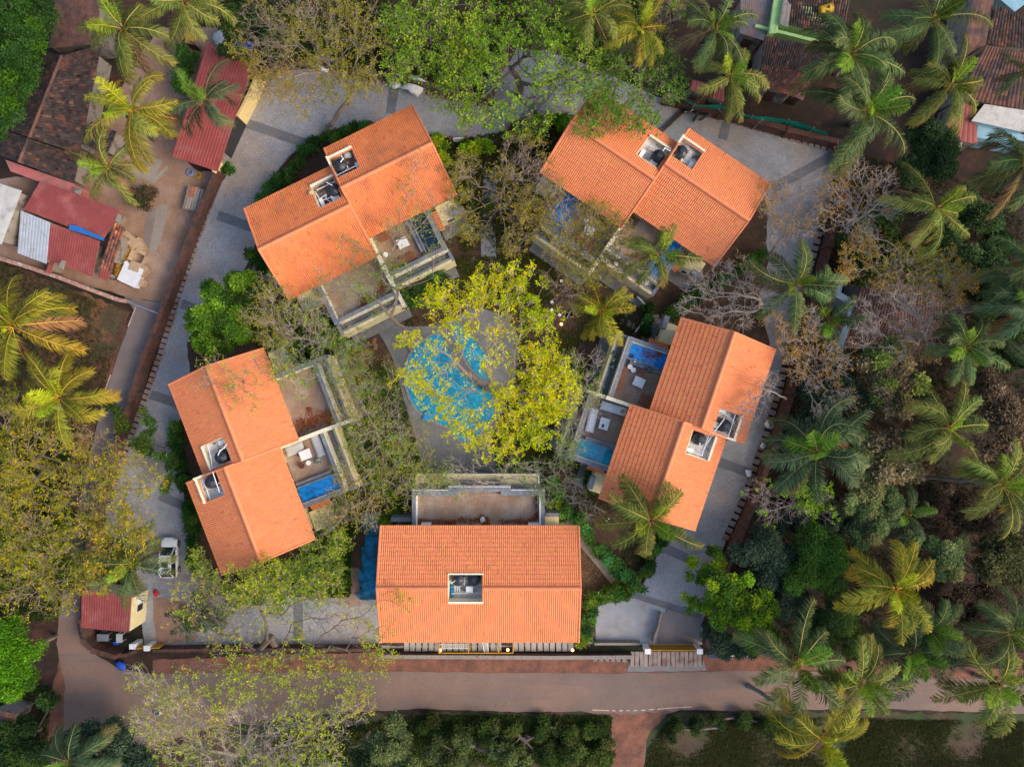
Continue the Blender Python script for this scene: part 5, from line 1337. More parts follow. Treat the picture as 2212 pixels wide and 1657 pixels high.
def gable(label, fr, ridge, e1, e2, zr, ze, m, wall, cat='house', name='old_house', tile=.33, pitch=.24):
    """ridge: two picture points; e1,e2: the two eaves (two points each, same order)"""
    r0, r1 = pt(fr, *ridge[0], zr), pt(fr, *ridge[1], zr); c = (r0+r1)/2; off = np.array([c[0], c[1], 0]); root = empty(name, tuple(off), 0, label, cat)
    a0, a1, b0, b1 = [pt(fr, *x, ze)-off for x in (*e1, *e2)]; r0 = r0-off; r1 = r1-off
    for (x0, x1) in ((a0, a1), (b0, b1)):
        mb = MB(); corrug(mb, r0, r1, x1, x0, pitch=pitch, tile=tile, amp=.06, seed=int(abs(x0[0])*7)+3); mb.build('roof', m, root)
    rd = MB(); n = max(3, int(np.linalg.norm(r1-r0)/.4))
    for i in range(n): rd.tube(r0+(r1-r0)*i/n+np.array([0, 0, .05]), r0+(r1-r0)*(i+1)/n+np.array([0, 0, .05]), .15, .13, n=7)
    rd.build('ridge_cap', M_RUST, root)
    wb = MB(); m_ = (a0+a1+b0+b1)/4; low = [x+(m_-x)*.16 for x in (a0, a1, b1, b0)]
    V = [(x[0], x[1], 0) for x in low]+[(x[0], x[1], ze-.05) for x in low]+[tuple(r0*.93+m_*.07-np.array([0, 0, .3])), tuple(r1*.93+m_*.07-np.array([0, 0, .3]))]
    wb.add(V, [[0, 1, 5, 4], [1, 2, 6, 5], [2, 3, 7, 6], [3, 0, 4, 7], [4, 7, 8], [5, 9, 6]]); wb.build('wall', wall, root)
    return root
r0 = R(0, 0)
gable('large old house with dark weathered tile roof at the upper left', r0, ((535, 485), (255, 1190)), ((270, 430), (45, 1110)), ((880, 385), (690, 1335)), 5.2, 3.0, M_OLDTILE, M_WALLW)
gable('lower tiled extension at the bottom end of the big dark roof', r0, ((250, 1195), (165, 1405)), ((40, 1125), (-30, 1330)), ((700, 1350), (640, 1580)), 4.4, 2.7, M_OLDTILE, M_WALLW)
shed('dark tiled lean-to at the right of the big old house', r0, ((790, 1050), (1010, 1140), (930, 1330), (700, 1240)), 3.2, 2.6, M_OLDTILE, M_WALLW, tile=.33)
shed('old roof strewn with red litter at the upper end of the big dark house', r0, ((480, -40), (860, -40), (860, 380), (420, 420)), 4.2, 3.4, M_RUST, M_WALLW, pitch=.6)
shed('pink parapet roof strip below the dark tiled house', r0, ((45, 1380), (640, 1590), (640, 1680), (90, 1480)), 2.9, 2.85, M_PINK, M_PINK, pitch=3)
rsh = shed('long red metal shed beside the yellow and black wall', r0, ((1790, 370), (2185, 555), (1880, 1485), (1480, 1350)), 3.4, 2.9, M_REDSHEET, M_WALLW, pitch=.3, inset=1.3)
shed('small maroon shelter under the upper palms', r0, ((1490, 275), (1590, 290), (1560, 385), (1475, 365)), 2.2, 2.0, M_RUST, M_WALLW)
shed('second small maroon shelter right of the first', r0, ((1600, 300), (1690, 325), (1680, 390), (1590, 370)), 1.9, 1.7, M_RUST, M_WALLW)
shed('flat white roofed house at the left edge', rl, ((-80, 180), (190, 268), (15, 730), (-80, 700)), 3.4, 3.38, M_FLATROOF, M_WALLW, cat='house', name='house', pitch=3)
shed('large maroon corrugated shed below the pink parapet', rl, ((345, 185), (1050, 440), (890, 692), (200, 427)), 3.3, 2.9, M_REDSHEET, M_WALLW, pitch=.25, inset=1.2)
shed('grey corrugated lean-to beside the white flat roof', rl, ((178, 437), (437, 542), (402, 898), (150, 805)), 2.8, 2.4, M_GREYSHEET, M_WALLW, pitch=.3)
shed('maroon corrugated shed right of the grey lean-to', rl, ((437, 542), (862, 705), (800, 1012), (395, 852)), 2.82, 2.4, M_REDSHEET, M_WALLW, pitch=.25, inset=.8)
shed('narrow faded panel shed at the corner of the grey lean-to', rl, ((430, 855), (490, 820), (440, 985), (392, 970)), 1.8, 1.6, M_REDSHEET, M_WALLW)
shed('small clay tiled canopy beside the pile of sacks', rl, ((985, 540), (1082, 585), (960, 965), (862, 925)), 2.7, 2.1, mat('patchy_tile', (0.22, 0.085, 0.055), .9, .4, 1.5, tint=True, col2=(.08, .05, .045), mix_scale=1.0, mix_lo=.5, mix_hi=.6), M_WALLW, tile=.3, inset=.95)
shed('little maroon roof below the tiled canopy', rl, ((870, 925), (955, 955), (930, 1048), (850, 1015)), 2.1, 2.0, M_REDSHEET, M_WALLW, inset=.5)
t = MB(); t.prism([tuple(pt(rl, *p, 3.15)[:2]) for p in [(600, 562), (660, 568), (895, 672), (895, 700), (770, 655), (590, 600)]], 3.08, 3.14)
t.build('tarpaulin', mat('blue_tarp', (.02, .13, .42), .5, .2, 3), label='blue tarpaulin strip folded over the joint of two maroon sheds', cat='tarpaulin')
for q, lab in (([(990, 520), (1020, 465), (1050, 480), (1020, 545)], 'loose white panel on the right edge of the maroon shed'), ([(632, 235), (700, 250), (690, 300), (640, 280)], 'white panel tucked under the low palm by the maroon shed'), ([(500, 915), (535, 865), (565, 875), (545, 945)], 'pair of white frames leaning at the foot of the maroon shed')):
    t = MB(); t.prism([tuple(pt(rl, *p, 3.3)[:2]) for p in q], 3.2, 3.28); t.build('panel', M_WALLW, label=lab, cat='panel')
r7 = R(200, 1400)
gh = shed('guard house with red sheet roof and cream window wall at the lower left', r7, ((90, 790), (525, 850), (502, 1160), (85, 1120)), 3.1, 2.9, M_REDSHEET, M_CREAM, cat='guard house', name='guard_house', pitch=.24)
# its cream side wall with the window faces the driveway
c = np.array(gh.location); a = pt(r7, 525, 850, 3.0)-c; b = pt(r7, 502, 1160, 2.9)-c
d = (b-a); L = np.linalg.norm(d[:2]); ang = math.atan2(d[1], d[0])
wb = MB(); wb.obox(((a[0]+b[0])/2+.02, (a[1]+b[1])/2, 0), L*.92, .14, 2.9, ang); sw = wb.build('side_wall', M_CREAM, gh)
mid = pt(r7, 562, 945, 1.6)-c
wb = MB(); wb.obox((((a[0]+b[0])/2+.12), (a[1]+b[1])/2+.6, 0.9), 1.5, .06, 1.15, ang); wf = wb.build('window', M_WHITE, gh)
wb = MB()
for dx in (-.37, .37): wb.obox((((a[0]+b[0])/2+.155), (a[1]+b[1])/2+.6+dx, 0.98), .64, .02, .98, ang)
wb.build('glass', M_GLASS, wf)
# upper right houses
r9 = R(2160, 0)
shed('old brown tiled house with a yellow tank at the upper right', r9, ((185, -60), (720, -60), (640, 345), (165, 215)), 4.6, 3.6, M_OLDTILE, M_LIME, cat='house', name='old_house', tile=.33)
shed('light green parapet roof strip left of the tiled house', r9, ((60, -60), (140, -60), (80, 290), (10, 292)), 3.9, 3.85, M_LIME, M_LIME, pitch=3)
shed('weathered grey sunshade slab between the green parapet and the tiled roof', r9, ((140, -40), (215, -40), (170, 240), (98, 205)), 4.3, 4.25, M_CONC, M_LIME, pitch=3)
fw = MB(); p0 = pt(r9, 80, 262, 3.4); p1 = pt(r9, 640, 345, 3.4); fw.obox(((p0[0]+p1[0])/2-1.0, (p0[1]+p1[1])/2-.1, 0), 8.6, .3, 3.3, math.atan2(p1[1]-p0[1], p1[0]-p0[0])-.1)
fo = fw.build('garden_wall', M_LIME, label='bright green wall with a small window below the tiled house, upper right', cat='wall')
shed('long dark tiled roof below the bright green wall', r9, ((-30, 315), (560, 430), (420, 640), (-60, 560)), 4.0, 3.4, M_OLDTILE, M_WALLW, cat='house', name='old_house', tile=.33)
shed('dark tiled roof patch with bare red tiles at its lower edge', r9, ((-60, 560), (430, 650), (200, 830), (-90, 740)), 3.4, 2.6, mat('brown_tile', (0.085, 0.045, 0.036), .9, .4, 1.2, tint=True, col2=(.20, .075, .045), mix_scale=.8, mix_lo=.5, mix_hi=.6), M_WALLW, tile=.33)
shed('pinkish awning sheet under the palm, upper right', r9, ((280, 540), (420, 560), (300, 870), (185, 820)), 2.4, 2.0, mat('pink_sheet', (.26, .11, .12), .7, .2, 1.5, tint=True), M_WALLW)
shed('corrugated dark grey roof left of the green parapet', rn, ((1790, -40), (2100, -40), (1990, 355), (1780, 290)), 3.4, 3.0, M_DARKSHEET, M_WALLW, pitch=.22)
shed('reddish brown wall-top roof at the top edge between two palms', rn, ((1090, -60), (1340, -60), (1310, 100), (1120, 20)), 3.2, 2.8, M_RUST, M_WALLW)
shed('red metal roof peeping out under the palm behind the green net', rn, ((1370, 690), (1650, 760), (1645, 885), (1350, 780)), 3.0, 2.7, M_REDSHEET, M_WALLW, pitch=.4)
shed('small rust coloured roof under the upper trees', rn, ((620, 190), (760, 190), (740, 320), (600, 310)), 2.5, 2.3, M_RUST, M_WALLW)
shed('second rust coloured roof under the upper trees, lower right of the first', rn, ((820, 330), (960, 360), (900, 470), (740, 420)), 2.4, 2.2, M_RUST, M_WALLW)
shed('brown ribbon of roof running down right of the palms', r9, ((1780, -60), (1960, -60), (1880, 390), (1665, 500)), 4.2, 4.0, M_RUST, M_WALLW, cat='house', name='old_house', pitch=.5)
shed('dark mossy tiled roof beside the pale blue parapet, upper right', r9, ((1960, 40), (2230, 160), (2230, 430), (1885, 380)), 4.4, 3.6, M_OLDTILE, M_WALLW, cat='house', name='old_house', tile=.33)
shed('broad dark ribbed roof at the upper right edge', r9, ((1880, 390), (2260, 470), (2230, 950), (1640, 850)), 4.6, 3.4, mat('dark_brown_tile', (0.06, 0.042, 0.04), .9, .4, 1.2, tint=True, col2=(.13, .06, .045), mix_scale=.6), M_WALLW, cat='house', name='old_house', tile=.45)
shed('pale blue L shaped parapet in the upper right corner', r9, ((1960, -40), (2240, -60), (2230, 30), (2130, 105)), 3.6, 3.6, M_BLUEW, M_BLUEW, pitch=3)
shed('maroon ribbed roof left of the white terrace, upper right', r9, ((1620, 860), (1790, 930), (1810, 1250), (1520, 1190)), 3.0, 2.6, M_REDSHEET, M_WALLW, pitch=.3)
shed('white flat terrace roof at the upper right edge', r9, ((1870, 900), (2250, 960), (2230, 1150), (1755, 1045)), 3.3, 3.3, M_FLATROOF, M_BLUEW, cat='house', name='house', pitch=3)
shed('pale blue lower roof under the white terrace', r9, ((1810, 1075), (2230, 1170), (2220, 1260), (1800, 1190)), 2.6, 2.5, M_BLUEW, M_BLUEW, pitch=3)
shed('small white flat roof at the foot of the maroon roof', r9, ((1560, 1200), (1680, 1230), (1660, 1310), (1560, 1290)), 2.2, 2.2, M_FLATROOF, M_WALLW, pitch=3)
r10 = R(2160, 500)
shed('brown roofed house under the bare tree on the right', r10, ((820, 880), (1500, 960), (1500, 1260), (720, 1200)), 4.2, 3.6, mat('brown_sheet', (0.10, 0.052, 0.044), .85, .25, 1.0, tint=True, col2=(.08, .05, .045), mix_scale=.6, fine=.2), M_WALLW, cat='house', name='house', tile=.4)
shed('lower part of the brown roof under the bare tree', r10, ((720, 1200), (1500, 1260), (1280, 1480), (640, 1440)), 3.6, 2.9, mat('brown_sheet', ()), M_WALLW, tile=.4) if False else shed('lower half of the brown roof beside the pale blue parapet', r10, ((725, 1200), (1490, 1262), (1290, 1500), (650, 1450)), 3.58, 3.0, MATS['brown_sheet'], M_WALLW, tile=.4)
bp = MB()
for A, B in (((632, 870), (600, 1000)), ((590, 1000), (745, 1090)), ((745, 1090), (690, 1260)), ((690, 1260), (628, 1440)), ):
    p0, p1 = pt(r10, *A, 3.6), pt(r10, *B, 3.6); bp.obox(((p0[0]+p1[0])/2, (p0[1]+p1[1])/2, 0), math.dist(p0[:2], p1[:2])+.4, .62, 3.6-(.01 if A[0] == 590 else 0)-(.02 if A[1] == 1260 else 0), math.atan2(p1[1]-p0[1], p1[0]-p0[0]))
bp.build('parapet_wall', mat('blue_parapet', (0.25, 0.36, 0.44), .85, .12, 2), label='pale blue zigzag parapet beside the brown roofed house', cat='parapet')
shed('dark roof just visible in the lower left corner', R(0, 1617), ((-60, 1150), (150, 1200), (130, 1290), (-60, 1300)), 2.8, 2.5, M_RUST, M_WALLW, tile=.33)
tk = empty('water_tank', tuple(pt(r9, 500, 82, 4.4)[:2])+(3.9,), .3, 'yellow plastic tank lying on the tiled roof at the upper right', 'water tank')
mb = MB(); mb.tube((-.6, 0, .45), (.6, 0, .45), .42, n=18); [mb.tube((x, 0, .45), (x+.06, 0, .45), .445, n=18) for x in (-.5, -.15, .2, .5)]; mb.build('body', mat('yellow_plastic', (.55, .33, .01), .5, .1, 3), tk)
mb = MB(); mb.tube((.1, 0, .85), (.1, 0, .93), .13, n=12); mb.build('cap', M_BLACK, tk)

# ------------------------------------------------------------------ yard clutter
M_CARD = mat('cardboard', (0.42, 0.30, 0.19), .9, .15, 3)
def carton(fr, px, a, L, W, h, label, m=None, open_=False, z=0.03):
    p = pt(fr, *px, h+z); o = empty('cardboard_box', (p[0], p[1], z), a, label, 'box', 'large cardboard boxes in the yard')
    mb = MB()
    if not open_: mb.box(-L/2, L/2, -W/2, W/2, 0, h); mb.box(-L/2, L/2, -.03, .03, h, h+.006)
    else:
        t_ = .03
        for b in ((-L/2, L/2, -W/2, -W/2+t_), (-L/2, L/2, W/2-t_, W/2), (-L/2, -L/2+t_, -W/2+t_, W/2-t_), (L/2-t_, L/2, -W/2+t_, W/2-t_)): mb.box(*b, 0, h)
        mb.box(-L/2, L/2, -W/2, W/2, 0, .02)
    mb.build('body', m or M_CARD, o)
    fl = MB()
    if open_:
        for (ax, sx) in ((0, -1), (0, 1), (1, -1), (1, 1)):
            if ax == 0: V = [(sx*L/2, -W/2, h), (sx*L/2, W/2, h), (sx*(L/2+.35), W/2, h+.05), (sx*(L/2+.35), -W/2, h+.05)]
            else: V = [(-L/2, sx*W/2, h), (L/2, sx*W/2, h), (L/2, sx*(W/2+.35), h+.04), (-L/2, sx*(W/2+.35), h+.04)]
            V += [(x, y, zz-.02) for x, y, zz in V]; fl.add(V, np.array([[0, 1, 2, 3], [7, 6, 5, 4], [0, 4, 5, 1], [1, 5, 6, 2], [2, 6, 7, 3], [3, 7, 4, 0]]))
    else:
        fl.box(-L/2-.01, L/2+.01, -W/2-.01, -.02, h-.0, h+.015); fl.box(-L/2-.01, L/2+.01, .02, W/2+.01, h, h+.017)
    fl.build('flap', m or M_CARD, o)
ya = math.radians(-25)
carton(rl, (1118, 685), ya-.3, 1.7, .9, .8, 'uppermost cardboard box by the tiled canopy')
carton(rl, (1176, 742), ya+.9, 1.25, 1.3, .68, 'large closed cardboard box right of the uppermost one')
carton(rl, (1190, 848), ya, 1.1, 1.05, .8, 'open cardboard box with its flaps spread', open_=True)
carton(rl, (1162, 920), ya+.1, .9, .9, .9, 'small pale box between the open box and the white sheet')
carton(rl, (1215, 950), ya+1.2, 1.3, 1.0, .7, 'brown cardboard box right of the white sheet')
carton(rl, (1125, 990), ya, 2.0, 2.0, .75, 'large box covered by a white sheet, lowest of the boxes', m=M_WHITECUSH)
carton(rl, (1190, 1045), ya, 1.3, .7, .6, 'brown box at the lower corner of the white sheeted one')
sacks = [(1090, 740), (1050, 770), (1110, 780), (1020, 800), (1070, 815), (1010, 840), (1060, 855), (1100, 850), (1030, 880), (1010, 910), (1055, 920), (1085, 790), (1000, 955), (1035, 950), (1020, 980)]
MSK = mat('yellow_bundle', (.52, .27, .03), .85, .35, 6)
for i, s_ in enumerate(sacks):
    p = pt(rl, *s_, .4); o = sack(p[0], p[1], .03, 'yellow brown sack in the heap beside the cardboard boxes', MSK, .30+.07*(i % 3), seed=30+i, cat='sack'); o['group'] = 'heap of yellow sacks'
p = pt(rl, 1088, 893, .7); round_ = empty('stool', (p[0], p[1], .4), .3, 'small white plastic stool on the heap of sacks', 'stool')
mb = MB(); mb.box(-.2, .2, -.2, .2, .28, .32); mb.build('seat', M_WHITE, round_)
for sx in (-1, 1):
    for sy in (-1, 1): mb = MB(); mb.tube((sx*.2, sy*.2, 0), (sx*.16, sy*.16, .28), .025); mb.build('leg', M_WHITE, round_)
# hand cart / covered auto parked at the laterite wall
p = pt(rl, 1672, 335, .9); o = empty('cart', (p[0], p[1], .04), math.radians(-14), 'small parked cart stacked with boards beside the laterite wall', 'cart')
mb = MB(); mb.box(-.85, .85, -1.2, 1.2, .45, .6); mb.box(-.85, -.78, -1.2, 1.2, .6, .85); mb.box(.78, .85, -1.2, 1.2, .6, .85); mb.build('bed', mat('weathered_wood', (.26, .20, .16), .9, .25, 3), o)
mb = MB()
for i in range(5): mb.box(-.72+i*.29, -.72+i*.29+.24, -1.1, 1.1+.05*(i % 3), .6, .72+.05*(i % 2))
mb.build('board', mat('grey_board', (.32, .27, .23), .9, .25, 3), o)
mb = MB(); mb.box(-.5, -.15, .1, 1.15, .78, .84); mb.build('red_board', mat('red_board', (.40, .12, .06), .8, .2, 3), o)
for sx in (-1, 1):
    for sy in (-.7, .7): mb = MB(); mb.tube((sx*.72, sy, .28), (sx*.88, sy, .28), .28, n=16); mb.build('wheel', M_RUBBER, o)
for sx in (-.6, .6): mb = MB(); mb.tube((sx, -1.2, .5), (sx*.5, -1.9, .6), .03); mb.build('handle', M_METAL, o)
def ring(px, fr, r, label, m, z=.06, name='hose', cat='hose', th=.05):
    p = pt(fr, *px, z); mb = MB(); n = 20
    for k in range(3):
        q = [(r*(1-.14*k)*math.cos(t*2*math.pi/n), r*(1-.14*k)*math.sin(t*2*math.pi/n), th*(k+1)) for t in range(n+1)]; mb.path([np.array(x) for x in q], th, n=5)
    return mb.build(name, m, label=label, cat=cat, loc=(p[0], p[1], z))
ring((2045, 1028), rl, .75, 'coiled green hose beside the gate pillar of the upper left villa', mat('green_hose', (.01, .14, .10), .5, .1, 3), z=.1)
ring((1645, 1490), r0, .38, 'coiled blue tyre-like hose by the lower shed corner', mat('blue_hose', (.18, .24, .5), .5, .1, 3))
ring((1710, 1515), r0, .36, 'coiled yellow hose beside the blue coil', mat('yellow_hose', (.4, .25, .03), .5, .1, 3))
ring((1470, 525), r0, .35, 'orange hose loop on the earth yard between the palms', mat('orange_hose', (.6, .08, .02), .5, .1, 3), th=.03)
rA = R(600, 0, .567)
for (px, fr, s_, lab, m_) in (((45, 205), rA, .75, 'large grey rubbish sack behind the long red shed', M_SACK), ((85, 195), rA, .4, 'dark green bag beside the grey rubbish sack', mat('green_bag', (.02, .16, .10), .7, .2, 5)), ((120, 225), rA, .42, 'blue bag left of two behind the long red shed', mat('blue_bag', (.02, .08, .40), .6, .2, 5)),
                      ((178, 232), rA, .42, 'blue bag rightmost behind the long red shed', mat('blue_bag', ())), ((228, 370), rA, .35, 'white bag at the top corner of the west driveway', M_WHITE), ((545, 325), rA, .85, 'white plastic sheet bunched on the upper driveway wall', M_WHITE),
                      ((910, 410), rA, .6, 'white sheet bundle under the green tree, upper driveway', M_WHITE), ((1000, 432), rA, .95, 'long white plastic heap under the green tree, upper driveway', M_WHITE), ((650, 360), rA, .35, 'small white bag on the upper driveway slabs', M_WHITECUSH),
                      ((1855, 285), rr4b, .38, 'white bag on the east drain slabs beside the right villa', M_WHITE), ((1675, 710), rr4b, .33, 'white bag on the east drain slabs below the right villa', M_WHITE), ((1800, 470), rr4b, .3, 'pale rubbish on the east drain slabs by the palm', M_WHITECUSH)):
    p = pt(fr, *px, .3); sack(p[0], p[1], .1, lab, m_, s_, seed=int(px[0]) % 91, cat='bag')
# stepping stones
M_STONE = mat('stepping_stone', (.22, .20, .18), .9, .2, 2, fine=.15)
ORD = ['first', 'second', 'third', 'fourth', 'fifth', 'sixth', 'seventh', 'eighth', 'ninth', 'tenth']
def stones(fr, pts, label, group, L=.62, W=.36, a0=0, seed=1, m=None):
    rr = random.Random(seed)
    for i, (x, y) in enumerate(pts):
        p = pt(fr, x, y, .15); mb = MB(); lab_ = label.replace('stepping stone', ORD[i]+' stepping stone' if len(pts) > 1 else 'stepping stone', 1); mb.box(-L/2, L/2, -W/2, W/2, 0, .06); mb.box(-L/2+.02, L/2-.02, -W/2+.02, W/2-.02, .06, .07)
        mb.build('stepping_stone', m or M_STONE, label=lab_, cat='stepping stone', group=group, loc=(p[0], p[1], .09), rz=a0+rr.uniform(-.5, .5))
stones(r4, [(465, 575), (515, 568), (880, 615), (950, 628), (985, 575), (1010, 645), (1025, 545), (1050, 670), (1060, 495)], 'stepping stone from the left near the small palm', 'stepping stones near the small palm', a0=1.4, seed=1)
stones(r4, [(1148, 705), (1190, 635), (1245, 582), (1318, 575)], 'stepping stone from the left in the row beside the right villa', 'stepping stones to the right villa', a0=.6, seed=2)
stones(rr5, [(830, 95), (875, 110), (925, 130), (975, 150), (1060, 110), (1070, 520), (1105, 560), (1150, 590)], 'stepping stone from the left in the dry soil above the yellow tree', 'stepping stones above the yellow tree', a0=1.1, seed=3)
stones(rr5, [(1325, 680), (1380, 650), (1640, 575), (1685, 560)], 'stepping stone from the left at the right edge of the yellow tree', 'stepping stones right of the yellow tree', a0=1.4, seed=4)
stones(rr3, [(1880, 60), (1890, 110), (1690, 1000), (1610, 1480)], 'reddish stepping stone from the top between the left villa and the lagoon', 'stepping stones left of the pool', a0=1.2, seed=5, m=mat('red_stone', (.26, .12, .08), .9, .2, 2))
# small white garden lights
for i, (fr, x, y, lab) in enumerate([(r4, 427, 278, 'small square white garden light below the upper right villa'), (r4, 345, 460, 'small garden light left of the small palm, upper one'), (r4, 343, 528, 'small garden light left of the small palm, lower one'), (r4, 412, 572, 'small garden light nearest the stepping stones by the small palm'), (r4, 510, 1068, 'small white garden light between yellow tree and right villa'), (rr4b, 458, 1108, 'small garden light on the soil below the right villa'), (rr4b, 392, 1425, 'small garden light on the soil right of the bottom villa')]):
    p = pt(fr, x, y, .3); o = empty('garden_light', (p[0], p[1], .1), .3*i, lab, 'garden light')
    mb = MB(); mb.box(-.14, .14, -.14, .14, .1, .24); mb.build('head', M_WHITE, o); mb = MB(); mb.tube((0, 0, 0), (0, 0, .1), .04); mb.build('stem', M_METAL, o)
# glowing lamps
for fr, x, y, z, lab in ((rc, 790, 1625, 1.6, 'lit lamp at the left end of the yellow veranda frame'), (rc, 1375, 1620, 1.6, 'lit lamp at the right end of the yellow veranda frame'), (rc, 1935, 1622, 1.2, 'lit lamp on the wall left of the parking bay'), (r7, 1738, 1310, 1.2, 'lit lamp on the road wall under the spreading sparse tree'),
                      (rr5, 1592, 650, .6, 'glowing garden lamp at the right edge of the yellow tree'), (rr5, 566, 346, .6, 'small glowing garden lamp at the upper left edge of the yellow tree')):
    p = pt(fr, x, y, z); o = empty('wall_lamp', (p[0], p[1], z-.3), 0, lab, 'lamp'); mb = MB(); mb.lathe((0, 0, 0), [(.001, .1), (.13, .14), (.15, .24), (.1, .32), (.001, .34)], 12); mb.build('lamp_shade', M_LAMPGLOW, o); mb = MB(); mb.tube((0, 0, -(z-.35)), (0, 0, .12), .03); mb.build('stand', M_METAL, o)
# veranda frame and ladders in front of the bottom villa
zf = 2.4
o = empty('pergola_frame', tuple(pt(rc, 1100, 1640, zf)[:2])+(0,), 0, 'yellow metal frame in front of the bottom villa', 'metal frame'); ox = np.array(o.location)
fy = pt(rc, 0, 1645, zf)[1]-ox[1]; fy2 = pt(rc, 0, 1560, zf)[1]-ox[1]
for x in (780, 1035, 1295, 1420):
    xx = pt(rc, x, 0, zf)[0]-ox[0]; mb = MB(); mb.tube((xx, fy, 0), (xx, fy, zf), .05); mb.build('post', M_GATEYEL, o); mb = MB(); mb.tube((xx, fy, zf), (xx, fy2, zf), .045); mb.build('crossbar', M_GATEYEL, o)
mb = MB(); mb.tube((pt(rc, 775, 0, zf)[0]-ox[0], fy, zf), (pt(rc, 1425, 0, zf)[0]-ox[0], fy, zf), .06); mb.build('beam', M_GATEYEL, o)
def ladder(A, B, W, label, m=M_METAL, n=10):
    A = np.array(A); B = np.array(B); d = B-A; L = np.linalg.norm(d); d = d/L; s_ = np.cross(d, (0, 0, 1)); s_ /= np.linalg.norm(s_)
    o = empty('ladder', tuple(A), 0, label, 'ladder')
    for sg in (-1, 1): mb = MB(); mb.tube(s_*sg*W/2, B-A+s_*sg*W/2, .035); mb.build('rail', m, o)
    for i in range(n): q = d*L*(i+.5)/n; mb = MB(); mb.tube(q-s_*W/2, q+s_*W/2, .022); mb.build('rung', m, o)
ladder(pt(rc, 785, 1588, .5), pt(rc, 1040, 1588, .6), .38, 'aluminium ladder lying along the front of the bottom villa', M_WHITE, 14)
ladder(pt(rc, 1190, 1645, .1), pt(rc, 1178, 1555, 2.4), .42, 'ladder leaning against the front of the bottom villa', M_WHITE, 7)
# blue pool cover net west of the bottom villa
M_BNET = mat('blue_net', (0.01, 0.20, 0.42), .8, .3, 1.5, col2=(.012, .09, .14), mix_scale=.9, mix_lo=.42, mix_hi=.6, fine=.25)
pts = [(100, 480), (160, 440), (330, 455), (330, 560), (330, 900), (300, 1130), (200, 1190), (100, 1200), (80, 1150), (110, 1080), (85, 950), (130, 830), (130, 640)]
ph = empty('pool_cover', (0, 0, 0), 0, 'crumpled blue net spread over the pit left of the bottom villa', 'pool cover')
poly = rough_poly([tuple(pt(rc, *p, .5)[:2]) for p in pts], .12, .4, 5)
mb = MB(); xs = np.arange(-22, -12, .28); ys = np.arange(-23, -11.5, .28); 
import itertools
def inpoly(x, y, poly):
    c = False; n = len(poly)
    for i in range(n):
        x1, y1 = poly[i]; x2, y2 = poly[(i+1) % n]
        if (y1 > y) != (y2 > y) and x < (x2-x1)*(y-y1)/(y2-y1+1e-12)+x1: c = not c
    return c
hz = lambda x, y: .42+.09*math.sin(x*5.1+y*1.7)+.07*math.sin(y*6.3-x*2.2)
for x in xs:
    for y in ys:
        if inpoly(x+.14, y+.14, poly): mb.add([(x, y, hz(x, y)), (x+.28, y, hz(x+.28, y)), (x+.28, y+.28, hz(x+.28, y+.28)), (x, y+.28, hz(x, y+.28))], np.array([[0, 1, 2, 3]]))
mb.build('net', M_BNET, ph, smooth=True)
sheet('pit_edge', [rc(0, 900), rc(110, 920), rc(100, 1240), rc(0, 1250)], .14, M_YARD)
# gates
def gate_panel(label, p0, p1, h, m=M_GATEYEL, name='gate', cat='gate', n=14, z=.13):
    p0 = np.array(p0[:2]); p1 = np.array(p1[:2]); L = np.linalg.norm(p1-p0); o = empty(name, (*p0, z), math.atan2(*(p1-p0)[::-1]), label, cat)
    mb = MB(); mb.box(0, L, -.04, .04, h-.08, h); mb.box(0, L, -.04, .04, .05, .13); mb.box(0, .08, -.04, .04, .13, h-.08); mb.box(L-.08, L, -.04, .04, .13, h-.08); mb.build('frame', m, o)
    mb = MB()
    for i in range(n*2): x = .1+(L-.2)*(i+.5)/(n*2); mb.box(x-.055 if n > 8 else x-.02, x+.055 if n > 8 else x+.02, -.02, .02, .13, h-.08)
    mb.build('bars', m, o); return o
g0 = pt(rb, 650, 775, .13); g1 = pt(rb, 1110, 775, .13)
gate_panel('long yellow sliding gate at the lower right entrance', g0, g1, 1.6, n=26)
for x, lab in ((682, 'left white gate pillar of the yellow sliding gate'), (1130, 'right white gate pillar of the yellow sliding gate')):
    p = pt(rb, x, 842, 1.7); o = empty('gate_pillar', (p[0], p[1]+.1, 0), 0, lab, 'pillar'); mb = MB(); mb.box(-.25, .25, -.22, .22, 0, 1.65); mb.build('shaft', M_WHITE, o); mb = MB(); mb.box(-.29, .29, -.26, .26, 1.65, 1.75); mb.build('cap', M_WHITE, o)
g0 = pt(r7, 560, 1262, .13); g1 = pt(r7, 815, 1255, .13)
gate_panel('short yellow gate under the sparse tree at the guard house', g0, g1, 1.3, n=12)
for x, y, lab in ((530, 1290, 'left white gate pillar beside the guard house'), (655, 1305, 'right white gate pillar beside the guard house')):
    p = pt(r7, x, y, 1.5); o = empty('gate_pillar', (p[0], p[1]+.1, 0), 0, lab, 'pillar'); mb = MB(); mb.box(-.24, .24, -.22, .22, 0, 1.5); mb.build('shaft', M_WHITE, o); mb = MB(); mb.box(-.28, .28, -.26, .26, 1.5, 1.6); mb.build('cap', M_WHITE, o)
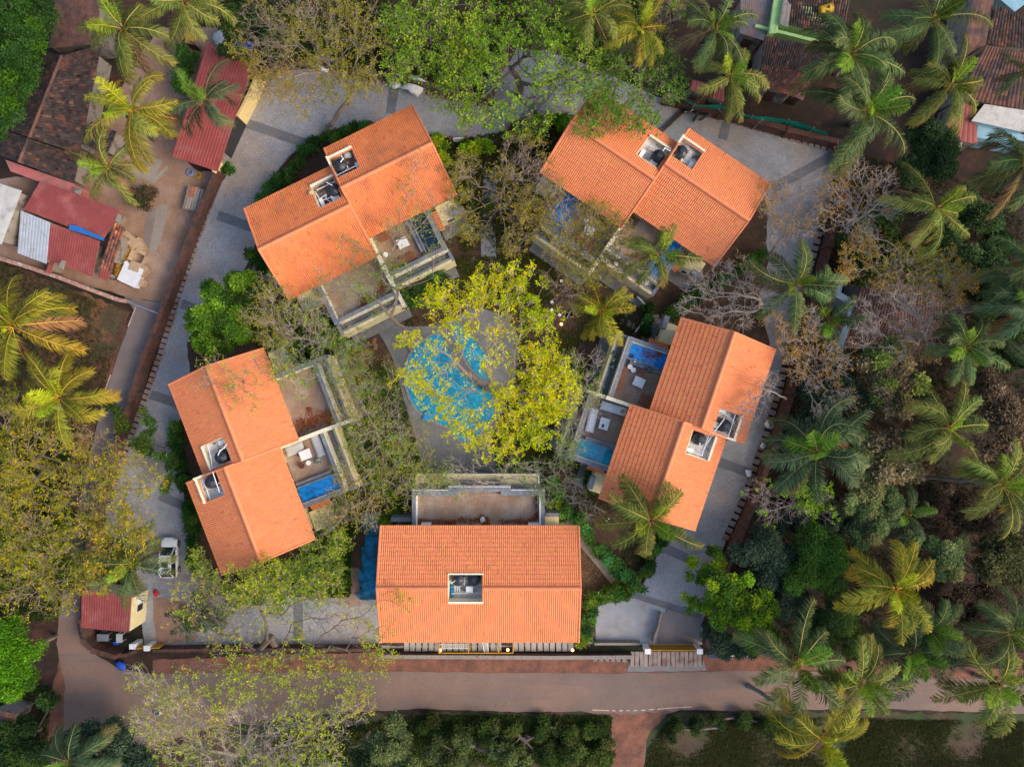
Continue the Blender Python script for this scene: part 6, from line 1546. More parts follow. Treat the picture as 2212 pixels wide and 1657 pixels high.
for (fr, a_, b_, lab) in ((r4, (1080, 415), (1165, 500), 'upper of two small white garden gates between the right hand villas'), (r4, (1065, 720), (1130, 635), 'lower of two small white garden gates between the right hand villas'), (rA, (1190, 692), (1240, 690), 'small white garden gate at the top of the path beside the upper left villa'),
                      (R(1440, 240), (205, 262), (225, 360), 'small white garden gate left of the upper right villa'), (R(860, 560), (95, 95), (95, 95), None), (rl, (2075, 985), (2180, 992), 'white garden gate at the left side of the upper left villa'), (rr3, (1545, 10), (1500, 85), 'small white gate among the twigs below the upper left villa')):
    if lab:
        short = {'upper of': 'upper gate between the right hand villas', 'lower of': 'lower gate between the right hand villas', 'small white garden gate at': 'white gate above the upper left villa', 'small white garden gate left': 'white gate beside the upper right villa', 'white garden gate': 'white gate left of the upper left villa', 'small white gate among': 'white gate below the upper left villa'}
        short = [v for k_, v in short.items() if lab.startswith(k_)][0]; ends = ('left', 'right') if abs(a_[0]-b_[0]) > abs(a_[1]-b_[1]) else (('top', 'bottom') if a_[1] < b_[1] else ('bottom', 'top'))
        p0 = pt(fr, *a_, .8); p1 = pt(fr, *b_, .8); gate_panel(lab, p0, p1, .95, m=M_WHITE, n=6, z=.1, name='garden_gate')
        for k, q in enumerate((p0, p1)):
            mb = MB(); mb.box(-.16, .16, -.16, .16, 0, 1.15); d = (p1-p0)/np.linalg.norm(p1-p0)*.22*(-1 if k == 0 else 1)
            mb.build('brick_pier', M_LATER, loc=(q[0]+d[0], q[1]+d[1], .1), rz=math.atan2((p1-p0)[1], (p1-p0)[0]), label='brick pier at the %s end of the %s' % (ends[k], short), cat='pier')
# blue-and-white road barrier, right of the gate
p0 = pt(rb, 1200, 875, .9); p1 = pt(rb, 1590, 872, .9); o = empty('rail_fence', (p0[0], p0[1], 0), 0, 'low blue fence with white dashes right of the yellow gate', 'fence')
L = p1[0]-p0[0]; mb = MB(); mb.box(0, L, -.16, .16, .7, .9); mb.build('rail', mat('dark_blue_paint', (.03, .06, .14), .6, .2, 3), o); mb = MB()
for i in range(13): mb.box(L*(.25+.055*i), L*(.25+.055*i)+.13, -.05, .08, .9, .91)
mb.build('dashes', M_WHITE, o)
for i in range(5): mb = MB(); mb.box(L*i/4-.04*(i > 0), L*i/4+.06, -.06, .06, 0, .7); mb.build('post', M_METAL, o)
# furniture in front of the guard house
r6 = R(0, 1617)
for (x, y, w_, h_, z, m_, nm, lab) in ((888, 540, 1.15, .7, .75, M_METAL, 'desk', 'grey metal desk in front of the guard house'), (1028, 545, .55, .85, .9, M_CUSH, 'cabinet', 'grey box cabinet right of the desk at the guard house'), (1000, 588, .5, .3, .5, MATS['blue_bag'], 'crate', 'blue crate below the grey cabinet at the guard house')):
    p = pt(r6, x, y, z); o = empty(nm, (p[0], p[1], .05), 0, lab, nm)
    mb = MB(); mb.box(-w_/2, w_/2, -h_/2, h_/2, z*.8, z); mb.build('top', m_, o)
    for sx in (-1, 1):
        for sy in (-1, 1): mb = MB(); mb.box(sx*w_*.45-.04, sx*w_*.45+.04, sy*h_*.42-.04, sy*h_*.42+.04, 0, z*.8); mb.build('leg', m_, o)
p = pt(r6, 885, 495, .8); o = empty('chair', (p[0], p[1], .05), math.pi, 'dark chair behind the grey desk at the guard house', 'chair'); mb = MB(); mb.box(-.3, .3, -.25, .25, .4, .46); mb.build('seat', M_BLACK, o); mb = MB(); mb.box(-.3, .3, -.3, -.24, .46, .95); mb.build('backrest', M_BLACK, o)
for sx in (-1, 1):
    for sy in (-1, 1): mb = MB(); mb.tube((sx*.26, sy*.21, 0), (sx*.26, sy*.21, .4), .02); mb.build('leg', M_METAL, o)
p = pt(rb, 1240, 270, .5); o = sack(p[0], p[1], .1, 'round blue helmet-like bag under the bright green tree', MATS['blue_bag'], .3, seed=77, cat='bag')
p = pt(r7, 725, 825, .4); o = sack(p[0], p[1], .1, 'red bag at the kerb below the parked white car', mat('red_bag', (.5, .02, .03), .6, .2, 5), .28, seed=78, cat='bag')
p = pt(r6, 1045, 782, .3); o = sack(p[0], p[1], .05, 'blue plastic sheet at the road corner below the guard house', MATS['blue_bag'], .45, seed=79, cat='plastic sheet')
ring((1360, 1185), r6, .35, 'grey tyre lying under the twigs by the road', M_METAL, name='tyre', cat='tyre')
# motorcycles parked beside the green net
def motorbike(x, y, a, label, m):
    o = empty('motorcycle', (x, y, .1), a, label, 'motorcycle', 'motorcycles by the green net')
    for sx in (-.62, .62):
        w_ = MB(); n = 20; pr = []
        for i in range(n):
            t0, t1 = i*2*math.pi/n, (i+1)*2*math.pi/n
            w_.tube((sx+.27*math.cos(t0), 0, .3+.27*math.sin(t0)), (sx+.27*math.cos(t1), 0, .3+.27*math.sin(t1)), .055, n=5)
        wh_ = w_.build('wheel', M_RUBBER, o); w_ = MB()
        for i in range(5): t0 = i*math.pi/5; w_.tube((sx-.25*math.cos(t0), 0, .3-.25*math.sin(t0)), (sx+.25*math.cos(t0), 0, .3+.25*math.sin(t0)), .012, n=4)
        w_.build('spokes', M_METAL, wh_)
    b = MB(); b.tube((-.5, 0, .5), (.35, 0, .62), .07, .09, n=8); b.lathe((.15, 0, .68), [(.001, -.1), (.15, -.05), (.17, .03), (.1, .1), (.001, .12)], 12); b.tube((.35, 0, .62), (.62, 0, .3), .04); b.tube((-.45, 0, .5), (-.62, 0, .3), .04); b.box(-.12, .2, -.13, .13, .28, .52); b.build('frame', m, o)
    s_ = MB(); s_.box(-.6, .05, -.12, .12, .72, .80); s_.box(-.5, 0, -.1, .1, .55, .72); s_.build('seat', M_BLACK, o)
    h_ = MB(); h_.tube((.4, -.35, .98), (.4, .35, .98), .02); h_.tube((.4, 0, .98), (.52, 0, .6), .025); h_.build('handlebar', M_METAL, o)
    l_ = MB(); l_.tube((.52, 0, .85), (.62, 0, .85), .09, n=12); l_.build('headlight', M_WHITE, o)
rG = R(1440, 240)
for x, y, a, lab, m_ in ((1545, 215, .3, 'leftmost of the motorcycles below the green net, white tank', M_WHITE), (1598, 240, 1.2, 'middle motorcycle below the green net, dark', M_BLACK), (1690, 262, .5, 'rightmost motorcycle below the green net, reddish', mat('red_metal', (.35, .06, .03), .4, .1, 3))):
    p = pt(rG, x, y, .5); motorbike(p[0], p[1], a, lab, m_)

# ------------------------------------------------------------------ the parked white car
def car():
    p = pt(r7, 825, 535, 1.2); o = empty('parked_car', (p[0], p[1]+.1, .09), math.radians(90), 'white hatchback parked under the palm beside the west driveway', 'car')
    L, W = 4.0, 1.72; secs = []
    prof = [(-2.0, .35, .70, .78), (-1.93, .30, .95, .86), (-1.6, .28, 1.02, .93), (-1.0, .26, 1.00, .97), (-.2, .26, .98, 1.0), (.7, .26, .96, 1.0), (1.15, .27, .92, .98), (1.65, .30, .82, .92), (1.9, .34, .68, .82), (2.0, .38, .58, .70)]
    V = []; n = 12
    for x, zb, zt, wf in prof:
        hw = W/2*wf
        ring_ = [(-hw*.92, zb), (-hw, zb+.15), (-hw, zt-.18), (-hw*.93, zt-.04), (-hw*.6, zt+.01), (-hw*.2, zt+.03), (hw*.2, zt+.03), (hw*.6, zt+.01), (hw*.93, zt-.04), (hw, zt-.18), (hw, zb+.15), (hw*.92, zb)]
        V += [(x, y, z) for y, z in ring_]
    F = [[i*n+j, i*n+(j+1) % n, (i+1)*n+(j+1) % n, (i+1)*n+j] for i in range(len(prof)-1) for j in range(n)]
    mb = MB(); mb.add(V, np.array(F)); mb.add(V[:n], [list(range(n))[::-1]]); mb.add(V[-n:], [list(range(n))]); body = mb.build('body', mat('car_white', (.82, .83, .85), .25, .02, 2, spec=.6), o, smooth=True)
    # cabin
    cab = [(-1.88, .93, .74), (-1.55, 1.40, .66), (-.9, 1.47, .66), (.1, 1.45, .66), (.45, 1.38, .65), (1.12, .93, .78)]
    mb = MB(); V = []
    for x, z, wf in cab:
        hw = W/2*wf; hb = W/2*.93; V += [(x, -hb, .93), (x, -hw, z-.03), (x, -hw*.8, z+.02), (x, hw*.8, z+.02), (x, hw, z-.03), (x, hb, .93)]
    F = [[i*6+j, i*6+j+1, (i+1)*6+j+1, (i+1)*6+j] for i in range(5) for j in range(5)]
    mb.add(V, np.array(F)); mb.build('glass', M_GLASS, o)
    rf_ = MB(); hw = W/2*.70
    rf_.add([(-1.5, -hw, 1.44), (-1.5, hw, 1.44), (-.9, hw, 1.53), (-.9, -hw, 1.53), (.1, hw, 1.51), (.1, -hw, 1.51), (.4, hw*.95, 1.44), (.4, -hw*.95, 1.44)], [[0, 3, 2, 1], [3, 5, 4, 2], [5, 7, 6, 4]])
    for s_ in (-1, 1):
        rf_.tube((.4, s_*hw*.95, 1.42), (1.12, s_*W/2*.80, .95), .045); rf_.tube((-1.5, s_*hw, 1.42), (-1.88, s_*W/2*.75, .95), .05); rf_.tube((-.35, s_*hw*1.02, 1.46), (-.35, s_*W/2*.93, .95), .04)
        rf_.tube((-1.5, s_*hw*.98, 1.5), (.3, s_*hw*.98, 1.5), .03)
    rf_.build('roof', MATS['car_white'], o)
    sr = MB(); sr.box(-.75, -.15, -.32, .32, 1.52, 1.545); sr.build('sunroof', M_GLASS, o)
    for sx in (-1.25, 1.3):
        for sy in (-1, 1):
            w_ = MB(); w_.tube((sx, sy*.62, .31), (sx, sy*.88, .31), .31, n=20); wo = w_.build('wheel', M_RUBBER, o); w_ = MB(); w_.tube((sx, sy*.88, .31), (sx, sy*.89, .31), .19, n=12); w_.build('rim', M_METAL, wo)
    for sy in (-1, 1):
        w_ = MB(); w_.box(.75, .95, sy*.86-.0 if sy > 0 else -1.02, 1.02 if sy > 0 else -.86, .92, 1.06); w_.build('mirror', MATS['car_white'], o)
        w_ = MB(); w_.box(1.86, 1.97, sy*.6-.14, sy*.6+.14, .60, .72); w_.build('headlight', M_METAL, o)
        w_ = MB(); w_.box(-1.99, -1.92, sy*.62-.1, sy*.62+.1, .72, .92); w_.build('tail_light', mat('red_lens', (.4, .01, .01), .3, 0), o)
car()
# ================================================================== PALMS
palms = [
 (265, 62, 100, 12, 'olive', 'large palm at the top left edge above the packed earth yard', 0), (395, 0, 95, 12, 'olive', 'palm cut by the top edge beside the upper left yard', 1),
 (285, 238, 106, 12, 'gold', 'largest yellow green palm in the middle of the upper left yard', 2), (442, 218, 88, 11, 'teal', 'dark green palm drooping over the long red shed', 1),
 (235, 362, 80, 10, 'olive', 'palm between the maroon shed and the old tiled house', 0), (28, 705, 118, 10, 'gold', 'yellow palm cut by the left edge on the scrub plot', 1),
 (128, 860, 100, 10, 'gold', 'bright yellow green palm on the scrub plot above the twiggy trees', 2), (1282, 28, 80, 12, 'olive', 'palm at the top edge above the green trees, left one', 1),
 (1385, 62, 72, 12, 'gold', 'palm with orange fronds near the top edge among the green trees', 0), (1545, 62, 92, 13, 'green', 'green palm at the top edge left of the grey corrugated roof', 2),
 (1578, 165, 84, 12, 'olive', 'palm hanging over the green net fence', 1), (1838, 118, 118, 13, 'green', 'wide palm just below the yellow tank at the upper right', 0),
 (2015, 42, 105, 13, 'green', 'palm at the top edge beside the brown ribbon roof', 1), (2055, 185, 92, 12, 'olive', 'palm above the maroon ribbed roof at the upper right', 2),
 (1872, 240, 118, 12, 'green', 'big green palm over the right corner of the upper driveway', 1), (2214, 352, 110, 11, 'green', 'palm cut by the right edge below the white terrace', 0),
 (2022, 450, 96, 12, 'olive', 'palm right of the bare orange leaved trees', 2), (1425, 552, 80, 11, 'olive', 'palm over the terrace of the upper right villa', 0),
 (1300, 672, 72, 7, 'gold', 'small yellow green palm standing right of the big yellow tree', 1), (1718, 615, 100, 11, 'green', 'palm over the east driveway between the two right hand villas', 2),
 (1405, 1125, 104, 10, 'olive', 'large palm over the lower corner of the right villa', 0), (1765, 978, 116, 10, 'teal', 'big grey green palm right of the right villa roof wells', 1),
 (2088, 748, 88, 11, 'green', 'palm in the dark grove right of the brown roofed house', 2), (2052, 925, 108, 11, 'olive', 'palm in the middle of the right hand grove', 0),
 (2165, 1050, 104, 11, 'olive', 'palm at the right edge of the middle grove', 1), (2225, 585, 95, 12, 'green', 'palm cut by the right edge, upper of two beside a bare leaning trunk', 0),
 (2228, 660, 100, 12, 'teal', 'palm cut by the right edge, lower of two beside a bare leaning trunk', 2), (1935, 1272, 108, 11, 'gold', 'yellow tipped palm in the lower right grove', 2),
 (1722, 1438, 118, 11, 'green', 'palm over the road just right of the yellow gate', 1), (1858, 1476, 96, 10, 'olive', 'palm over the road right of the one by the gate', 0),
 (1972, 1408, 104, 8, 'teal', 'dark shaded palm above the road in the lower right grove', 2), (2180, 1365, 100, 11, 'green', 'palm near the right edge above the road', 0),
 (2158, 1478, 108, 11, 'olive', 'palm over the road near the right edge', 1), (1775, 1592, 112, 10, 'gold', 'orange tipped palm on the field with a long curved grey trunk', 2),
 (280, 1218, 84, 8, 'green', 'palm over the parked white car', 1), (150, 1645, 92, 7, 'teal', 'dark palm at the bottom left beside the junction', 0),
 (1962, 1112, 72, 5, 'teal', 'small shaded palm between the pale green trees', 1), (418, 1330, 62, 4, 'teal', 'low dark palm under the sparse tree at the lower left', 2),
 (452, 1335, 48, 3, 'teal', 'smallest dark palm beside another low one under the sparse tree', 0), (2215, 155, 60, 9, 'green', 'palm tips at the upper right edge by the dark roof', 1),
 (2240, 790, 70, 8, 'teal', 'shaded palm tips at the right edge by the brown bushes', 0), (1790, 690, 78, 6, 'green', 'lower palm behind the one over the east driveway', 1),
 (2010, 1360, 80, 9, 'green', 'palm behind the dark one above the road, lower right grove', 0),
]
bases = {'orange tipped palm on the field with a long curved grey trunk': (1615, 1480), 'palm in the middle of the right hand grove': (1955, 945), 'palm at the right edge of the middle grove': (1960, 1025),
         'palm in the dark grove right of the brown roofed house': (1990, 740), 'palm cut by the right edge, upper of two beside a bare leaning trunk': (2100, 560), 'palm cut by the right edge, lower of two beside a bare leaning trunk': (2030, 672),
         'palm over the road just right of the yellow gate': (1570, 1395), 'largest yellow green palm in the middle of the upper left yard': (330, 300)}
for (x, y, r, z, s_, lab, v_) in palms: palm(x, y, r, z, s_, lab, v_, base=bases.get(lab))

# ================================================================== TREES
YEL = [(.48, .52, .006), (.60, .60, .006), (.52, .56, .008), (.64, .52, .008), (.34, .44, .008)]
GRN = [(.17, .31, .02), (.25, .40, .025), (.11, .22, .02), (.32, .42, .025)]
OLV = [(.26, .25, .02), (.34, .30, .025), (.19, .21, .02), (.38, .29, .03)]
ORG = [(.40, .24, .03), (.48, .26, .035), (.30, .20, .04)]
YBR = [(.40, .35, .012), (.24, .27, .012), (.54, .38, .01), (.17, .22, .012), (.33, .33, .012)]
LIM = [(.34, .42, .02), (.44, .48, .03), (.26, .36, .02), (.50, .42, .05)]
TW = (.24, .185, .145); TWP = (.31, .26, .215); TWD = (.14, .11, .09)
# the big yellow tree by the lagoon
sparse_tree('yellow_tree', 'spreading yellow leaved tree over the lagoon pool in the centre', 'tree', (1052, 842), [(1000, 640, 45), (1060, 625, 58), (1125, 625, 58), (1110, 590, 30), (960, 660, 50), (1060, 690, 50), (1130, 690, 55), (1180, 700, 35), (985, 720, 45), (900, 770, 45), (880, 820, 30), (940, 800, 50),
   (1010, 800, 50), (1080, 760, 50), (1150, 760, 60), (1190, 820, 50), (1150, 850, 62), (1210, 860, 42), (1100, 900, 60), (1160, 910, 55), (1190, 860, 50), (1170, 830, 45), (1210, 840, 40), (1130, 930, 45), (1180, 790, 45), (1060, 950, 50), (1110, 960, 45), (1000, 935, 38), (1180, 780, 40), (1095, 840, 45), (1030, 870, 30), (930, 850, 40), (960, 880, 40), (1000, 900, 35), (890, 740, 30)],
   n=640, z=9.5, thick=2.0, fork=.4, cols=YEL, k=8, L=.24, W=.13, per=2, leafprob=.85, bark=(.40, .31, .22), rt=.30, seed=11, twigs=4, twl=.55)
# green trees along the top
sparse_tree('green_tree', 'broad fresh green tree over the upper driveway in the middle', 'tree', (1118, 205), [(1060, 90, 60), (1130, 60, 60), (1200, 60, 60), (1180, 130, 55), (1060, 160, 50), (1250, 100, 60), (1110, 240, 50), (1010, 180, 50), (1190, 200, 50), (1260, 170, 50), (1030, 260, 35), (1170, 265, 30)],
   n=520, z=9, thick=2.2, cols=GRN, k=7, L=.26, W=.13, per=2, leafprob=.92, bark=TWD, rt=.36, seed=21, fork_px=(1122, 180), fork=.5)
sparse_tree('green_tree', 'fresh green tree at the top left of the broad one', 'tree', (905, 95), [(870, 60, 45), (920, 30, 55), (980, 60, 60), (860, 140, 40), (920, 130, 50), (990, 140, 50), (950, 200, 35), (1030, 40, 40), (1000, 235, 30)],
   n=400, z=8, thick=2.0, cols=GRN, k=7, L=.26, W=.13, per=2, leafprob=.92, bark=TW, rt=.24, seed=22)
sparse_tree('green_tree', 'dense green tree overhanging the roof of the upper right villa', 'tree', (1385, 175), [(1330, 100, 55), (1400, 90, 50), (1360, 170, 60), (1430, 140, 45), (1300, 190, 50), (1310, 245, 42), (1370, 240, 45), (1400, 270, 30), (1270, 265, 30), (1440, 200, 35), (1420, 30, 50), (1340, 30, 50)],
   n=560, z=8.5, thick=2.0, cols=[(.12, .25, .025), (.17, .31, .03), (.09, .19, .025), (.22, .32, .03)], k=7, L=.25, W=.12, per=2, bark=TW, rt=.24, seed=23, leafprob=.8)
sparse_tree('brown_tree', 'wide olive brown tree with leaning trunk at the top left of the driveway', 'tree', (700, 292), [(560, 50, 50), (620, 30, 55), (690, 40, 60), (760, 40, 60), (640, 100, 60), (720, 110, 60), (800, 90, 45), (580, 130, 50), (560, 200, 40), (600, 180, 40), (670, 180, 45), (750, 180, 50), (800, 170, 35), (530, 110, 40), (640, 230, 30)],
   n=620, z=8.5, thick=2.4, fork_px=(765, 195), fork=.6, cols=OLV+[(.36, .24, .03)], k=5, L=.19, W=.09, per=3, bark=TW, rt=.24, seed=24, leafprob=.6)
dense_tree('shrub', 'dark green bushy tree at the top edge right of the palms', 'shrub', [(520, 50, 45), (560, 20, 45), (600, 90, 45), (500, 110, 30)], z=4, cols=[(.05, .10, .02), (.08, .13, .03), (.03, .07, .02)], n=3500, seed=31)
dense_tree('shrub', 'dark undergrowth between the olive brown and the green trees', 'shrub', [(640, 60, 50), (700, 90, 45), (760, 120, 40), (830, 60, 40), (880, 110, 35), (970, 90, 45), (1050, 100, 45)], z=1.5, cols=[(.05, .09, .02), (.09, .12, .03), (.03, .06, .02)], n=4200, seed=32)
sparse_tree('olive_tree', 'olive tree between the two upper villas', 'tree', (1075, 425), [(1118, 310, 34), (1155, 340, 38), (1090, 370, 28), (1130, 390, 44), (1005, 420, 36), (1170, 410, 42), (1100, 440, 32), (1140, 470, 42), (1015, 490, 32), (1110, 520, 34), (1180, 480, 32), (990, 370, 25), (1010, 360, 25)],
   n=520, z=7, thick=2.0, cols=OLV, k=6, L=.19, W=.08, per=2, bark=TW, rt=.20, seed=41, leafprob=.62)
sparse_tree('olive_tree', 'olive tree overhanging the terrace of the upper right villa', 'tree', (1222, 560), [(1230, 470, 38), (1280, 480, 42), (1260, 530, 38), (1320, 540, 40), (1350, 590, 36), (1390, 600, 30), (1290, 590, 30), (1210, 540, 30), (1330, 490, 30), (1200, 430, 30), (1240, 590, 32), (1230, 640, 35), (1200, 600, 30)],
   n=520, z=7.5, thick=1.6, cols=OLV, k=6, L=.18, W=.08, per=2, bark=TW, rt=.20, seed=42, leafprob=.62)
dense_tree('green_tree', 'dense bright green tree left of the upper left villa, beside the driveway', 'tree', [(480, 640, 45), (530, 620, 40), (450, 690, 45), (500, 700, 50), (470, 740, 40), (430, 740, 22), (540, 680, 35)], z=4.5, cols=[(.12, .26, .02), (.18, .33, .025), (.09, .19, .02), (.06, .13, .02)], n=7500, L=.24, W=.14, seed=51, lobe_r=.34)
sparse_tree('twiggy_tree', 'pale twiggy tree with scattered leaves between the two left villas', 'tree', (700, 745), [(590, 640, 45), (640, 690, 50), (700, 700, 50), (600, 720, 40), (680, 750, 50), (740, 790, 45), (620, 780, 35), (760, 740, 35), (560, 690, 35), (790, 820, 35), (660, 800, 30), (690, 650, 30)],
   n=520, z=6.5, thick=1.8, cols=GRN+OLV[:2], k=5, L=.18, W=.08, per=2, bark=TWP, rt=.17, seed=52, leafprob=.75)
sparse_tree('twiggy_tree', 'thin tree leaning over the terraces of the upper left villa', 'tree', (888, 760), [(780, 600, 40), (830, 560, 40), (730, 640, 40), (870, 480, 40), (900, 420, 35), (820, 640, 40), (860, 590, 40), (940, 500, 35), (760, 540, 30), (940, 560, 30), (700, 590, 25), (900, 350, 30), (960, 450, 28)],
   n=330, z=8.5, thick=1.2, cols=GRN, k=5, L=.17, W=.08, per=1, bark=TW, rt=.15, seed=53, leafprob=.65, alpha=.3)
sparse_tree('twiggy_tree', 'tangle of pale twigs and green leaves between the left villa and the lagoon', 'tree', (828, 930), [(780, 830, 40), (830, 870, 45), (770, 900, 45), (840, 940, 45), (790, 970, 45), (860, 1000, 40), (760, 1020, 35), (820, 1050, 45), (740, 1090, 40), (790, 1110, 35), (880, 1060, 30), (700, 1130, 30), (740, 850, 25), (780, 780, 30), (840, 800, 25)],
   n=620, z=5.5, thick=1.8, cols=GRN+OLV, k=5, L=.18, W=.08, per=2, bark=TWP, rt=.16, seed=54, leafprob=.85)
sparse_tree('twiggy_tree', 'spray of green leaves over the upper end of the left villa roof', 'tree', (595, 775), [(470, 800, 35), (520, 830, 35), (560, 800, 35), (500, 860, 28), (440, 830, 25), (600, 820, 28), (640, 850, 25), (540, 870, 22)],
   n=120, z=9, thick=.8, cols=LIM, k=5, L=.17, W=.08, per=1, bark=TW, rt=.10, seed=55, leafprob=.7)
YB = dict(z=7.5, thick=2.4, k=6, L=.20, W=.10, per=2, bark=(.27, .205, .13), cols=YBR, leafprob=.75, rmin=.014)
sparse_tree('yellow_brown_tree', 'upper of the two great yellow brown twiggy trees at the left', 'tree', (110, 1010), [(20, 900, 60), (80, 930, 60), (150, 960, 55), (210, 980, 50), (40, 1000, 60), (110, 1050, 60), (180, 1060, 60), (260, 1000, 45), (240, 1080, 50), (30, 1080, 60), (320, 1040, 35), (120, 880, 30)], n=680, rt=.26, seed=61, **YB)
sparse_tree('yellow_brown_tree', 'lower of the two great yellow brown twiggy trees at the left', 'tree', (90, 1190), [(30, 1160, 60), (100, 1150, 60), (180, 1160, 60), (250, 1150, 50), (60, 1230, 60), (140, 1240, 60), (210, 1230, 50), (295, 1120, 40), (300, 1165, 30), (40, 1290, 45), (120, 1290, 45), (270, 1200, 30)], n=680, rt=.26, seed=62, **YB)
dense_tree('shrub', 'dark green undergrowth below the yellow brown trees', 'shrub', [(30, 950, 50), (60, 1060, 60), (120, 1130, 60), (40, 1200, 60), (150, 1220, 50), (130, 990, 45), (90, 900, 40), (40, 1290, 50), (100, 1300, 40)], z=1.6, cols=[(.07, .11, .015), (.12, .15, .02), (.035, .06, .015)], n=9000, seed=63)
sparse_tree('spreading_tree', 'wide sparse lime leaved tree with a dark forked trunk over the lower road wall', 'tree', (596, 1398), [(420, 1270, 45), (470, 1330, 50), (520, 1270, 50), (580, 1250, 45), (400, 1350, 40), (480, 1400, 50), (540, 1350, 50), (620, 1300, 50), (690, 1290, 50), (740, 1340, 50), (680, 1380, 50), (620, 1430, 50), (560, 1460, 50), (500, 1480, 50), (700, 1440, 50), (780, 1390, 45), (820, 1330, 40), (820, 1430, 35), (660, 1490, 40), (760, 1470, 40), (430, 1460, 40), (860, 1300, 25)],
   n=640, z=8.5, thick=1.6, cols=LIM, k=7, L=.20, W=.10, per=2, bark=(.16, .125, .10), rt=.30, seed=71, leafprob=.62, fork_px=(585, 1375), fork=.5, alpha=.35)
sparse_tree('spreading_tree', 'pale branched sparse tree across the road at the bottom left', 'tree', (540, 1590), [(340, 1500, 45), (400, 1520, 50), (460, 1570, 55), (380, 1600, 50), (520, 1560, 55), (580, 1600, 55), (640, 1560, 50), (700, 1580, 50), (460, 1640, 50), (620, 1640, 50), (700, 1640, 40), (320, 1570, 40), (760, 1530, 40), (300, 1460, 30), (540, 1650, 50)],
   n=560, z=7.5, thick=2.0, cols=LIM, k=6, L=.20, W=.10, per=1, bark=TWP, rt=.24, seed=72, leafprob=.7, twigs=4, twl=.8, rmin=.018)
sparse_tree('twiggy_tree', 'green leaved twigs below the left villa roof', 'tree', (640, 1250), [(500, 1290, 35), (560, 1260, 35), (620, 1240, 40), (680, 1210, 40), (720, 1180, 35), (725, 1240, 28), (680, 1270, 35), (600, 1290, 30), (450, 1250, 30), (430, 1210, 22)],
   n=380, z=5, thick=1.5, cols=GRN+LIM[:2], k=6, L=.19, W=.09, per=3, bark=TWP, rt=.14, seed=73, leafprob=.9)
dense_tree('hedge', 'thick green hedge along the lower end of the left villa', 'hedge', [(500, 1285, 28), (550, 1278, 28), (600, 1268, 30), (650, 1255, 30), (700, 1240, 30), (735, 1250, 25), (455, 1262, 22)], z=1.6, cols=[(.10, .20, .02), (.15, .25, .03), (.06, .12, .02)], n=5200, L=.22, W=.12, seed=74)
sparse_tree('twiggy_tree', 'bare looking twigs in front of the bottom villa terrace', 'tree', (1085, 1018), [(980, 1020, 30), (1040, 1030, 35), (1100, 1010, 35), (1150, 1030, 35), (1200, 1020, 35), (1230, 970, 35), (1240, 1060, 30), (1010, 1060, 30), (920, 1050, 28), (1270, 1100, 25), (1180, 1070, 25)],
   n=330, z=5, thick=1.2, cols=GRN, k=5, L=.17, W=.08, per=1, bark=TWP, rt=.12, seed=75, leafprob=.5)
sparse_tree('twiggy_tree', 'fine twigs with small green leaves along the lower left rim of the lagoon deck', 'tree', (880, 985), [(890, 940, 28), (905, 985, 30), (880, 1020, 30), (930, 1010, 28), (860, 960, 25), (950, 1040, 25)],
   n=200, z=4.5, thick=1.2, cols=LIM[:3]+GRN[:1], k=5, L=.17, W=.08, per=1, bark=TW, rt=.09, seed=77, leafprob=.8)
sparse_tree('twiggy_tree', 'bare twigs between the yellow tree and the upper terrace of the right villa', 'tree', (1255, 830), [(1235, 790, 30), (1260, 840, 35), (1240, 890, 30), (1280, 880, 28), (1240, 930, 30), (1290, 780, 22), (1225, 970, 25)],
   n=220, z=4.8, thick=1.0, cols=GRN, k=5, L=.17, W=.08, per=1, bark=TWP, rt=.10, seed=76, leafprob=.55)
# bare trees on the right
BR = dict(bark=(.31, .26, .225), cols=ORG, k=5, L=.17, W=.10, per=1)
sparse_tree('bare_tree', 'bare pale branched tree above the palm, right of the east driveway', 'tree', (1808, 520), [(1790, 400, 35), (1840, 380, 40), (1880, 430, 40), (1900, 390, 35), (1820, 450, 40), (1860, 490, 35), (1780, 470, 30), (1920, 450, 28), (1830, 340, 28)], n=300, z=8, thick=1.8, rt=.2, seed=81, leafprob=.35, rmin=.018, **BR)
sparse_tree('bare_tree', 'thin orange budded tree over the east driveway', 'tree', (1655, 560), [(1700, 400, 35), (1740, 440, 35), (1690, 460, 35), (1730, 500, 30), (1680, 520, 25), (1650, 440, 25), (1770, 420, 22)], n=190, z=7, thick=1.4, rt=.13, seed=82, leafprob=.45, **BR)
sparse_tree('bare_tree', 'orange leaved tree spreading right above the brown roofed house', 'tree', (1890, 610), [(1850, 560, 35), (1910, 550, 40), (1970, 570, 40), (2030, 580, 40), (2070, 610, 35), (1990, 620, 35), (1920, 610, 35), (2040, 640, 30), (1870, 510, 30), (1820, 590, 25)], n=360, z=7.5, thick=1.6, rt=.2, seed=83, leafprob=.8, bark=BR['bark'], cols=ORG+OLV[:1], k=6, L=.18, W=.10, per=2)
sparse_tree('bare_tree', 'bare grey tree over the brown roofed house', 'tree', (1925, 735), [(1870, 650, 35), (1930, 640, 40), (1990, 650, 40), (1960, 700, 40), (2020, 700, 35), (2050, 680, 30), (1890, 700, 30), (2000, 750, 35), (1940, 760, 30), (1860, 720, 28)], n=360, z=8, thick=1.4, rt=.18, seed=84, leafprob=.2, rmin=.018, **BR)
sparse_tree('bare_tree', 'bare tree leaning into the garden between the two right hand villas', 'tree', (1695, 695), [(1510, 640, 30), (1550, 600, 35), (1600, 590, 35), (1560, 660, 35), (1610, 650, 40), (1640, 610, 30), (1500, 600, 25), (1540, 690, 25), (1600, 700, 25), (1480, 670, 22)], n=300, z=6.5, thick=1.2, rt=.19, seed=85, leafprob=.06, rmin=.018, fork_px=(1650, 690), fork=.55, **BR)
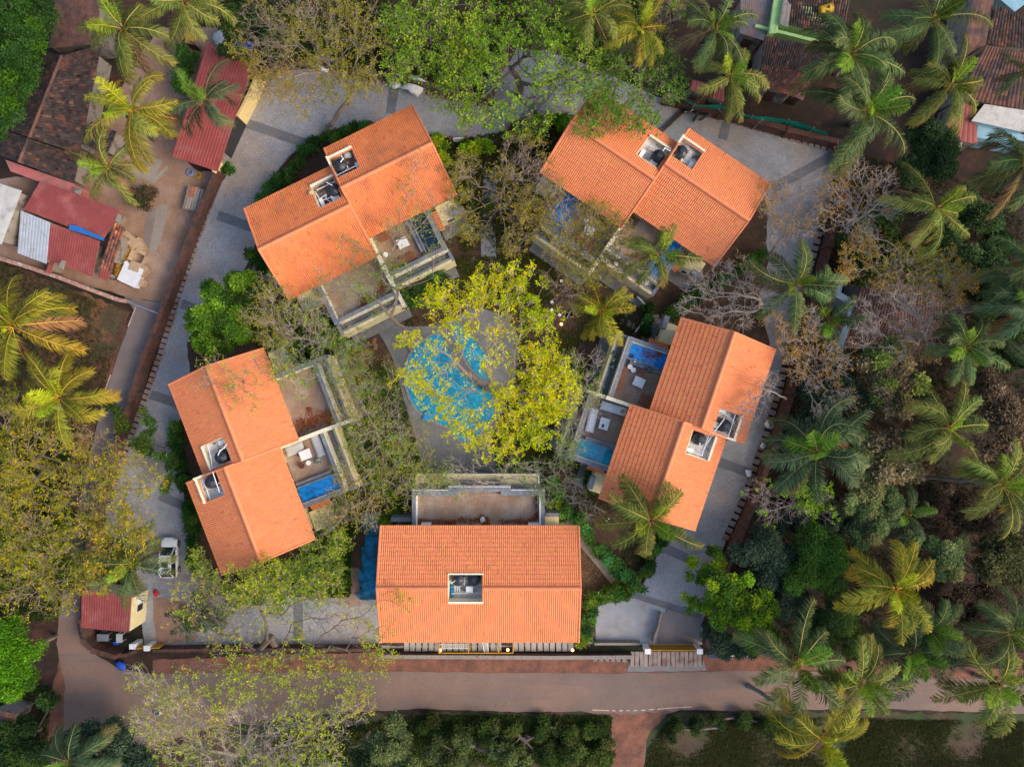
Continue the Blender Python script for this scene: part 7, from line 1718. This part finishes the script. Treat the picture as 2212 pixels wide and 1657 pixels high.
sparse_tree('bare_tree', 'bare tree with orange leaves beside the east wall, upper right of the right villa', 'tree', (1712, 790), [(1700, 740, 30), (1740, 730, 35), (1780, 750, 35), (1730, 790, 35), (1770, 820, 35), (1810, 780, 35), (1680, 700, 25), (1750, 690, 28), (1820, 860, 30), (1780, 880, 28)], n=330, z=6.5, thick=1.4, rt=.17, seed=86, leafprob=.5, rmin=.017, **BR)
sparse_tree('bare_tree', 'small bare twigs over the corner of the right villa roof', 'tree', (1700, 860), [(1640, 850, 25), (1620, 890, 28), (1660, 820, 22), (1600, 920, 18)], n=90, z=8.5, thick=.7, rt=.09, seed=88, leafprob=.03, **BR)
bt = sparse_tree('bare_tree', 'bare tree dotted with lime green tufts below the big grey green palm', 'tree', (1700, 1085), [(1640, 1060, 30), (1680, 1090, 35), (1730, 1100, 35), (1770, 1070, 30), (1660, 1110, 28), (1720, 1060, 30), (1790, 1110, 25)], n=170, z=5.5, thick=1.2, rt=.09, seed=87, leafprob=.3, bark=(.30, .25, .22), cols=[(.20, .36, .02), (.28, .42, .03)], k=14, L=.22, W=.15, per=1)
# dense trees, lower right and right grove
DT = [(.055, .10, .035), (.075, .125, .045), (.04, .08, .03)]
TE = [(.06, .10, .06), (.085, .13, .075), (.045, .08, .05)]
PG = [(.16, .23, .08), (.22, .28, .11), (.10, .16, .06), (.26, .27, .10)]
BRN = [(.27, .21, .10), (.34, .27, .14), (.19, .15, .08), (.22, .24, .08)]
dense_tree('bright_tree', 'bright green tree with lime new leaves beside the lower right parking area', 'tree', [(1500, 1235, 30, 4), (1540, 1210, 28, 4), (1520, 1290, 32, 4), (1560, 1270, 40), (1600, 1300, 45), (1640, 1310, 40), (1610, 1345, 42), (1590, 1250, 30), (1650, 1360, 34), (1560, 1330, 35), (1490, 1300, 22, 4), (1620, 1395, 20)], z=5.5,
   cols=[(.13, .26, .02), (.20, .36, .02), (.28, .40, .02), (.08, .16, .02), (.10, .20, .025)], n=9000, L=.24, W=.13, seed=91, lobe_r=.30, lobes=14)
dense_tree('dark_tree', 'dark bluish green tree right of the driveway below the right villa', 'tree', [(1630, 1180, 50), (1680, 1200, 45), (1600, 1200, 30), (1650, 1230, 40)], z=5, cols=TE, n=6500, seed=92, L=.26, W=.11)
dense_tree('dark_tree', 'rounded deep green tree in the lower right grove', 'tree', [(1760, 1200, 60), (1720, 1240, 45), (1790, 1240, 45)], z=6, cols=[(.05, .12, .02), (.07, .155, .025), (.04, .085, .02)], n=8500, seed=93, L=.20, W=.10)
dense_tree('dark_tree', 'deep green tree above the road in the lower right grove', 'tree', [(1800, 1320, 55), (1780, 1370, 35), (1830, 1370, 40)], z=5.5, cols=[(.06, .11, .03), (.085, .14, .03), (.045, .085, .025)], n=7500, seed=94, L=.20, W=.10)
dense_tree('dark_tree', 'grey green tree squeezed between the bright tree and the deep green ones', 'tree', [(1700, 1300, 42), (1720, 1350, 35), (1690, 1260, 30), (1565, 1385, 32, 3), (1600, 1400, 25, 3), (1535, 1365, 22, 3)], z=4.5, cols=TE, n=6500, seed=95, L=.26, W=.10)
dense_tree('pale_tree', 'pale green tree right of the big grey green palm', 'tree', [(1830, 945, 34), (1850, 990, 36), (1815, 985, 28), (1870, 1010, 25)], z=6, cols=PG, n=5000, seed=96, L=.22, W=.10)
dense_tree('pale_tree', 'pale green cauliflower crowned tree in the middle of the lower right grove', 'tree', [(1870, 1080, 45), (1920, 1085, 35), (1880, 1130, 40), (1860, 1160, 25), (1910, 1050, 28), (1830, 1090, 25)], z=6, cols=PG, n=7000, seed=97, L=.22, W=.10, lobe_r=.32)
dense_tree('brown_tree', 'brownish big leaved tree left of the middle grove palm', 'tree', [(1915, 985, 45), (1950, 1010, 40), (1890, 1020, 32), (1940, 960, 35)], z=6, cols=BRN, n=3600, seed=98, L=.38, W=.20)
dense_tree('brown_tree', 'brown and lime leaved tree below the brown roofed house', 'tree', [(1920, 780, 50), (1900, 830, 40), (1960, 820, 35), (1880, 790, 30), (1940, 870, 30)], z=6, cols=BRN+[(.24, .30, .06)], n=4600, seed=99, L=.34, W=.18)
dense_tree('brown_tree', 'brown leafy tree at the right edge beside the middle grove palms', 'tree', [(2170, 900, 55), (2200, 960, 55), (2140, 840, 40), (2220, 860, 40), (2120, 960, 30)], z=6.5, cols=[(.22, .15, .09), (.29, .21, .13), (.15, .105, .065)], n=5200, seed=100, L=.32, W=.17)
dense_tree('pale_tree', 'pale green tree at the lower right between two palms', 'tree', [(2020, 1190, 38), (2050, 1220, 35), (2000, 1230, 30), (2070, 1180, 25), (1965, 1160, 18)], z=5.5, cols=PG, n=5000, seed=101, L=.22, W=.10)
dense_tree('mixed_tree', 'dull olive tree at the lower right edge above the palms', 'tree', [(2150, 1200, 50), (2200, 1230, 45), (2120, 1240, 35), (2180, 1160, 40), (2220, 1170, 35)], z=5.5, cols=[(.12, .12, .05), (.16, .16, .06), (.08, .085, .035), (.17, .20, .05)], n=5200, seed=102)
dense_tree('dark_tree', 'dark tree below the palm over the driveway corner, upper right', 'tree', [(1990, 300, 45), (2020, 350, 45), (1970, 370, 35), (2040, 300, 28)], z=5, cols=DT, n=5200, seed=103)
dense_tree('dark_tree', 'dark green crown under the bare branches right of the east driveway', 'tree', [(1850, 520, 45), (1900, 480, 45), (1920, 560, 45), (1850, 590, 35), (1960, 530, 35)], z=3.5, cols=[(.05, .10, .025), (.08, .13, .03), (.035, .07, .02)], n=5500, seed=104)
dense_tree('dark_tree', 'very dark crown under the palm right of the orange leaved tree', 'tree', [(2060, 540, 55), (2100, 480, 50), (2120, 570, 45), (2080, 430, 40)], z=3.5, cols=DT, n=5500, seed=105)
dense_tree('dark_tree', 'dark bluish crown under the bare tree by the east wall', 'tree', [(1760, 860, 40), (1800, 850, 45), (1850, 870, 35), (1780, 900, 35), (1740, 900, 25)], z=4, cols=TE, n=5000, seed=106)
dense_tree('shrub', 'dark low growth in the far right grove', 'shrub', [(2130, 650, 50), (2150, 760, 50), (2110, 820, 40), (2180, 700, 45), (2140, 530, 40)], z=1.8, cols=[(.03, .06, .018), (.045, .08, .02), (.02, .04, .014)], n=5200, seed=107)
dense_tree('shrub', 'dark purple brown scrub among the right grove palms', 'shrub', [(2080, 1110, 45), (2120, 1120, 45), (2060, 1300, 45), (2100, 1330, 40), (2130, 1280, 40), (2040, 1060, 30)], z=2, cols=[(.06, .045, .03), (.09, .07, .045), (.04, .03, .02)], n=4000, seed=108)
dense_tree('dark_tree', 'bluish scrub below the lime tufted bare tree', 'shrub', [(1790, 1120, 35), (1830, 1140, 30), (1720, 1140, 30), (1680, 1130, 25)], z=2.5, cols=TE, n=3600, seed=109)
dense_tree('green_tree', 'bright and dark green crown filling the upper left edge', 'tree', [(20, 50, 55), (60, 90, 50), (90, 60, 30), (50, 140, 45), (20, 170, 50), (70, 190, 28), (30, 230, 40), (10, 280, 30), (60, 10, 45), (100, 20, 30)], z=5.5, cols=[(.05, .13, .02), (.09, .21, .015), (.035, .085, .02), (.06, .14, .03)], n=9500, L=.24, W=.13, seed=110)
dense_tree('green_tree', 'vivid green crown at the left edge beside the junction', 'tree', [(15, 1380, 50), (50, 1420, 48), (20, 1460, 50), (60, 1470, 30), (80, 1400, 25), (40, 1340, 25)], z=5.5, cols=[(.09, .24, .012), (.13, .31, .015), (.06, .15, .015)], n=7000, L=.22, W=.12, seed=111)
dense_tree('teal_tree', 'bluish green leafy tree at the bottom edge left of the junction twigs', 'tree', [(170, 1600, 40, 3), (220, 1580, 38, 3), (270, 1610, 45, 3), (200, 1650, 45, 3), (320, 1640, 45, 3), (250, 1570, 30, 3)], z=3.5, cols=TE+[(.09, .16, .07)], n=7000, L=.28, W=.13, seed=112)
dense_tree('shrub', 'dark green undergrowth in the bottom left corner', 'shrub', [(50, 1560, 45), (90, 1610, 45), (40, 1640, 50), (110, 1500, 25)], z=1.8, cols=[(.05, .10, .025), (.07, .13, .03), (.03, .06, .02)], n=4500, seed=113)
dense_tree('teal_tree', 'bluish green feathery tree at the bottom edge under the pale branches', 'tree', [(700, 1620, 45, 3.5), (760, 1640, 40, 3.5), (840, 1600, 45), (850, 1560, 35), (820, 1640, 45), (880, 1640, 35), (640, 1640, 40, 3)], z=4.5, cols=[(.08, .12, .055), (.12, .165, .07), (.06, .09, .04), (.16, .20, .07)], n=8500, L=.26, W=.11, seed=114)
dense_tree('teal_tree', 'olive feathery bush at the bottom edge right of the bluish tree', 'shrub', [(940, 1610, 30), (970, 1640, 35), (1000, 1600, 22), (1110, 1640, 35), (1080, 1620, 22)], z=2.5, cols=[(.10, .14, .05), (.15, .19, .06), (.07, .10, .035)], n=4000, L=.24, W=.11, seed=115)
dense_tree('shrub', 'low green bushes along the road edge left of the dirt track', 'shrub', [(960, 1600, 20), (1020, 1610, 24), (1090, 1610, 20), (1140, 1620, 24), (930, 1565, 25), (980, 1570, 28), (1040, 1565, 28), (1100, 1575, 28), (1160, 1570, 28), (1220, 1580, 30), (1280, 1575, 28), (1310, 1610, 22), (1240, 1620, 35), (1180, 1630, 30), (1290, 1640, 30), (1060, 1580, 25)], z=.5, cols=[(.06, .10, .02), (.09, .13, .03), (.04, .07, .018), (.11, .13, .04)], n=10000, L=.26, W=.11, seed=116, hgt=.6, shaggy=.4, lobe_r=.3, lobes=14)
dense_tree('shrub', 'low green bushes along the road edge right of the dirt track', 'shrub', [(1460, 1560, 18), (1500, 1555, 18), (1550, 1552, 20), (1600, 1555, 24), (1650, 1560, 26), (1690, 1570, 24), (1500, 1580, 15), (1450, 1585, 14)], z=.6, cols=[(.04, .07, .02), (.06, .09, .025), (.03, .05, .018)], n=4500, L=.2, W=.1, seed=117, hgt=.5)
dense_tree('shrub', 'small dark bush on the packed earth right of the maroon shed', 'shrub', [(292, 408, 20), (315, 440, 18), (325, 420, 18), (290, 435, 12)], z=1.2, cols=[(.10, .07, .04), (.07, .08, .03), (.13, .09, .05)], n=1100, L=.2, W=.1, seed=118)
# garden planting along walls and paths
HG = [(.045, .12, .025), (.07, .17, .03), (.03, .08, .02)]
def hedge(label, pts, r, z=.7, n=1800, cols=HG, seed=1, L=.32, W=.11, hgt=.7, name='hedge', cat='hedge'):
    c = smooth_poly([(x, y) for x, y in pts], max(2, int(sum(math.dist(a, b) for a, b in zip(pts[:-1], pts[1:]))/len(pts)/(r*1.1))), closed=False)
    rr = random.Random(seed); blobs = [(x+rr.uniform(-2, 2), y+rr.uniform(-2, 2), r*rr.uniform(.75, 1.2)) for x, y in c]
    cols = list(cols)+[tuple(v*1.7 for v in cols[0]), (cols[0][0]*2.2, cols[0][1]*1.5, cols[0][2])]
    return dense_tree(name, label, cat, blobs, z=z, cols=cols, n=int(n*.8), L=L, W=W, seed=seed+500, hgt=hgt, rt=.06, lobes=16, shaggy=.35, lobe_r=.34)
hedge('dark leafy hedge along the upper left edge of the upper left villa', [(612, 395), (630, 365), (655, 335), (700, 305), (745, 290), (790, 275)], 15, n=3200, seed=1)
hedge('feathery dark plants below the left end of the same villa hedge', [(568, 432), (590, 405), (610, 388)], 15, n=1500, seed=2, L=.34)
hedge('planting at the gable end of the upper left villa', [(545, 548), (558, 560), (572, 575)], 12, n=900, seed=3)
hedge('fern like green hedge curving along the stone path below the right villa', [(1218, 1100), (1245, 1120), (1275, 1160), (1305, 1195), (1330, 1222), (1355, 1250), (1375, 1262)], 15, n=4200, seed=4, cols=[(.04, .14, .04), (.06, .19, .05), (.09, .2, .04)])
hedge('green planting along the right side of that path near the red kerb', [(1395, 1230), (1405, 1200), (1425, 1170)], 12, n=1300, seed=5)
hedge('clipped hedge right of the bottom villa beside the parking bay', [(1330, 1282), (1305, 1288), (1282, 1292), (1272, 1320), (1266, 1350), (1260, 1380)], 13, n=3600, seed=6, cols=[(.09, .18, .03), (.14, .22, .04), (.05, .12, .03)])
hedge('dark green cycads along the driveway side of the left villa', [(388, 925), (382, 965), (392, 1000), (400, 1040)], 14, n=2600, seed=7, L=.36, W=.08)
hedge('dark green cycads along the lower driveway side of the left villa', [(408, 1085), (412, 1120), (418, 1165), (425, 1205), (440, 1235)], 14, n=2800, seed=8, L=.36, W=.08)
hedge('bushes behind the small gate at the upper left villa path', [(950, 305), (952, 330), (955, 355)], 14, n=1500, seed=9, cols=GRN)
hedge('green bushes right of the small gate, beside the upper left villa path', [(1005, 318), (1025, 325), (1050, 320)], 12, n=1200, seed=10, cols=GRN)
hedge('bright green bushes at the left gable of the upper right villa', [(1160, 262), (1190, 262), (1220, 262)], 13, n=1800, seed=11, cols=GRN)
hedge('long dark hedge between the two right hand villas', [(1450, 680), (1480, 655), (1520, 630), (1560, 605), (1600, 580), (1640, 555)], 13, n=3400, seed=12)
hedge('green plants beside the small garden gates between the right hand villas', [(1398, 665), (1400, 690), (1395, 715)], 9, n=900, seed=13)
hedge('low green planting left of the lower right villa porch', [(1280, 1020), (1272, 1040), (1285, 1055)], 10, n=900, seed=14, L=.3, W=.18)
hedge('green bushes above the big yellow tree on its left', [(880, 650), (905, 640), (930, 620), (945, 600)], 20, z=1.6, n=3600, seed=15, cols=[(.06, .13, .03), (.09, .17, .035), (.045, .09, .025)])
hedge('green bushes between the left villa and the causeway', [(745, 900), (760, 940), (770, 990), (760, 1040), (720, 1090)], 18, z=.8, n=4200, seed=16, cols=[(.08, .17, .03), (.12, .22, .035), (.05, .10, .025)])
hedge('undergrowth between the two left villas', [(600, 745), (640, 750), (690, 745), (720, 720)], 20, z=1.0, n=3600, seed=17, cols=[(.08, .17, .02), (.05, .11, .02), (.11, .21, .03)])
hedge('undergrowth under the olive tree between the two upper villas', [(1010, 400), (1020, 440), (1100, 440), (1130, 420), (1180, 460), (1190, 500)], 17, z=.7, n=3400, seed=18, cols=[(.05, .08, .02), (.08, .11, .03)])
hedge('bushes in front of the left end of the bottom villa terrace', [(800, 1020), (830, 1060), (860, 1090), (840, 1120)], 20, z=.9, n=3400, seed=19, cols=[(.10, .20, .03), (.06, .13, .025), (.14, .24, .03)])
hedge('bushes at the right end of the bottom villa terrace', [(1190, 1040), (1210, 1070), (1215, 1100)], 15, z=.9, n=1700, seed=20, cols=[(.10, .20, .03), (.06, .13, .025)])
hedge('small bushes beside the shed and hose coils', [(495, 372), (480, 360), (462, 330), (448, 338)], 11, z=.7, n=900, seed=22)
hedge('dark plants in the upper yard beside the red shed', [(400, 120), (405, 150), (395, 180)], 18, z=1.2, n=1800, seed=23)
hedge('small leafy tree over the west driveway near the yellow brown trees', [(310, 890), (330, 930), (300, 960), (345, 980), (370, 1010), (360, 1050)], 12, z=3.0, n=1500, seed=24, cols=[(.06, .12, .03), (.09, .15, .03)], hgt=.5)
hedge('bush over the lane beside the yellow palm', [(240, 870), (255, 890), (262, 915)], 13, z=2.5, n=800, seed=25, cols=[(.05, .10, .025), (.07, .12, .03)])
# white plumeria by the parking bay
pl = hedge('white flowering shrub at the corner of the parking bay', [(1335, 1272), (1345, 1285)], 16, z=1.2, n=1300, seed=26, name='flowering_shrub', cat='shrub')

# ground cover: grass and weeds nobody could count
def cover(name, label, poly, n, size, cols, seed, z=.12, hole=None, k=4):
    rr = np.random.default_rng(seed); w = [P(x, y, z)[:2] for x, y in poly]; xs = [p[0] for p in w]; ys = [p[1] for p in w]; out = []
    pa = np.array(w)
    def ins(X, Y):
        c = np.zeros(len(X), bool); m_ = len(pa)
        for i in range(m_):
            x1, y1 = pa[i]; x2, y2 = pa[(i+1) % m_]
            t_ = ((y1 > Y) != (y2 > Y)) & (X < (x2-x1)*(Y-y1)/(y2-y1+1e-12)+x1); c ^= t_
        return c
    X = rr.uniform(min(xs), max(xs), n*3); Y = rr.uniform(min(ys), max(ys), n*3)
    f = np.sin(X*.9+seed)+np.sin(Y*.8+seed*2)+np.sin((X-Y)*.45)+rr.normal(0, .8, len(X))
    ok = ins(X, Y) & (f > -.6); X, Y = X[ok][:n], Y[ok][:n]
    C = np.stack([X, Y, np.full(len(X), z)], 1); mb = MB(); pal = np.array(cols); leaf_cluster(mb, C, k, size, size*.5, rr, None, el=(.1, 1.1), cols=pal[rr.integers(0, len(pal), len(C))])
    return mb.build(name, M_LEAF, label=label, cat='ground cover', kind='stuff')
cover('grass', 'rough grass and weeds on the field right of the dirt track', [(1400, 1620), (1440, 1560), (1700, 1550), (2212, 1560), (2212, 1657), (1395, 1657)], 16000, .18, [(.06, .08, .02), (.08, .08, .03), (.09, .07, .035), (.045, .07, .018)], 1, z=.03)
cover('grass', 'rough green growth on the field left of the dirt track', [(620, 1600), (900, 1548), (1320, 1548), (1312, 1657), (500, 1657)], 19000, .26, [(.07, .11, .025), (.08, .09, .03), (.045, .07, .02), (.10, .14, .03)], 2, z=.1)
cover('weeds', 'dry weeds on the scrub plot at the left', [(0, 560), (270, 680), (220, 860), (150, 1000), (100, 1300), (0, 1330)], 8000, .17, [(.10, .075, .035), (.06, .08, .025), (.14, .085, .045), (.045, .055, .02)], 3, z=.03)
cover('ground_plants', 'low planting between the left villa and the lagoon', [(720, 760), (800, 720), (850, 800), (880, 900), (920, 1040), (800, 1130), (700, 1200), (640, 1240), (700, 1120), (760, 1040), (740, 900)], 14000, .22, [(.09, .16, .03), (.06, .11, .025), (.13, .19, .03), (.12, .12, .04)], 4)
cover('ground_plants', 'low planting below the left villa and beside the pool cover', [(480, 1285), (690, 1180), (755, 1130), (755, 1285)], 8000, .24, [(.08, .16, .03), (.11, .20, .03), (.05, .10, .02)], 5)
cover('ground_plants', 'sparse planting round the small palm right of the yellow tree', [(1160, 480), (1230, 620), (1400, 680), (1390, 720), (1250, 740), (1250, 800), (1200, 760)], 5200, .2, [(.06, .10, .03), (.09, .10, .03), (.12, .07, .03)], 6)
cover('ground_plants', 'planting between the two upper villas', [(960, 310), (1230, 260), (1170, 400), (1150, 540), (1000, 560), (980, 440)], 8000, .21, [(.06, .09, .025), (.09, .11, .03), (.10, .06, .03)], 7)
cover('ground_plants', 'low planting above the lagoon under the yellow tree', [(900, 640), (940, 560), (1180, 550), (1200, 660), (1130, 690), (1060, 665), (1000, 660), (940, 700), (880, 705)], 5000, .2, [(.08, .13, .03), (.11, .12, .03), (.13, .08, .035)], 12)
cover('ground_plants', 'low planting between the lagoon and the right villa', [(1130, 700), (1240, 720), (1265, 840), (1230, 960), (1200, 1030), (1075, 1030), (1070, 940), (1110, 860)], 7000, .2, [(.09, .13, .03), (.12, .13, .03), (.13, .09, .04), (.06, .10, .025)], 13)
cover('ground_plants', 'low planting between the upper left villa and the left villa', [(540, 600), (690, 660), (800, 720), (740, 780), (620, 770), (570, 745), (430, 745), (450, 680)], 6000, .22, [(.08, .15, .03), (.06, .11, .025), (.12, .18, .03)], 14)
cover('ground_plants', 'sparse plants on the soil beside the path below the right villa', [(1200, 1040), (1290, 1060), (1400, 1150), (1400, 1230), (1370, 1250), (1290, 1160), (1230, 1110)], 1500, .18, [(.06, .10, .03), (.09, .07, .03)], 15)
cover('undergrowth', 'dark undergrowth beneath the right hand grove', [(1700, 830), (1830, 330), (2212, 420), (2212, 1440), (1650, 1420), (1560, 1300), (1620, 1120)], 15000, .22, [(.028, .045, .016), (.05, .035, .02), (.035, .06, .02), (.07, .04, .025)], 8, z=.03)
cover('undergrowth', 'leafy undergrowth along the top edge behind the driveway', [(480, 0), (1450, 0), (1440, 190), (1290, 130), (1080, 100), (1040, 190), (840, 150), (640, 120), (560, 140)], 14000, .2, [(.05, .085, .02), (.08, .07, .03), (.035, .055, .018), (.10, .06, .035)], 9, z=.03)
cover('undergrowth', 'undergrowth beneath the old trees at the left bottom', [(0, 1480), (110, 1480), (100, 1657), (0, 1657)], 2500, .2, [(.04, .08, .02), (.06, .09, .025)], 10, z=.03)
cover('litter', 'brown leaf litter along the upper east driveway wall', [(1830, 330), (1850, 480), (1790, 700), (1740, 900), (1680, 1150), (1660, 1150), (1700, 900), (1750, 700), (1810, 480)], 2500, .12, [(.14, .06, .03), (.20, .09, .04), (.08, .05, .03)], 11, z=.03, k=2)

# fallen leaves swept about the paving and the road
def strew(label, poly, n, seed, size=.10, z=.1, cols=((.22, .12, .05), (.30, .20, .06), (.16, .09, .04), (.30, .30, .06))):
    rr = np.random.default_rng(seed); w = np.array([P(x, y, z)[:2] for x, y in poly]); lo, hi = w.min(0), w.max(0); X = rr.uniform(lo[0], hi[0], n*3); Y = rr.uniform(lo[1], hi[1], n*3)
    ok = np.array([inpoly(x, y, [tuple(q) for q in w]) for x, y in zip(X, Y)]); X, Y = X[ok][:n], Y[ok][:n]
    C = np.stack([X, Y, np.full(len(X), z)], 1); mb = MB(); pal = np.array(cols); leaf_cluster(mb, C, 1, size, size*.6, rr, None, el=(0, .2), cols=pal[rr.integers(0, len(pal), len(C))]); return mb.build('leaf_litter', M_LITTER2, label=label, cat='fallen leaves', kind='stuff')
M_LITTER2 = mat('mixed_litter', None, .9, 0, tint=True, spec=.05)
strew('fallen leaves scattered over the upper driveway', [(560, 160), (1044, 220), (1240, 150), (1240, 245), (1044, 300), (800, 255), (600, 380), (470, 470)], 1500, 1)
strew('fallen leaves scattered over the west driveway', [(480, 400), (600, 400), (540, 560), (400, 720), (380, 900), (300, 1150), (240, 1100), (300, 910), (430, 520)], 1100, 2)
strew('fallen leaves scattered over the lower driveway', [(300, 1190), (400, 1190), (480, 1290), (820, 1300), (820, 1395), (320, 1395)], 1600, 3)
strew('fallen leaves scattered over the east driveway', [(1660, 420), (1800, 340), (1790, 430), (1700, 740), (1640, 960), (1560, 1160), (1500, 1160), (1600, 960), (1660, 740)], 1700, 4)
strew('fallen leaves scattered along the road', [(140, 1450), (820, 1450), (2212, 1475), (2212, 1535), (820, 1535), (140, 1640)], 1300, 5, z=.055, cols=((.20, .12, .06), (.26, .17, .08), (.13, .08, .05)))
strew('fallen leaves scattered on the pool deck', [(810, 700), (1110, 680), (1100, 860), (1060, 1025), (930, 1025), (870, 850)], 900, 6, z=.155, cols=((.45, .40, .04), (.35, .25, .05), (.3, .3, .04)))
strew('brown leaves scattered on the garden soil', [(1255, 1160), (1300, 1240), (1260, 1390), (1255, 1390)], 500, 7, z=.11)
strew('yellow leaves floating on the lagoon pool', [(900, 760), (960, 730), (1060, 860), (1000, 940), (890, 860)], 260, 8, z=.157, cols=((.5, .45, .03), (.4, .3, .04)))
for o in sc.objects:
    if o.parent is None and o.get('label') and not o.get('kind'): o['kind'] = 'thing'
